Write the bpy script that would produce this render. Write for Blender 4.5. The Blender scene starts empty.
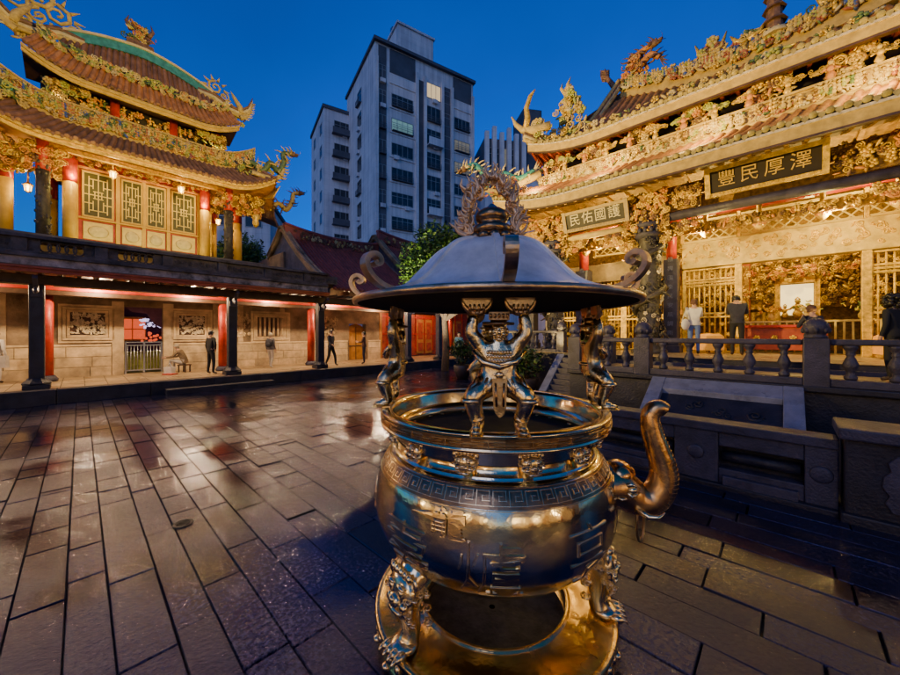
import bpy, math, random
from mathutils import Vector, Matrix, Euler
RND = random.Random(11)
PI = math.pi
rad = math.radians
scene = bpy.context.scene
COL = scene.collection
# temple axes: u runs along the side gallery (away to the right), v along the main hall front (away to the left)
ANG = math.atan2(.724, .689)
CU, SU = math.cos(ANG), math.sin(ANG)
def W(p, q, z=0.0):
    return (p*CU - q*SU, p*SU + q*CU, z)

# ------------------------------------------------------------------ materials
MATS = {}
def pm(name, col, rough=.6, metal=0.0, var=.25, scale=6.0, bump=.0, bscale=None, spec=.5, emit=None, estr=0, col2=None, coords='Object', island=0.0, rvar=0.0):
    m = bpy.data.materials.new(name); m.use_nodes = True
    nt = m.node_tree; N = nt.nodes; L = nt.links
    b = N['Principled BSDF']
    b.inputs['Roughness'].default_value = rough
    b.inputs['Metallic'].default_value = metal
    b.inputs['Specular IOR Level'].default_value = spec
    tc = N.new('ShaderNodeTexCoord')
    no = N.new('ShaderNodeTexNoise'); no.inputs['Scale'].default_value = scale; no.inputs['Detail'].default_value = 6
    no.inputs['Roughness'].default_value = .62
    L.new(tc.outputs[coords], no.inputs['Vector'])
    ramp = N.new('ShaderNodeValToRGB')
    c1 = [max(0, c*(1-var)) for c in col]; c2 = [min(1, c*(1+var)) for c in (col2 or col)]
    ramp.color_ramp.elements[0].position = .32; ramp.color_ramp.elements[1].position = .68
    ramp.color_ramp.elements[0].color = (*c1, 1); ramp.color_ramp.elements[1].color = (*c2, 1)
    L.new(no.outputs['Fac'], ramp.inputs['Fac'])
    out = ramp.outputs['Color']
    if island:
        g = N.new('ShaderNodeNewGeometry'); mr = N.new('ShaderNodeMapRange')
        mr.inputs['To Min'].default_value = 1-island; mr.inputs['To Max'].default_value = 1+island
        L.new(g.outputs['Random Per Island'], mr.inputs['Value'])
        mx = N.new('ShaderNodeVectorMath'); mx.operation = 'SCALE'
        L.new(out, mx.inputs[0]); L.new(mr.outputs[0], mx.inputs['Scale']); out = mx.outputs[0]
    L.new(out, b.inputs['Base Color'])
    if rvar:
        mr2 = N.new('ShaderNodeMapRange'); mr2.inputs['From Min'].default_value = .3; mr2.inputs['From Max'].default_value = .7
        mr2.inputs['To Min'].default_value = max(.02, rough-rvar); mr2.inputs['To Max'].default_value = min(1, rough+rvar)
        n3 = N.new('ShaderNodeTexNoise'); n3.inputs['Scale'].default_value = scale*.6; n3.inputs['Detail'].default_value = 4
        L.new(tc.outputs[coords], n3.inputs['Vector']); L.new(n3.outputs['Fac'], mr2.inputs['Value']); L.new(mr2.outputs[0], b.inputs['Roughness'])
    if bump:
        n2 = N.new('ShaderNodeTexNoise'); n2.inputs['Scale'].default_value = bscale or scale*4; n2.inputs['Detail'].default_value = 5
        L.new(tc.outputs[coords], n2.inputs['Vector'])
        bp = N.new('ShaderNodeBump'); bp.inputs['Strength'].default_value = bump; bp.inputs['Distance'].default_value = .02
        L.new(n2.outputs['Fac'], bp.inputs['Height']); L.new(bp.outputs['Normal'], b.inputs['Normal'])
    if emit:
        b.inputs['Emission Color'].default_value = (*emit, 1); b.inputs['Emission Strength'].default_value = estr
    MATS[name] = m
    return m

class MB:
    """collects shapes into one mesh; f maps shape space to final space"""
    def __init__(s): s.v = []; s.fc = []; s.mi = []; s.sm = []; s.m = 0; s.f = None; s.M = None
    def pts(s, P):
        i0 = len(s.v)
        for p in P:
            if s.M is not None: p = s.M @ Vector(p)
            if s.f is not None: p = s.f(p[0], p[1], p[2])
            s.v.append((p[0], p[1], p[2]))
        return i0
    def face(s, idx, sm=False): s.fc.append(idx); s.mi.append(s.m); s.sm.append(sm)
    def poly(s, P): i = s.pts(P); s.face(tuple(range(i, i+len(P))))
    def box(s, x0, y0, z0, x1, y1, z1):
        if x0 > x1: x0, x1 = x1, x0
        if y0 > y1: y0, y1 = y1, y0
        if z0 > z1: z0, z1 = z1, z0
        i = s.pts([(x0,y0,z0),(x1,y0,z0),(x1,y1,z0),(x0,y1,z0),(x0,y0,z1),(x1,y0,z1),(x1,y1,z1),(x0,y1,z1)])
        for f in ((0,3,2,1),(4,5,6,7),(0,1,5,4),(1,2,6,5),(2,3,7,6),(3,0,4,7)): s.face(tuple(i+k for k in f))
    def hexa(s, P):
        i = s.pts(P)
        for f in ((0,3,2,1),(4,5,6,7),(0,1,5,4),(1,2,6,5),(2,3,7,6),(3,0,4,7)): s.face(tuple(i+k for k in f))
    def bar(s, a, b, w, h, up=(0,0,1)):
        a = Vector(a); b = Vector(b); d = (b-a).normalized(); up = Vector(up)
        x = d.cross(up)
        if x.length < 1e-4: x = d.cross(Vector((1,0,0)))
        x.normalize(); y = x.cross(d).normalized(); x *= w/2; y *= h/2
        s.hexa([a-x-y, a+x-y, a+x+y, a-x+y, b-x-y, b+x-y, b+x+y, b-x+y])
    def lathe(s, prof, c=(0,0,0), n=16, a0=0, smooth=True, caps=True, arc=2*PI):
        full = arc > 6.28; k = n if full else n+1; i0 = len(s.v); P = []
        for r, z in prof:
            for j in range(k):
                a = a0 + arc*j/n
                P.append((c[0]+r*math.cos(a), c[1]+r*math.sin(a), c[2]+z))
        i0 = s.pts(P)
        for a in range(len(prof)-1):
            for j in range(n):
                j2 = (j+1) % k
                s.face((i0+a*k+j, i0+a*k+j2, i0+(a+1)*k+j2, i0+(a+1)*k+j), smooth)
        if caps and full:
            if prof[0][0] > 1e-4: s.face(tuple(i0+k-1-j for j in range(k)))
            if prof[-1][0] > 1e-4: s.face(tuple(i0+(len(prof)-1)*k+j for j in range(k)))
    def tube(s, P, r, n=6, smooth=True, caps=True, flat=1.0):
        P = [Vector(p) for p in P]; m = len(P)
        if m < 2: return
        rs = r if hasattr(r, '__len__') else [r]*m
        d = (P[1]-P[0]).normalized(); x = d.orthogonal().normalized(); out = []
        for i in range(m):
            d2 = (P[min(i+1, m-1)]-P[max(i-1, 0)])
            if d2.length > 1e-9: d2.normalize()
            else: d2 = d
            x = (x - d2*x.dot(d2))
            if x.length < 1e-6: x = d2.orthogonal()
            x.normalize(); y = d2.cross(x)
            for j in range(n):
                a = 2*PI*j/n
                out.append(P[i] + (x*math.cos(a) + y*math.sin(a)*flat)*rs[i])
        i0 = s.pts(out)
        for i in range(m-1):
            for j in range(n):
                s.face((i0+i*n+j, i0+i*n+(j+1) % n, i0+(i+1)*n+(j+1) % n, i0+(i+1)*n+j), smooth)
        if caps:
            s.face(tuple(i0+n-1-j for j in range(n))); s.face(tuple(i0+(m-1)*n+j for j in range(n)))
    def ell(s, c, r, nu=8, nv=5, rot=None):
        if not hasattr(r, '__len__'): r = (r, r, r)
        P = []; c = Vector(c)
        for i in range(1, nv):
            t = PI*i/nv
            for j in range(nu):
                a = 2*PI*j/nu
                P.append(Vector((r[0]*math.sin(t)*math.cos(a), r[1]*math.sin(t)*math.sin(a), r[2]*math.cos(t))))
        P.append(Vector((0,0,r[2]))); P.append(Vector((0,0,-r[2])))
        if rot is not None: P = [rot @ p for p in P]
        i0 = s.pts([c+p for p in P]); T = i0+(nv-1)*nu; B = T+1
        for j in range(nu):
            s.face((i0+j, i0+(j+1) % nu, T)[::-1] if False else (T, i0+j, i0+(j+1) % nu), True)
            e = i0+(nv-2)*nu
            s.face((B, e+(j+1) % nu, e+j), True)
        for i in range(nv-2):
            for j in range(nu):
                s.face((i0+i*nu+j, i0+(i+1)*nu+j, i0+(i+1)*nu+(j+1) % nu, i0+i*nu+(j+1) % nu), True)
    def grid(s, fn, nu, nv, smooth=True):
        i0 = s.pts([fn(i/nu, j/nv) for i in range(nu+1) for j in range(nv+1)])
        for i in range(nu):
            for j in range(nv):
                a = i0+i*(nv+1)+j
                s.face((a, a+nv+1, a+nv+2, a+1), smooth)
    def prism(s, P2, lift, d):
        """closed 2D outline -> lift(x,y,h) for h = 0 and d"""
        n = len(P2); i = s.pts([lift(x, y, 0) for x, y in P2] + [lift(x, y, d) for x, y in P2])
        s.face(tuple(i+n-1-k for k in range(n))); s.face(tuple(i+n+k for k in range(n)))
        for k in range(n): s.face((i+k, i+(k+1) % n, i+n+(k+1) % n, i+n+k))
    def add_mesh(s, me, M=None, sm=None):
        i0 = s.pts([(M @ v.co) if M else v.co for v in me.vertices])
        for p in me.polygons: s.face(tuple(i0+k for k in p.vertices), p.use_smooth if sm is None else sm)

ORG = {}
def thing(name, label, cat, org=(0,0,0), temple=True, rz=0.0, group=None, kind=None):
    o = bpy.data.objects.new(name, None); COL.objects.link(o)
    o.empty_display_size = .2
    if temple: o.location = W(*org); o.rotation_euler = (0, 0, ANG)
    else: o.location = org; o.rotation_euler = (0, 0, rz)
    ORG[o.name] = Vector(org) if temple else Vector((0,0,0))
    o['label'] = label; o['category'] = cat
    if group: o['group'] = group
    if kind: o['kind'] = kind
    return o
def build(name, mb, mats, org=None, recalc=True):
    me = bpy.data.meshes.new(name)
    if org is None: org = Vector((0,0,0))
    me.from_pydata([(a-org.x, b-org.y, c-org.z) for a, b, c in mb.v], [], mb.fc)
    if not isinstance(mats, (list, tuple)): mats = [mats]
    for m in mats: me.materials.append(MATS[m] if isinstance(m, str) else m)
    if len(mats) > 1: me.polygons.foreach_set('material_index', mb.mi)
    me.polygons.foreach_set('use_smooth', mb.sm)
    me.update()
    if recalc:
        import bmesh
        bm = bmesh.new(); bm.from_mesh(me); bmesh.ops.recalc_face_normals(bm, faces=bm.faces); bm.to_mesh(me); bm.free()
    o = bpy.data.objects.new(name, me); COL.objects.link(o)
    return o
def part(name, mb, mats, parent, bevel=0, label=None, recalc=True, kind=None):
    r = parent
    while r.parent: r = r.parent
    o = build(name, mb, mats, ORG.get(r.name, Vector((0,0,0))), recalc)
    o.parent = parent
    if bevel:
        b = o.modifiers.new('bevel', 'BEVEL'); b.width = bevel; b.segments = 2; b.limit_method = 'ANGLE'; b.angle_limit = rad(50)
    if label: o['label'] = label
    if kind: o['kind'] = kind
    return o
def solo(name, mb, mats, label, cat, org=(0,0,0), temple=True, group=None, kind=None, bevel=0):
    """a thing that is one mesh"""
    o = build(name, mb, mats, Vector(org) if temple else None)
    if temple: o.location = W(*org); o.rotation_euler = (0, 0, ANG)
    else: o.location = org
    if bevel:
        b = o.modifiers.new('bevel', 'BEVEL'); b.width = bevel; b.segments = 2; b.limit_method = 'ANGLE'; b.angle_limit = rad(50)
    if label: o['label'] = label
    if cat: o['category'] = cat
    if group: o['group'] = group
    if kind: o['kind'] = kind
    return o
def copy_tree(o, parent=None):
    c = o.copy(); COL.objects.link(c)
    if parent is not None: c.parent = parent
    else: ORG[c.name] = ORG.get(o.name, Vector((0,0,0)))
    for ch in list(o.children): copy_tree(ch, c)
    return c

def glyph(ch, size=1.0, extrude=.0, bevel=.0, thin=0.0):
    """mesh of a character, centred, height about size"""
    cu = bpy.data.curves.new('glyph', 'FONT'); cu.body = ch; cu.size = size; cu.extrude = extrude; cu.bevel_depth = bevel
    cu.offset = thin; cu.align_x = 'CENTER'; cu.align_y = 'CENTER'; cu.resolution_u = 2
    o = bpy.data.objects.new('glyph', cu); COL.objects.link(o)
    dg = bpy.context.evaluated_depsgraph_get()
    me = bpy.data.meshes.new_from_object(o.evaluated_get(dg))
    bpy.data.objects.remove(o); bpy.data.curves.remove(cu)
    return me

def skin(verts, edges, radii, root=0, sub=1):
    me = bpy.data.meshes.new('skin'); me.from_pydata(verts, edges, [])
    o = bpy.data.objects.new('skin', me); COL.objects.link(o)
    mod = o.modifiers.new('s', 'SKIN'); mod.use_smooth_shade = True
    sl = me.skin_vertices[0].data if len(me.skin_vertices) else None
    if sl is None:
        bpy.context.view_layer.objects.active = o
        bpy.ops.mesh.customdata_skin_add(); sl = me.skin_vertices[0].data
    for i, r in enumerate(radii):
        sl[i].radius = r if hasattr(r, '__len__') else (r, r); sl[i].use_root = (i == root)
    ss = o.modifiers.new('u', 'SUBSURF'); ss.levels = sub; ss.render_levels = sub
    dg = bpy.context.evaluated_depsgraph_get(); dg.update()
    out = bpy.data.meshes.new_from_object(o.evaluated_get(dg))
    bpy.data.objects.remove(o); bpy.data.meshes.remove(me)
    return out

# ------------------------------------------------------------------ ornament shapes (drawn in x, y and d = outwards)
def o_flower(mb, x, y, d, r, k=5):
    a0 = RND.random()*6
    for i in range(k):
        a = a0 + 2*PI*i/k
        mb.ell((x+r*.6*math.cos(a), y+r*.6*math.sin(a), d), (r*.45, r*.45, r*.3), 5, 4)
    mb.ell((x, y, d+r*.15), r*.32, 5, 4)
def o_scroll(mb, x, y, d, r, turn=1.6, sgn=1, a0=None, th=.22):
    a0 = RND.random()*6.28 if a0 is None else a0
    P = []; rr = []; n = 11
    for i in range(n):
        t = i/(n-1); a = a0 + sgn*turn*2*PI*t; q = r*(1-.82*t)
        P.append((x+q*math.cos(a), y+q*math.sin(a), d+r*.15*t)); rr.append(r*th*(1-.4*t))
    mb.tube(P, rr, 5)
def o_leaf(mb, x, y, d, r):
    a = RND.random()*6.28
    mb.ell((x, y, d), (r, r*.32, r*.28), 6, 4, Matrix.Rotation(a, 3, 'Z') @ Matrix.Rotation(RND.uniform(-.4, .4), 3, 'Y'))
def o_figure(mb, x, y, d, h):
    mb.ell((x, y+h*.22, d), (h*.2, h*.28, h*.16), 6, 4)
    mb.ell((x+RND.uniform(-.05, .05)*h, y+h*.55, d+h*.05), (h*.16, h*.2, h*.13), 6, 4)
    m = mb.m; mb.m = 0
    mb.ell((x, y+h*.82, d+h*.08), h*.12, 6, 4); mb.m = m
    for s in (-1, 1):
        mb.tube([(x+s*h*.12, y+h*.6, d+h*.05), (x+s*h*.3, y+h*RND.uniform(.4, .8), d+h*.12)], [h*.07, h*.04], 5)
    mb.tube([(x-h*.1, y+h*.9, d), (x, y+h*1.02, d), (x+h*.1, y+h*.9, d)], [h*.03, h*.05, h*.03], 4)
def relief(mb, w, h, n, size, mis, figs=.12, dd=.5):
    """fills a w x h panel with carving"""
    for i in range(n):
        x = RND.uniform(0, w); y = RND.uniform(size*.4, max(size*.45, h-size*.4)); mb.m = RND.choice(mis)
        k = RND.random(); r = size*RND.uniform(.6, 1.15)
        if k < figs and h > size*1.5: o_figure(mb, x, min(y, h-size*1.7) if h > size*1.9 else 0, size*.4, min(h*.9, size*2.1))
        elif k < .40: o_scroll(mb, x, y, size*dd*.6, r*.8, sgn=RND.choice((-1, 1)))
        elif k < .62: o_flower(mb, x, y, size*dd*.6, r*.8)
        elif k < .88: o_leaf(mb, x, y, size*dd*.5, r)
        else: mb.ell((x, y, size*dd*.3), (r*.5, r*.5, size*dd), 6, 4)

def dragon(mb, P, r, mis, spike=1.0, head=True, up=Vector((0,0,1))):
    """serpentine dragon along points P; mis = (body, fin, head)"""
    P = [Vector(p) for p in P]
    # resample smooth (Catmull-Rom)
    Q = []
    n = len(P)
    for i in range(n-1):
        p0, p1, p2, p3 = P[max(i-1,0)], P[i], P[i+1], P[min(i+2,n-1)]
        for k in range(6):
            t = k/6
            Q.append(.5*((2*p1)+(p2-p0)*t+(2*p0-5*p1+4*p2-p3)*t*t+(3*p1-p0-3*p2+p3)*t**3))
    Q.append(P[-1]); m = len(Q)
    rr = [r*(.25+.75*math.sin(PI*min(1, .12+.8*i/m))**.6) for i in range(m)]
    mb.m = mis[0]; mb.tube(Q, rr, 7)
    mb.m = mis[1]
    for i in range(1, m-1):
        d = (Q[i+1]-Q[i-1]).normalized(); s = up - d*up.dot(d)
        if s.length < .2: s = d.orthogonal()
        s.normalize()
        if i % 2 == 0: mb.tube([Q[i]+s*rr[i]*.6, Q[i]+s*rr[i]*1.5*spike-d*r*.5, Q[i]+s*rr[i]*2.3*spike-d*r*1.2], [r*.35, r*.22, r*.03], 4)
        if i % 7 == 3:
            for sg in (-1, 1):
                x = d.cross(s)*sg
                k1 = Q[i]+x*rr[i]*1.6-s*rr[i]*.8; k2 = k1-s*r*1.3+d*r*.8
                mb.tube([Q[i], k1, k2], [r*.45, r*.32, r*.2], 5)
                for c in (-1, 0, 1): mb.tube([k2, k2+d*r*.7+x*c*r*.4-s*r*.2], [r*.13, r*.02], 4)
    # tail fan
    d = (Q[0]-Q[1]).normalized()
    for c in range(5):
        s = up*math.sin((c-2)*.5)+d*math.cos((c-2)*.5)
        mb.tube([Q[0], Q[0]+s*r*1.8, Q[0]+s*r*3+up*r*.4], [r*.25, r*.2, r*.02], 4)
    if head:
        d = (Q[-1]-Q[-2]).normalized(); H = Q[-1]+d*r*.4; s = up - d*up.dot(d)
        if s.length < .1: s = d.orthogonal()
        s.normalize(); x = d.cross(s)
        rot = Matrix((d, x, s)).transposed()
        mb.m = mis[2]
        mb.ell(H, (r*1.25, r*.95, r*.95), 8, 6, rot)
        mb.ell(H+d*r*1.3+s*r*.15, (r*.9, r*.6, r*.42), 8, 5, rot)
        mb.ell(H+d*r*1.1-s*r*.55, (r*.8, r*.45, r*.22), 8, 5, rot)
        for sg in (-1, 1):
            mb.m = mis[1]
            mb.ell(H+d*r*.55+x*sg*r*.6+s*r*.55, r*.3, 6, 4)
            mb.tube([H+x*sg*r*.4+s*r*.7, H+x*sg*r*.8+s*r*1.8-d*r*.8, H+x*sg*r*.9+s*r*2.5-d*r*1.5], [r*.22, r*.16, r*.03], 5)
            mb.tube([H+d*r*1.9+x*sg*r*.3, H+d*r*2.4+x*sg*r*1.1+s*r*.3, H+d*r*2.2+x*sg*r*1.8+s*r*.9], [r*.1, r*.07, r*.02], 4)
            for k in range(4):
                a = .4+k*.5
                mb.tube([H-d*r*.4+x*sg*r*.6, H-d*r*(1+.3*k)+x*sg*r*(1.4)+s*r*(1.2-.7*k)], [r*.28, r*.03], 4)

def tile_slope(mb, E, T, n, steps=5, r=.07, sag=.0, cap=True, m_pan=0, m_tube=0, m_cap=1, drip=True):
    """pan surface with half round tile rows; E(s), T(s) eave and top points, s in 0..1"""
    def pt(s, t):
        e = Vector(E(s)); p = Vector(T(s)); v = e.lerp(p, t); v.z -= sag*4*t*(1-t)*(1-.3*t); return v
    mb.m = m_pan
    mb.grid(pt, n, steps)
    for i in range(n):
        s = (i+.5)/n
        line = [pt(s, k/steps) for k in range(steps+1)]
        ds = (pt(min(1, s+.01), 0)-pt(max(0, s-.01), 0)).normalized()
        out = []
        for k, c in enumerate(line):
            d = (line[min(k+1, steps)]-line[max(k-1, 0)]).normalized(); nrm = ds.cross(d).normalized()
            if nrm.z < 0: nrm = -nrm
            for j in range(6):
                a = PI*j/5
                out.append(c+ds*math.cos(a)*r+nrm*math.sin(a)*r)
        mb.m = m_tube
        i0 = mb.pts(out)
        for k in range(steps):
            for j in range(5): mb.face((i0+k*6+j, i0+k*6+j+1, i0+(k+1)*6+j+1, i0+(k+1)*6+j), True)
        if cap:
            d = (line[0]-line[1]).normalized(); c = line[0]+d*.01; up = Vector((0,0,1)); x = ds
            mb.m = m_cap
            rot = Matrix((x, d, x.cross(d))).transposed()
            mb.ell(c, (r*1.1, r*.35, r*1.1), 8, 4, rot)
            if drip:
                s2 = (i+1)/n
                c2 = pt(min(1, s2), 0)+d*.005
                P = [c2-ds*r*1.0+Vector((0,0,r*.2)), c2+ds*r*1.0+Vector((0,0,r*.2)), c2+ds*r*.7-Vector((0,0,r*.8)), c2-Vector((0,0,r*1.7)), c2-ds*r*.7-Vector((0,0,r*.8))]
                Pb = [q-d*.03 for q in P]; i1 = mb.pts(P+Pb); mb.face(tuple(i1+k for k in range(5))); mb.face(tuple(i1+9-k for k in range(5)))
                for k in range(5): mb.face((i1+k, i1+(k+1) % 5, i1+5+(k+1) % 5, i1+5+k))
# ------------------------------------------------------------------ materials used
pm('gold_paint', (.68,.44,.055), .4, .35, .45, 9, .5, 40)
pm('gold_dark', (.30,.17,.035), .45, .5, .6, 9, .5, 40)
pm('cream', (.54,.39,.115), .6, 0, .3, 7, .3)
pm('white_c', (.60,.49,.24), .55, 0, .2, 7)
pm('green_c', (.09,.15,.05), .45, 0, .5, 8)
pm('lime_c', (.38,.40,.07), .45, 0, .4, 8)
pm('teal_c', (.05,.26,.25), .4, 0, .35, 6)
pm('pink_c', (.36,.11,.05), .5, 0, .4, 8)
pm('blue_c', (.05,.09,.3), .45, 0, .4, 8)
pm('orange_c', (.55,.22,.05), .5, 0, .4, 8)
pm('brown_c', (.17,.09,.05), .6, 0, .5, 8)
pm('black_c', (.02,.016,.014), .4, 0, .4, 8)
ORN = ['cream','gold_paint','green_c','pink_c','lime_c','blue_c','orange_c','white_c','teal_c','brown_c','gold_dark','black_c']
CREAMY = [0,0,1,7,4,1,0,10,2,9,0,3]; GOLDY = [1,1,1,10,10,1,6,9]; MIXY = [0,1,2,6,4,5,6,7,1,0,1,10,3]; PALE = [0,0,7,7,4,1,0]
pm('tile_orange', (.36,.155,.05), .5, 0, .5, 3, .3, 30, island=.18)
pm('tile_brown', (.20,.10,.055), .55, 0, .45, 3, .3, 30, island=.2)
pm('tile_maroon', (.26,.055,.04), .5, 0, .35, 3, .2, 30, island=.15)
pm('tile_end', (.34,.27,.07), .45, 0, .4, 9)
pm('fascia', (.50,.34,.075), .55, 0, .25, 5, .2)
pm('red_lacquer', (.42,.03,.012), .4, 0, .45, 2.5, .2)
pm('red_wood', (.33,.055,.02), .45, 0, .35, 4, .2)
pm('orange_wood', (.40,.18,.03), .45, 0, .3, 3, .2)
pm('wood_dark', (.07,.035,.02), .5, 0, .4, 5, .3)
pm('black_paint', (.012,.010,.010), .35, 0, .3, 5)
pm('stone_warm', (.11,.072,.04), .75, 0, .45, 1.0, .6, 18, col2=(.27,.19,.115))
pm('stone_ashlar', (.55,.41,.24), .7, 0, .4, 2, .5, 18, island=.14)
pm('stone_grey', (.045,.041,.074), .5, 0, .4, 4, .5, 40, rvar=.15)
pm('stone_dark', (.017,.016,.030), .5, 0, .5, 3, .5, 30, rvar=.15)
pm('stone_pale', (.17,.185,.28), .35, 0, .25, 5, .35, 40, rvar=.15)
pm('stone_carved', (.05,.043,.038), .5, 0, .5, 8, .5, 40)
pm('stone_hi', (.58,.49,.34), .5, 0, .4, 10, .3, 40)
pm('lintel_stone', (.54,.39,.11), .6, 0, .3, 4, .4, 20)
pm('floor_tile', (.38,.27,.15), .35, 0, .3, 2, .2, 20, island=.12, rvar=.12)
pm('mottled_dark', (.035,.03,.033), .6, 0, .6, 3, .6, 20, col2=(.07,.06,.075))  # dark mottled colour of the roof parapet
pm('plaster_peel', (.10,.09,.11), .7, 0, .7, 3, .4, 20, col2=(.28,.25,.28))
pm('yellow_col', (.60,.36,.045), .5, 0, .15, 3)
pm('lattice_pale', (.70,.54,.17), .5, 0, .15, 5)
pm('lattice_back', (.055,.05,.014), .5, 0, .3, 3)
pm('gold_metal', (.95,.72,.39), .17, 1, .14, 5, .06, 25, rvar=.07)
pm('bowl_metal', (.95,.76,.50), .15, 1, .26, 3.4, .22, 9, rvar=.09)
pm('base_metal', (.80,.52,.19), .20, 1, .3, 4, .25, 14, rvar=.1)
pm('bronze_dark', (.30,.19,.10), .3, 1, .4, 6, .2, 25)
pm('trunk_metal', (.66,.40,.17), .24, 1, .25, 6, .15, 22, rvar=.08)
pm('roof_patina', (.52,.60,.62), .42, .22, .36, 2.4, .14, 12, col2=(.72,.75,.72), rvar=.1)
pm('letter_metal', (.97,.70,.36), .26, 1, .12, 6, .1, 20)
pm('figure_metal', (.92,.67,.34), .25, 1, .22, 9, .25, 30, rvar=.08)
pm('rim_metal', (.66,.47,.27), .35, 1, .35, 7, .2, 25)
pm('matte_black', (.012,.010,.009), .8, 0, .4, 8, .2, 20)  # plain near-black for the canopy underside and the ash bed
pm('ash', (.05,.045,.042), .8, 0, .5, 12, .5, 40)
pm('steel_c', (.55,.58,.62), .3, .9, .1, 4)
pm('concrete', (.50,.48,.54), .8, 0, .26, .5, .3, 6, coords='Object')
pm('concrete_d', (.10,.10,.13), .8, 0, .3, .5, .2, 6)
pm('win_dark', (.03,.035,.05), .15, 0, .5, 1, spec=.6)
pm('win_frame', (.35,.36,.38), .5, .3, .1, 3)
pm('win_warm', (.4,.3,.2), .4, 0, .3, 3, emit=(1,.72,.36), estr=.8)
pm('win_cool', (.2,.3,.3), .4, 0, .3, 3, emit=(.45,.9,.85), estr=.22)
pm('win_dim', (.2,.2,.2), .4, 0, .3, 3, emit=(.9,.8,.5), estr=.14)
pm('lamp_glow', (1,.9,.6), .4, 0, 0, 3, emit=(1,.70,.28), estr=7)
pm('shrine_glow', (1,.9,.6), .4, 0, .1, 9, emit=(1,.78,.34), estr=1.7)
pm('glow_red', (.6,.05,.02), .4, 0, .3, 6, emit=(1,.12,.03), estr=.9)
pm('glow_lilac', (.5,.4,.7), .4, 0, .3, 6, emit=(.75,.65,1), estr=1.3)
pm('amber_glow', (.7,.3,.03), .6, 0, .2, 5, emit=(1,.45,.05), estr=.25)  # emission adds a glow to cloth and panels that are no lamps
pm('skin', (.48,.28,.19), .5, 0, .08, 10)
pm('hair_black', (.012,.010,.009), .45, 0, .2, 20)
pm('hair_grey', (.32,.27,.2), .6, 0, .3, 30)
pm('cloth_black', (.012,.012,.014), .8, 0, .3, 10)
pm('cloth_white', (.62,.60,.57), .8, 0, .1, 10)
pm('cloth_jean', (.10,.16,.38), .8, 0, .2, 20)
pm('cloth_grey', (.11,.10,.11), .8, 0, .2, 14)
pm('cloth_olive', (.17,.12,.07), .8, 0, .5, 30)
pm('cloth_pale', (.42,.38,.34), .8, 0, .15, 10)
pm('cloth_navy', (.03,.03,.045), .8, 0, .2, 10)
pm('cloth_brown', (.10,.045,.03), .8, 0, .3, 10)
pm('cloth_sky', (.25,.5,.55), .8, 0, .2, 10)
pm('cloth_purple', (.16,.07,.16), .8, 0, .2, 6)
pm('leather', (.05,.03,.025), .5, 0, .2, 10)
pm('bark', (.09,.06,.04), .85, 0, .4, 8, .8, 20)
pm('leaf_a', (.08,.19,.02), .5, 0, .35, 2, island=.35)
pm('leaf_b', (.16,.27,.03), .5, 0, .35, 2, island=.35)
pm('leaf_d', (.02,.045,.012), .55, 0, .35, 2, island=.3)
pm('clay_pot', (.05,.03,.025), .5, 0, .3, 6)
pm('iron', (.02,.02,.022), .4, .6, .3, 20, .3, 60)

pm('plaster_lit', (.80,.66,.42), .7, 0, .15, 2)  # pale wall colour stands in for stronger lamp light in the reflections
def facade_material():
    m = bpy.data.materials.new('concrete'); m.use_nodes = True; nt = m.node_tree; N = nt.nodes; L = nt.links; b = N['Principled BSDF']; b.inputs['Roughness'].default_value = .8
    tc = N.new('ShaderNodeTexCoord'); mp = N.new('ShaderNodeMapping'); mp.inputs['Scale'].default_value = (2.2,2.2,.10); L.new(tc.outputs['Object'], mp.inputs[0])
    n1 = N.new('ShaderNodeTexNoise'); n1.inputs['Scale'].default_value = 1.0; n1.inputs['Detail'].default_value = 6; L.new(mp.outputs[0], n1.inputs['Vector'])
    n2 = N.new('ShaderNodeTexNoise'); n2.inputs['Scale'].default_value = .35; n2.inputs['Detail'].default_value = 6; L.new(tc.outputs['Object'], n2.inputs['Vector'])
    ad = N.new('ShaderNodeMath'); ad.operation = 'MULTIPLY_ADD'; ad.inputs[1].default_value = .6; L.new(n1.outputs['Fac'], ad.inputs[0])
    sc = N.new('ShaderNodeMath'); sc.operation = 'MULTIPLY'; sc.inputs[1].default_value = .4; L.new(n2.outputs['Fac'], sc.inputs[0]); L.new(sc.outputs[0], ad.inputs[2])
    r = N.new('ShaderNodeValToRGB'); r.color_ramp.elements[0].position = .36; r.color_ramp.elements[0].color = (.50,.48,.54,1); r.color_ramp.elements[1].position = .58; r.color_ramp.elements[1].color = (.78,.75,.80,1); L.new(ad.outputs[0], r.inputs[0])
    br = N.new('ShaderNodeTexBrick'); br.inputs['Scale'].default_value = 1.0; br.inputs['Mortar Size'].default_value = .012; br.inputs['Brick Width'].default_value = 1.6; br.inputs['Row Height'].default_value = .8
    sx = N.new('ShaderNodeSeparateXYZ'); cx = N.new('ShaderNodeCombineXYZ'); sm_ = N.new('ShaderNodeMath'); sm_.operation = 'ADD'
    L.new(tc.outputs['Object'], sx.inputs[0]); L.new(sx.outputs['X'], sm_.inputs[0]); L.new(sx.outputs['Y'], sm_.inputs[1]); L.new(sm_.outputs[0], cx.inputs['X']); L.new(sx.outputs['Z'], cx.inputs['Y']); L.new(cx.outputs[0], br.inputs['Vector'])
    br.inputs['Color1'].default_value = (1,1,1,1); br.inputs['Color2'].default_value = (.93,.93,.93,1); br.inputs['Mortar'].default_value = (.72,.72,.74,1)
    mu = N.new('ShaderNodeMixRGB'); mu.blend_type = 'MULTIPLY'; mu.inputs[0].default_value = 1; L.new(r.outputs[0], mu.inputs[1]); L.new(br.outputs[0], mu.inputs[2]); L.new(mu.outputs[0], b.inputs['Base Color'])
    MATS['concrete'] = m
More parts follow.
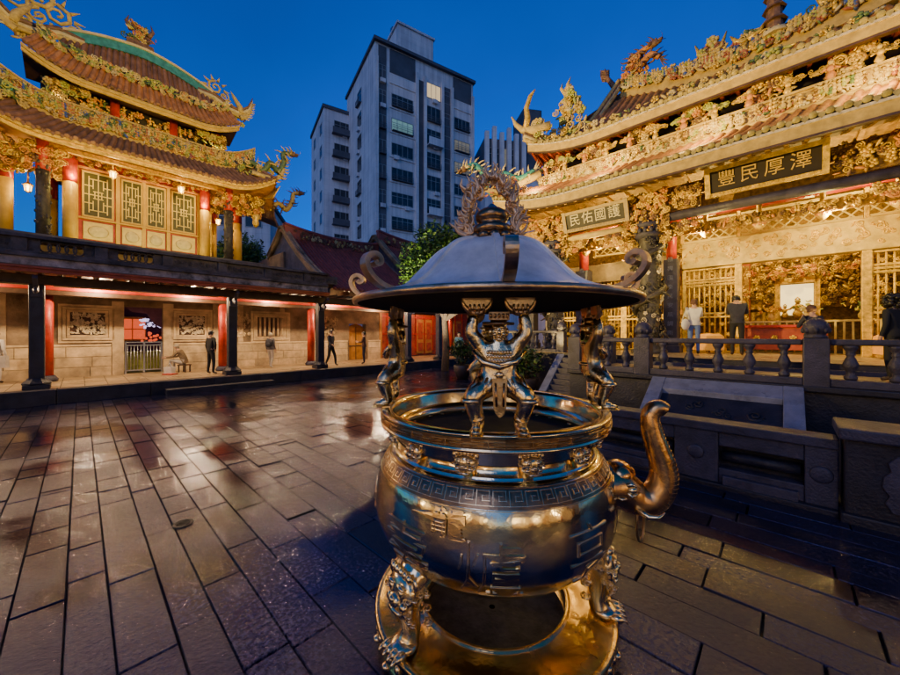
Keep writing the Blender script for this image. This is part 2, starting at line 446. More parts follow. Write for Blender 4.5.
facade_material()
# wet paving: dark stone, varied per slab, puddled gloss
def paving_material():
    m = bpy.data.materials.new('wet_paving'); m.use_nodes = True; nt = m.node_tree; N = nt.nodes; L = nt.links; b = N['Principled BSDF']
    tc = N.new('ShaderNodeTexCoord'); g = N.new('ShaderNodeNewGeometry')
    n1 = N.new('ShaderNodeTexNoise'); n1.inputs['Scale'].default_value = 2.2; n1.inputs['Detail'].default_value = 8; n1.inputs['Roughness'].default_value = .7
    n2 = N.new('ShaderNodeTexNoise'); n2.inputs['Scale'].default_value = 34; n2.inputs['Detail'].default_value = 7; n2.inputs['Roughness'].default_value = .7
    n3 = N.new('ShaderNodeTexNoise'); n3.inputs['Scale'].default_value = .55; n3.inputs['Detail'].default_value = 5
    for n in (n1, n2, n3): L.new(tc.outputs['Object'], n.inputs['Vector'])
    r = N.new('ShaderNodeValToRGB'); e = r.color_ramp.elements
    e[0].position = .25; e[0].color = (.005,.006,.018,1); e[1].position = .9; e[1].color = (.026,.027,.070,1)
    mx = N.new('ShaderNodeMath'); mx.operation = 'MULTIPLY_ADD'; mx.inputs[1].default_value = .7; L.new(g.outputs['Random Per Island'], mx.inputs[0])
    m3 = N.new('ShaderNodeMath'); m3.operation = 'MULTIPLY_ADD'; m3.inputs[1].default_value = .65; m3.inputs[2].default_value = -.14
    L.new(n1.outputs['Fac'], m3.inputs[0]); L.new(m3.outputs[0], mx.inputs[2]); L.new(mx.outputs[0], r.inputs['Fac'])
    sp = N.new('ShaderNodeValToRGB'); sp.color_ramp.elements[0].position = .40; sp.color_ramp.elements[0].color = (.35,.33,.33,1); sp.color_ramp.elements[1].position = .62; sp.color_ramp.elements[1].color = (1.15,1.12,1.1,1)
    L.new(n2.outputs['Fac'], sp.inputs['Fac'])
    mul = N.new('ShaderNodeMixRGB'); mul.blend_type = 'MULTIPLY'; mul.inputs[0].default_value = 1; L.new(r.outputs[0], mul.inputs[1]); L.new(sp.outputs[0], mul.inputs[2])
    L.new(mul.outputs[0], b.inputs['Base Color'])
    rr = N.new('ShaderNodeMapRange'); rr.inputs['From Min'].default_value = .42; rr.inputs['From Max'].default_value = .58; rr.inputs['To Min'].default_value = .04; rr.inputs['To Max'].default_value = .22
    ad = N.new('ShaderNodeMath'); ad.operation = 'MULTIPLY_ADD'; ad.inputs[1].default_value = .35; L.new(n2.outputs['Fac'], ad.inputs[0])
    sc2 = N.new('ShaderNodeMath'); sc2.operation = 'MULTIPLY'; sc2.inputs[1].default_value = .65; L.new(n3.outputs['Fac'], sc2.inputs[0]); L.new(sc2.outputs[0], ad.inputs[2])
    L.new(ad.outputs[0], rr.inputs['Value']); L.new(rr.outputs[0], b.inputs['Roughness'])
    b.inputs['IOR'].default_value = 1.78; b.inputs['Specular IOR Level'].default_value = .6; b.inputs['Specular Tint'].default_value = (.42,.42,.98,1)  # blue tint put into the reflections to strengthen the sky sheen
    ab = N.new('ShaderNodeMath'); ab.operation = 'MULTIPLY_ADD'; ab.inputs[1].default_value = .55; L.new(n2.outputs['Fac'], ab.inputs[0]); L.new(n1.outputs['Fac'], ab.inputs[2])
    bp = N.new('ShaderNodeBump'); bp.inputs['Strength'].default_value = .62; bp.inputs['Distance'].default_value = .022
    bst = N.new('ShaderNodeMapRange'); bst.inputs['From Min'].default_value = .42; bst.inputs['From Max'].default_value = .58; bst.inputs['To Min'].default_value = .13; bst.inputs['To Max'].default_value = .75
    L.new(ad.outputs[0], bst.inputs['Value']); L.new(bst.outputs[0], bp.inputs['Strength']); L.new(ab.outputs[0], bp.inputs['Height']); L.new(bp.outputs['Normal'], b.inputs['Normal'])
    MATS['wet_paving'] = m
paving_material()
pm('joint_dirt', (.010,.010,.014), .55, 0, .5, 6, .5, 30)

# ------------------------------------------------------------------ camera
H = 1.95
cd = bpy.data.cameras.new('camera'); cam = bpy.data.objects.new('camera', cd); COL.objects.link(cam)
cam.location = (0, 0, H); cam.rotation_euler = (rad(90), 0, 0)
cd.sensor_width = 36; cd.lens = 352/900*36; cd.shift_y = -3.5/900; cd.clip_start = .05; cd.clip_end = 3000
scene.camera = cam

# ------------------------------------------------------------------ sky and lights
world = bpy.data.worlds.new('World'); scene.world = world; world.use_nodes = True
nt = world.node_tree; N = nt.nodes; L = nt.links; bg = N['Background']
sky = N.new('ShaderNodeTexSky'); sky.sky_type = 'NISHITA'; sky.sun_disc = False
SUN_EL, SUN_AZ = rad(7), rad(200)          # the last light comes from behind the photographer
sky.sun_elevation = SUN_EL; sky.sun_rotation = SUN_AZ; sky.altitude = 0; sky.air_density = 1.0; sky.dust_density = .3; sky.ozone_density = 4.0
hs = N.new('ShaderNodeHueSaturation'); hs.inputs['Saturation'].default_value = 1.25
tint = N.new('ShaderNodeMixRGB'); tint.blend_type = 'MULTIPLY'; tint.inputs[0].default_value = 1
# deep blue in the east ahead, paler violet blue where the last daylight is, behind the photographer
tcw = N.new('ShaderNodeTexCoord'); sep = N.new('ShaderNodeSeparateXYZ'); mrw = N.new('ShaderNodeMapRange'); mrw.interpolation_type = 'SMOOTHSTEP'
mrw.inputs['From Min'].default_value = .58; mrw.inputs['From Max'].default_value = -.5
mxw = N.new('ShaderNodeMixRGB'); mxw.inputs[1].default_value = (.016,.84,1.86,1); mxw.inputs[2].default_value = (.70,.74,1.15,1)
L.new(tcw.outputs['Generated'], sep.inputs[0]); L.new(sep.outputs['Y'], mrw.inputs['Value']); L.new(mrw.outputs[0], mxw.inputs[0]); L.new(mxw.outputs[0], tint.inputs[2])
L.new(sky.outputs[0], hs.inputs['Color']); L.new(hs.outputs[0], tint.inputs[1]); nzw = N.new('ShaderNodeTexNoise'); nzw.inputs['Scale'].default_value = 2.2; nzw.inputs['Detail'].default_value = 5; L.new(tcw.outputs['Generated'], nzw.inputs['Vector'])
mz = N.new('ShaderNodeMapRange'); mz.inputs['From Min'].default_value = .3; mz.inputs['From Max'].default_value = .7; mz.inputs['To Min'].default_value = .90; mz.inputs['To Max'].default_value = 1.12; L.new(nzw.outputs['Fac'], mz.inputs['Value'])
vs = N.new('ShaderNodeVectorMath'); vs.operation = 'SCALE'; L.new(tint.outputs[0], vs.inputs[0]); L.new(mz.outputs[0], vs.inputs['Scale']); L.new(vs.outputs[0], bg.inputs['Color'])
bg.inputs['Strength'].default_value = .15
sd = bpy.data.lights.new('sun', 'SUN'); so = bpy.data.objects.new('sun', sd); COL.objects.link(so)
sd.energy = .26; sd.angle = rad(25); sd.color = (.74,.72,1.0)
so.rotation_euler = Euler((rad(90)-rad(28), 0, -SUN_AZ+PI), 'XYZ')
def lamp(kind, loc, power, col=(1,.66,.28), r=.03, target=None, cone=None, blend=.6, temple=True):
    l = bpy.data.lights.new('lamp', kind); o = bpy.data.objects.new('lamp', l); COL.objects.link(o)
    l.energy = power; l.color = col; l.shadow_soft_size = r
    o.location = W(*loc) if temple else loc
    if target is not None:
        t = Vector(W(*target) if temple else target); d = t-o.location
        o.rotation_euler = d.to_track_quat('-Z', 'Y').to_euler()
    if cone: l.spot_size = rad(cone); l.spot_blend = blend
    return o

# ------------------------------------------------------------------ ground
mb = MB(); S = 1500
mb.poly([(-S,-S,-.06),(S,-S,-.06),(S,S,-.06),(-S,S,-.06)])
solo('ground', mb, 'joint_dirt', '', '', temple=False, kind='structure')
def paving():
    mb = MB()
    p = -3.4; row = 0
    while p < 19:
        w = RND.uniform(.22, .33); g = .0015
        q = -9 + RND.uniform(0, 1.5)
        while q < 14.9:
            l = RND.uniform(.6, 1.6) if q < 4.5 else RND.uniform(.38, .95)
            q1 = min(q+l, 14.95)
            if q < 6.6 < q1 and q1-6.6 < 1.2: q1 = 6.6
            cx, cy = W(p+w/2, (q+q1)/2)[:2]
            if not (p > 11.2 and q < 8.4) and math.hypot(cx, cy) < 26 and cy > -1.5:
                tx, ty = RND.gauss(0, .006), RND.gauss(0, .004); dz = RND.gauss(0, .0025)
                a, b_, c_, d_ = p+g, q+g+RND.uniform(0,.008), p+w-g, q1-g-RND.uniform(0,.008)
                def z(x, y): return dz + tx*(x-p-w/2)*1.0 + ty*(y-(q+q1)/2)
                e = .0045
                J = lambda: RND.uniform(0,.003)
                P = [(a+J(),b_+J()),(c_-J(),b_+J()),(c_-J(),d_-J()),(a+J(),d_-J())]; cx_, cy_ = (a+c_)/2, (b_+d_)/2; I = [(x+(e if x < cx_ else -e), y+(e if y < cy_ else -e)) for x, y in P]
                i = mb.pts([(x,y,-.05) for x,y in P] + [(x,y,z(x,y)-.007) for x,y in P] + [(x,y,z(x,y)) for x,y in I])
                mb.face((i+8,i+9,i+10,i+11))
                for k in range(4):
                    k2 = (k+1) % 4
                    mb.face((i+k,i+k2,i+4+k2,i+4+k)); mb.face((i+4+k,i+4+k2,i+8+k2,i+8+k))
            q = q1
        p += w; row += 1
    solo('courtyard_paving', mb, 'wet_paving', '', '', kind='structure')
paving()
# small round drain cover in the paving, px (183,524)
mb = MB()
mb.lathe([(.0,.004),(.062,.004),(.07,.010),(.085,.010),(.09,.0)], (0,0,0), 20, smooth=False)
for k in range(-2, 3): mb.box(-.05, k*.022-.004, .004, .05, k*.022+.004, .011)
_Y = H*352/190
solo('floor_drain', mb, 'iron', 'small dark round iron drain cover set in the wet paving', 'drain', org=((183-450)/352*_Y, _Y, .002), temple=False)
so.rotation_euler = (Vector((.3,.8,-.5))).to_track_quat('-Z','Y').to_euler()
# ================================================================== the bronze incense burner
BX, BY = .289, 2.42
burner = thing('incense_burner', 'large golden three legged incense burner with elephant trunk handle and blue domed canopy', 'incense burner', (BX, BY, 0), temple=False)
def pol(r, a, z): a = rad(a); return Vector((r*math.cos(a), r*math.sin(a), z))
# base dish
mb = MB(); mb.lathe([(.478,.06),(.478,.213),(.484,.221),(.496,.221),(.503,.211),(.512,.203),(.74,.196),(.752,.206),(.775,.208),(.785,.20),(.787,.18),(.775,.165),(.765,.16),(.76,.10),(.775,.09),(.78,.05),(.77,.03),(.60,.03)], n=96)
base = part('base_dish', mb, 'base_metal', burner)
mb = MB()
for k in range(60):
    mb.ell(pol(.768, k*6, .13), (.022,.022,.028), 6, 5)
for k in range(24): mb.ell(pol(.775, k*15+3, .066), (.03,.03,.02), 6, 4)
part('bead_band', mb, 'gold_metal', base)
mb = MB()
mb.grid(lambda s, t: pol(.02+.46*t, 360*s, .075+.012*math.sin(9*s*6.28)*t*(1-t)+.02*t*t), 40, 8)
part('ash_pan', mb, 'ash', burner)
for k in range(3):
    mb = MB(); mb.lathe([(.06,.0),(.075,.01),(.05,.035)], pol(.6, 40+120*k, 0), 12); part('foot', mb, 'bronze_dark', base)
# bowl
BPROF = [(0,.478),(.20,.480),(.38,.492),(.50,.52),(.60,.575),(.68,.645),(.74,.73),(.772,.81),(.781,.87),(.778,.95),(.766,1.03),(.748,1.09),(.722,1.145),(.690,1.187),(.668,1.20),(.655,1.205),(.645,1.22)]
def smooth_prof(P, k=4):
    out = []; n = len(P)
    for i in range(n-1):
        p0, p1, p2, p3 = [Vector((*P[j], 0)) for j in (max(i-1,0), i, i+1, min(i+2,n-1))]
        for c in range(k):
            t = c/k; v = .5*((2*p1)+(p2-p0)*t+(2*p0-5*p1+4*p2-p3)*t*t+(3*p1-p0-3*p2+p3)*t**3); out.append((max(0,v.x), v.y))
    out.append(P[-1]); return out
BP = smooth_prof(BPROF)
mb = MB(); mb.lathe(BP, n=128, caps=False)
bowl = part('bowl', mb, 'bowl_metal', burner)
mb = MB(); mb.lathe([(.648,1.212),(.628,1.225),(.615,1.25),(.612,1.30),(.622,1.34),(.65,1.365)], n=96, caps=False)
neck = part('neck', mb, 'gold_metal', burner)
# arc-length lookup on the bowl profile, measured from the bottom
ACC = [0]
for a, b in zip(BP, BP[1:]): ACC.append(ACC[-1]+math.hypot(b[0]-a[0], b[1]-a[1]))
def on_bowl(s, t, h):
    """s = angle in degrees, t = height z on the upper/outer wall, h = off the surface"""
    for i in range(len(BP)-1):
        if BP[i][1] <= t <= BP[i+1][1] and BP[i+1][1] > BP[i][1]:
            k = (t-BP[i][1])/(BP[i+1][1]-BP[i][1]); r = BP[i][0]+k*(BP[i+1][0]-BP[i][0])
            tx, tz = BP[i+1][0]-BP[i][0], BP[i+1][1]-BP[i][1]; l = math.hypot(tx, tz)
            return pol(r+h*tz/l, s, t-h*tx/l)
    return pol(BP[-1][0]+h, s, t)
def on_arc(s, u, h):
    """u = arc length along the profile"""
    u = max(0, min(ACC[-1]-1e-6, u))
    for i in range(len(BP)-1):
        if ACC[i] <= u <= ACC[i+1]:
            k = (u-ACC[i])/(ACC[i+1]-ACC[i]); r = BP[i][0]+k*(BP[i+1][0]-BP[i][0]); z = BP[i][1]+k*(BP[i+1][1]-BP[i][1])
            tx, tz = BP[i+1][0]-BP[i][0], BP[i+1][1]-BP[i][1]; l = math.hypot(tx, tz) or 1
            return pol(r+h*tz/l, s, z-h*tx/l)
def arc_at_z(z):
    for i in range(len(BP)-1):
        if BP[i][1] <= z <= BP[i+1][1] and BP[i+1][1] > BP[i][1]: return ACC[i]+(z-BP[i][1])/(BP[i+1][1]-BP[i][1])*(ACC[i+1]-ACC[i])
def ribbon(mb, path, w, h, fn):
    """raised strip along a 2D polyline made of axis-aligned runs"""
    for (x0, y0), (x1, y1) in zip(path, path[1:]):
        L_ = math.hypot(x1-x0, y1-y0)
        if L_ < 1e-9: continue
        dx, dy = (x1-x0)/L_, (y1-y0)/L_
        x0_, y0_, x1_, y1_ = x0-dx*w/2, y0-dy*w/2, x1+dx*w/2, y1+dy*w/2
        n = max(1, int(L_/.05)); nx, ny = -dy*w/2, dx*w/2
        for k in range(n):
            a, b = k/n, (k+1)/n
            A_ = (x0_+(x1_-x0_)*a, y0_+(y1_-y0_)*a); B_ = (x0_+(x1_-x0_)*b, y0_+(y1_-y0_)*b)
            P = [(A_[0]-nx, A_[1]-ny), (B_[0]-nx, B_[1]-ny), (B_[0]+nx, B_[1]+ny), (A_[0]+nx, A_[1]+ny)]
            C_ = [((A_[0]*(1 if i in (0,3) else 0)+B_[0]*(1 if i in (1,2) else 0)), (A_[1]*(1 if i in (0,3) else 0)+B_[1]*(1 if i in (1,2) else 0))) for i in range(4)]
            mb.hexa([fn(x, y, -.002) for x, y in P]+[fn(cx+(x-cx)*.45, cy+(y-cy)*.45, h) for (x, y), (cx, cy) in zip(P, C_)])
# meander band on the shoulder
u0 = arc_at_z(1.112); u1 = arc_at_z(1.186); bw = u1-u0; Rm = .716; ncell = 56; cell = 2*PI*Rm/ncell
fs = lambda x, y, h: on_arc(math.degrees(x/Rm), u0+y, h)
mb = MB()
a = bw*.12; e = bw*.88
for k in range(ncell):
    x = k*cell; f = cell
    ribbon(mb, [(x,a),(x,e),(x+f*.78,e),(x+f*.78,bw*.38),(x+f*.36,bw*.38),(x+f*.36,bw*.62),(x+f*.57,bw*.62)], .0065, .006, fs)
    ribbon(mb, [(x,a),(x+f,a)], .006, .006, fs)
for y in (-.012, bw+.004):
    ribbon(mb, [(k*cell/2, y) for k in range(ncell*2+1)], .007, .006, fs)
part('meander_band', mb, 'letter_metal', bowl)
mb = MB(); mb.grid(lambda s, t: on_arc(360*s, u0-.006+(bw+.012)*t, .0016), 96, 4); part('band_shade', mb, 'bronze_dark', bowl)  # darker bronze paints the shade between the raised meander lines
# big raised characters round the belly: angle, height, size
ulo = arc_at_z(.62)
def char(mb, ch, ang, zc, size, h=.011, sx=1.0):
    me = glyph(ch, size, .007, .010, -.0145); uc = arc_at_z(zc)
    rr = .76
    for v in me.vertices: v.co.x *= sx
    i0 = len(mb.v)
    mb.v.extend([tuple(on_arc(ang+math.degrees(v.co.x/rr), uc+v.co.y, v.co.z*.55)) for v in me.vertices])
    for p in me.polygons: mb.face(tuple(i0+k for k in p.vertices))
    bpy.data.meshes.remove(me)
for ch, ang, zc, size, sx in (('壽', -133, .80, .33, 1.05), ('爐', -97, .80, .33, 1.08), ('亨', -58, .82, .36, .9), ('龍', -113, 1.02, .15, 1.35), ('豐', -10, .82, .3, .9), ('安', -175, .82, .3, .9)):
    mb = MB(); char(mb, ch, ang, zc, size, sx=sx)
    part('raised_lettering', mb, 'letter_metal', bowl)
# lip ring with bracket pattern
LP = [(.612,1.33),(.66,1.365),(.735,1.372),(.748,1.378),(.748,1.388),(.742,1.392),(.742,1.448),(.748,1.452),(.750,1.462),(.742,1.468),(.690,1.468),(.678,1.462),(.672,1.44),(.655,1.36),(.645,1.28)]
mb = MB(); mb.lathe(LP, n=128, caps=False); lip = part('lip_ring', mb, 'gold_metal', burner)
mb = MB(); Rl = .742; nc = 22; cl = 2*PI*Rl/nc; fl = lambda x, y, h: pol(Rl+h, math.degrees(x/Rl), 1.392+y)
for k in range(nc):
    x = k*cl; f = cl
    ribbon(mb, [(x,.014),(x,.042)], .009, .010, fl)
    ribbon(mb, [(x-f*.36,.042),(x+f*.36,.042)], .009, .010, fl); ribbon(mb, [(x-f*.36,.014),(x+f*.36,.014)], .009, .010, fl)
    ribbon(mb, [(x+f*.12,.028),(x+f*.88,.028)], .008, .010, fl)
    ribbon(mb, [(x+f*.5-f*.06,.014),(x+f*.5+f*.06,.014)], .008, .010, fl)
part('bracket_pattern', mb, 'letter_metal', lip)
mb = MB(); mb.lathe([(.7428,1.394),(.7428,1.446)], n=96, caps=False); part('band_shade', mb, 'bronze_dark', lip)  # darker bronze paints the shade between the raised brackets
mb = MB(); mb.lathe([(0,1.29),(.3,1.295),(.56,1.285),(.65,1.28)], n=48, caps=False); part('ash_bed', mb, 'matte_black', burner)
# lion masks round the neck
def lion(mb):
    # local: x right, y out, z up, about 1 unit wide
    mb.ell((0,.1,.0), (.5,.32,.42), 12, 8)
    mb.ell((0,.38,-.10), (.22,.2,.16), 8, 6); mb.ell((0,.52,-.02), (.11,.08,.07), 8, 5)
    for s in (-1,1):
        mb.ell((s*.19,.36,.12), (.1,.08,.1), 8, 5); mb.ell((s*.2,.37,.24), (.16,.08,.05), 8, 4)
        mb.ell((s*.26,.32,-.16), (.14,.14,.1), 8, 5); mb.ell((s*.46,.08,.3), (.13,.08,.16), 6, 5)
        for k in range(4): o_scroll(mb, s*(.40+.03*k), .30-.2*k, 0, .13, sgn=s)
    mb.ell((0,.4,-.32), (.28,.12,.07), 8, 5)
    for k in range(5): mb.ell((-.32+.16*k,.16,.42), (.1,.12,.1), 6, 4)
for k in range(12):
    an = -94+30*(k+.5); mb = MB()
    c = pol(.640, an, 1.288); o = Vector((math.cos(rad(an)), math.sin(rad(an)), 0)); t = Vector((-o.y, o.x, 0)); w = .125
    mb.f = lambda x, y, z, c=c, o=o, t=t, w=w: c+t*x*w+o*y*w*.85+Vector((0,0,1))*z*w
    lion(mb); part('lion_mask', mb, 'gold_metal', neck)
# legs
for an in (-140, -17, 102):
    mb = MB(); o = Vector((math.cos(rad(an)), math.sin(rad(an)), 0)); t = Vector((-o.y, o.x, 0))
    mb.f = lambda x, y, z, o=o, t=t: o*y+t*x+Vector((0,0,1))*z
    mb.tube([(0,.52,.64),(0,.60,.60),(0,.665,.53),(0,.69,.45),(0,.675,.37),(0,.665,.30),(0,.68,.245),(0,.70,.205)], [.10,.115,.105,.082,.062,.055,.062,.075], 12)
    mb.ell((0,.71,.225), (.085,.085,.038), 10, 6)
    for k in (-1.5,-.5,.5,1.5):
        mb.ell((k*.04,.775,.222), (.024,.045,.026), 8, 5); mb.tube([(k*.042,.80,.235),(k*.043,.83,.218),(k*.043,.835,.203)], [.011,.008,.003], 5)
    for s in (-1,1):
        for k in range(3): o_scroll(mb, s*(.05+.012*k), .60-.0*k, .47-.07*k, .035, sgn=s)
        mb.tube([(s*.05,.70,.50),(s*.075,.73,.40),(s*.055,.71,.31)], [.022,.018,.006], 6)
    leg = part('leg', mb, 'gold_metal', burner)
    mb = MB(); c = o*.70+Vector((0,0,.535)); up = Vector((0,0,1)); oo = (o+up*-.15).normalized(); w = .24
    mb.f = lambda x, y, z, c=c, o=oo, t=t, w=w: c+t*x*w+o*y*w*.75+up*z*w
    lion(mb)
    for k in range(14): o_scroll(mb, RND.uniform(-.5,.5), RND.uniform(-.1,.3), RND.uniform(-.5,-.3), .12)
    part('lion_mask', mb, 'gold_metal', leg)
# elephant head and trunk handle
an = -13; o = Vector((math.cos(rad(an)), math.sin(rad(an)), 0)); t = Vector((-o.y, o.x, 0))
mb = MB(); mb.f = lambda x, y, z: o*y+t*x+Vector((0,0,1))*z
TP = [(0,.70,.985),(0,.78,.985),(0,.86,.945),(0,.925,.915),(0,.99,.925),(0,1.035,.975),(0,1.06,1.05),(0,1.055,1.14),(0,1.025,1.24),(0,.995,1.34),(0,.985,1.42),(0,1.0,1.475),(0,1.04,1.492),(0,1.07,1.475)]
TR = [.15,.14,.115,.10,.092,.088,.083,.077,.070,.063,.056,.052,.050,.044]
TPs = []; TRs = []
for i in range(len(TP)-1):
    for k in range(4):
        q0, q1, q2, q3 = [Vector(TP[j]) for j in (max(i-1,0), i, i+1, min(i+2,len(TP)-1))]; tt = k/4
        TPs.append(.5*((2*q1)+(q2-q0)*tt+(2*q0-5*q1+4*q2-q3)*tt*tt+(3*q1-q0-3*q2+q3)*tt**3)); TRs.append(TR[i]+(TR[i+1]-TR[i])*tt)
TPs.append(Vector(TP[-1])); TRs.append(TR[-1])
mb.tube(TPs, TRs, 16)
for i in range(14, len(TPs)-6, 1):   # wrinkles on the outer side of the trunk
    d = (TPs[i+1]-TPs[i-1]).normalized(); nrm = Vector((0, d.z, -d.y)); 
    arc = [TPs[i]+(nrm*math.cos(a)+Vector((1,0,0))*math.sin(a))*(TRs[i]-.0012) for a in [(-1.15+2.3*k/8) for k in range(9)]]
    mb.tube(arc, [.0015+.0022*math.sin(PI*k/8) for k in range(9)], 5)
mb.ell((0,.80,1.065), (.105,.095,.085), 14, 9); mb.ell((0,.86,1.075), (.05,.045,.04), 10, 6)
handle = part('elephant_handle', mb, 'trunk_metal', burner)
for s in (-1,1):
    mb = MB(); mb.f = lambda x, y, z: o*y+t*x+Vector((0,0,1))*z
    mb.ell((s*.108,.855,1.01), (.028,.034,.026), 10, 7); mb.tube([(s*.10,.80,1.02),(s*.125,.85,1.05),(s*.10,.90,1.015)], [.007,.014,.007], 6)
    mb.tube([(s*.10,.80,1.01),(s*.128,.85,.975),(s*.10,.90,.995)], [.006,.011,.006], 6); mb.M = None
    o_scroll(mb, s*.12, .79, .96, .04)
    part('eye', mb, 'gold_metal', handle)
    mb = MB(); mb.f = lambda x, y, z: o*y+t*x+Vector((0,0,1))*z
    o_pts = [(s*.12,.74,1.09),(s*.19,.71,1.05),(s*.215,.695,.96),(s*.19,.71,.88),(s*.13,.745,.88)]
    mb.tube(o_pts, [.018,.04,.05,.04,.012], 8, flat=.4)
    part('ear', mb, 'trunk_metal', handle)
    mb = MB(); mb.f = lambda x, y, z: o*y+t*x+Vector((0,0,1))*z
    mb.tube([(s*.095,.88,.90),(s*.125,.94,.865),(s*.13,.995,.87),(s*.125,1.03,.90)], [.02,.017,.012,.003], 8)
    part('tusk', mb, 'gold_metal', handle)
mb = MB(); mb.f = lambda x, y, z: o*y+t*x+Vector((0,0,1))*z
mb.tube([(.05*math.sin(a), .93+.035*math.sin(a), .765+.115*math.cos(a)) for a in [2*PI*k/24 for k in range(25)]], .008, 6, caps=False)
part('ring', mb, 'bronze_dark', handle)

# ---------------------------------------------------------------- canopy roof
RZ = H+.218
mb = MB(); mb.m = 0
prof = [(r, RZ+z) for r, z in ((.915,-.004),(.90,.004),(.82,.012),(.74,.030),(.67,.058),(.615,.092),(.575,.125),(.53,.172),(.487,.215),(.443,.262),(.40,.305),(.352,.342),(.30,.369),(.24,.388),(.17,.398),(.1,.402))]
mb.lathe(smooth_prof(prof, 3), n=96, caps=False)
roof = part('canopy_roof', mb, 'roof_patina', burner)
mb = MB(); mb.lathe([(.905,RZ+.008),(.917,RZ+.008),(.926,RZ),(.928,RZ-.014),(.922,RZ-.028),(.905,RZ-.032),(.895,RZ-.026)], n=96, caps=False)
part('rim', mb, 'rim_metal', roof)
mb = MB(); mb.lathe([(.9,RZ-.024),(.86,RZ-.012),(.5,RZ+.0),(.1,RZ+.01),(0,RZ+.01)], n=64, caps=False); part('dark_underside', mb, 'matte_black', roof)  # near-black disc closing the canopy from below
for k in range(8):
    an = -92+45*k
    o2 = Vector((math.cos(rad(an)), math.sin(rad(an)), 0)); t2 = Vector((-o2.y, o2.x, 0))
    mb = MB(); mb.f = lambda x, y, z, o=o2, t=t2: o*y+t*x+Vector((0,0,1))*z
    line = [(r, z+.004) for r, z in smooth_prof(prof, 3) if r < .86][::-1]
    for (r0,z0),(r1,z1) in zip(line, line[1:]):
        mb.hexa([(-.024,r0,z0-.02),(.024,r0,z0-.02),(.024,r1,z1-.02),(-.024,r1,z1-.02),(-.017,r0,z0+.017),(.017,r0,z0+.017),(.017,r1,z1+.017),(-.017,r1,z1+.017)])
    rib = part('roof_rib', mb, 'roof_patina', roof)
    mb = MB(); mb.f = lambda x, y, z, o=o2, t=t2: o*y+t*x+Vector((0,0,1))*z
    sp = [(.66,.012),(.74,.014),(.82,.02),(.88,.036),(.93,.065),(.965,.105),(.975,.145),(.958,.178),(.925,.188),(.898,.172),(.895,.148),(.915,.138),(.928,.15)]
    sp = [(0,y,RZ+z) for y,z in smooth_prof(sp, 3)]
    hw = .028
    for a_, b_ in zip(sp, sp[1:]):
        pa, pb = Vector(a_), Vector(b_); d = (pb-pa).normalized(); n_ = Vector((0,-d.z,d.y))*.013
        X_ = Vector((hw,0,0)); e_ = d*.002
        mb.hexa([pa-X_-n_-e_,pa+X_-n_-e_,pb+X_-n_+e_,pb-X_-n_+e_,pa-X_+n_-e_,pa+X_+n_-e_,pb+X_+n_+e_,pb-X_+n_+e_])
    part('scroll', mb, 'rim_metal', rib)
    mb = MB(); mb.f = lambda x, y, z, o=o2, t=t2: o*y+t*x+Vector((0,0,1))*z
    for s in (-1,1): mb.ell((s*.075,.66,RZ+.035), (.022,.022,.022), 8, 6)
    part('rivet', mb, 'bronze_dark', roof)
# finial: lobed pot, flame halo
mb = MB(); z0 = RZ+.40
mb.lathe([(.15,-.01),(.16,.015),(.13,.035),(.10,.05),(.12,.065),(.135,.09),(.125,.115),(.10,.125),(.085,.135),(.105,.155),(.115,.185),(.105,.21),(.075,.232),(.04,.25),(.012,.275)], (0,0,z0), 24)
for k in range(12): mb.ell((.135*math.cos(k*PI/6), .135*math.sin(k*PI/6), z0+.03), (.04,.04,.03), 6, 5)
fin = part('finial', mb, 'bronze_dark', roof)
mb = MB()
pm('flame_copper', (.74,.52,.30), .4, .55, .3, 8, .2, 30)
def flame(x, z, ang, L_, r, y=None):
    P = []; rr = []; w_ = RND.choice((-1,1))*RND.uniform(.35,.7)
    for k in range(8):
        t_ = k/7; a_ = ang+math.sin(t_*5.2)*w_
        if k == 0: p = Vector((x, RND.uniform(-.04,.04) if y is None else y, z))
        else: p = P[-1]+Vector((math.cos(a_), RND.uniform(-.1,.1), math.sin(a_)))*L_/7
        P.append(p); rr.append(r*(1-t_)**.7+.002)
    mb.tube(P, rr, 6)
for s in (-1,1):
    stem = [(s*.10,0,z0+.03),(s*.15,0,z0+.05),(s*.172,0,z0+.12),(s*.165,0,z0+.21),(s*.125,0,z0+.31),(s*.07,0,z0+.39),(s*.01,0,z0+.46)]
    st = [Vector(q_) for q_ in stem]
    for i_, (a_, b_) in enumerate(zip(st, st[1:])):
        for c in range(5):
            p = a_.lerp(b_, c/5); hgt = (p.z-z0)/.5
            out = PI/2-s*(1.15-1.05*hgt)+RND.uniform(-.25,.25)
            flame(p.x, p.z, out, RND.uniform(.07,.12), .014); flame(p.x, p.z, PI/2+RND.uniform(-.3,.3), RND.uniform(.07,.13), .011)
            if c % 2: mb.M = Matrix(((1,0,0,0),(0,0,1,0),(0,1,0,0),(0,0,0,1))); o_scroll(mb, p.x-s*.01, p.z, RND.uniform(-.02,.02), .036); mb.M = None
    mb.tube(st, [.022,.022,.02,.018,.016,.013,.008], 6)
    for k in range(7): flame(s*RND.uniform(.10,.2), z0+RND.uniform(.02,.1), PI/2-s*RND.uniform(.2,1.2), RND.uniform(.10,.2), .014)
    for k in range(16): zz = RND.uniform(.14,.38); flame(s*(RND.uniform(.10,.19)-.12*max(0,zz-.2)), z0+zz, PI/2-s*RND.uniform(-.7,.6), RND.uniform(.08,.13), .013, RND.uniform(.0,.06))
    for k in range(5): flame(s*RND.uniform(.02,.10), z0+RND.uniform(.30,.42), PI/2-s*RND.uniform(-.2,.4), RND.uniform(.08,.15), .012)
for k in range(3): flame(0, z0+.44, PI/2+(k-1)*.35, .13, .013)
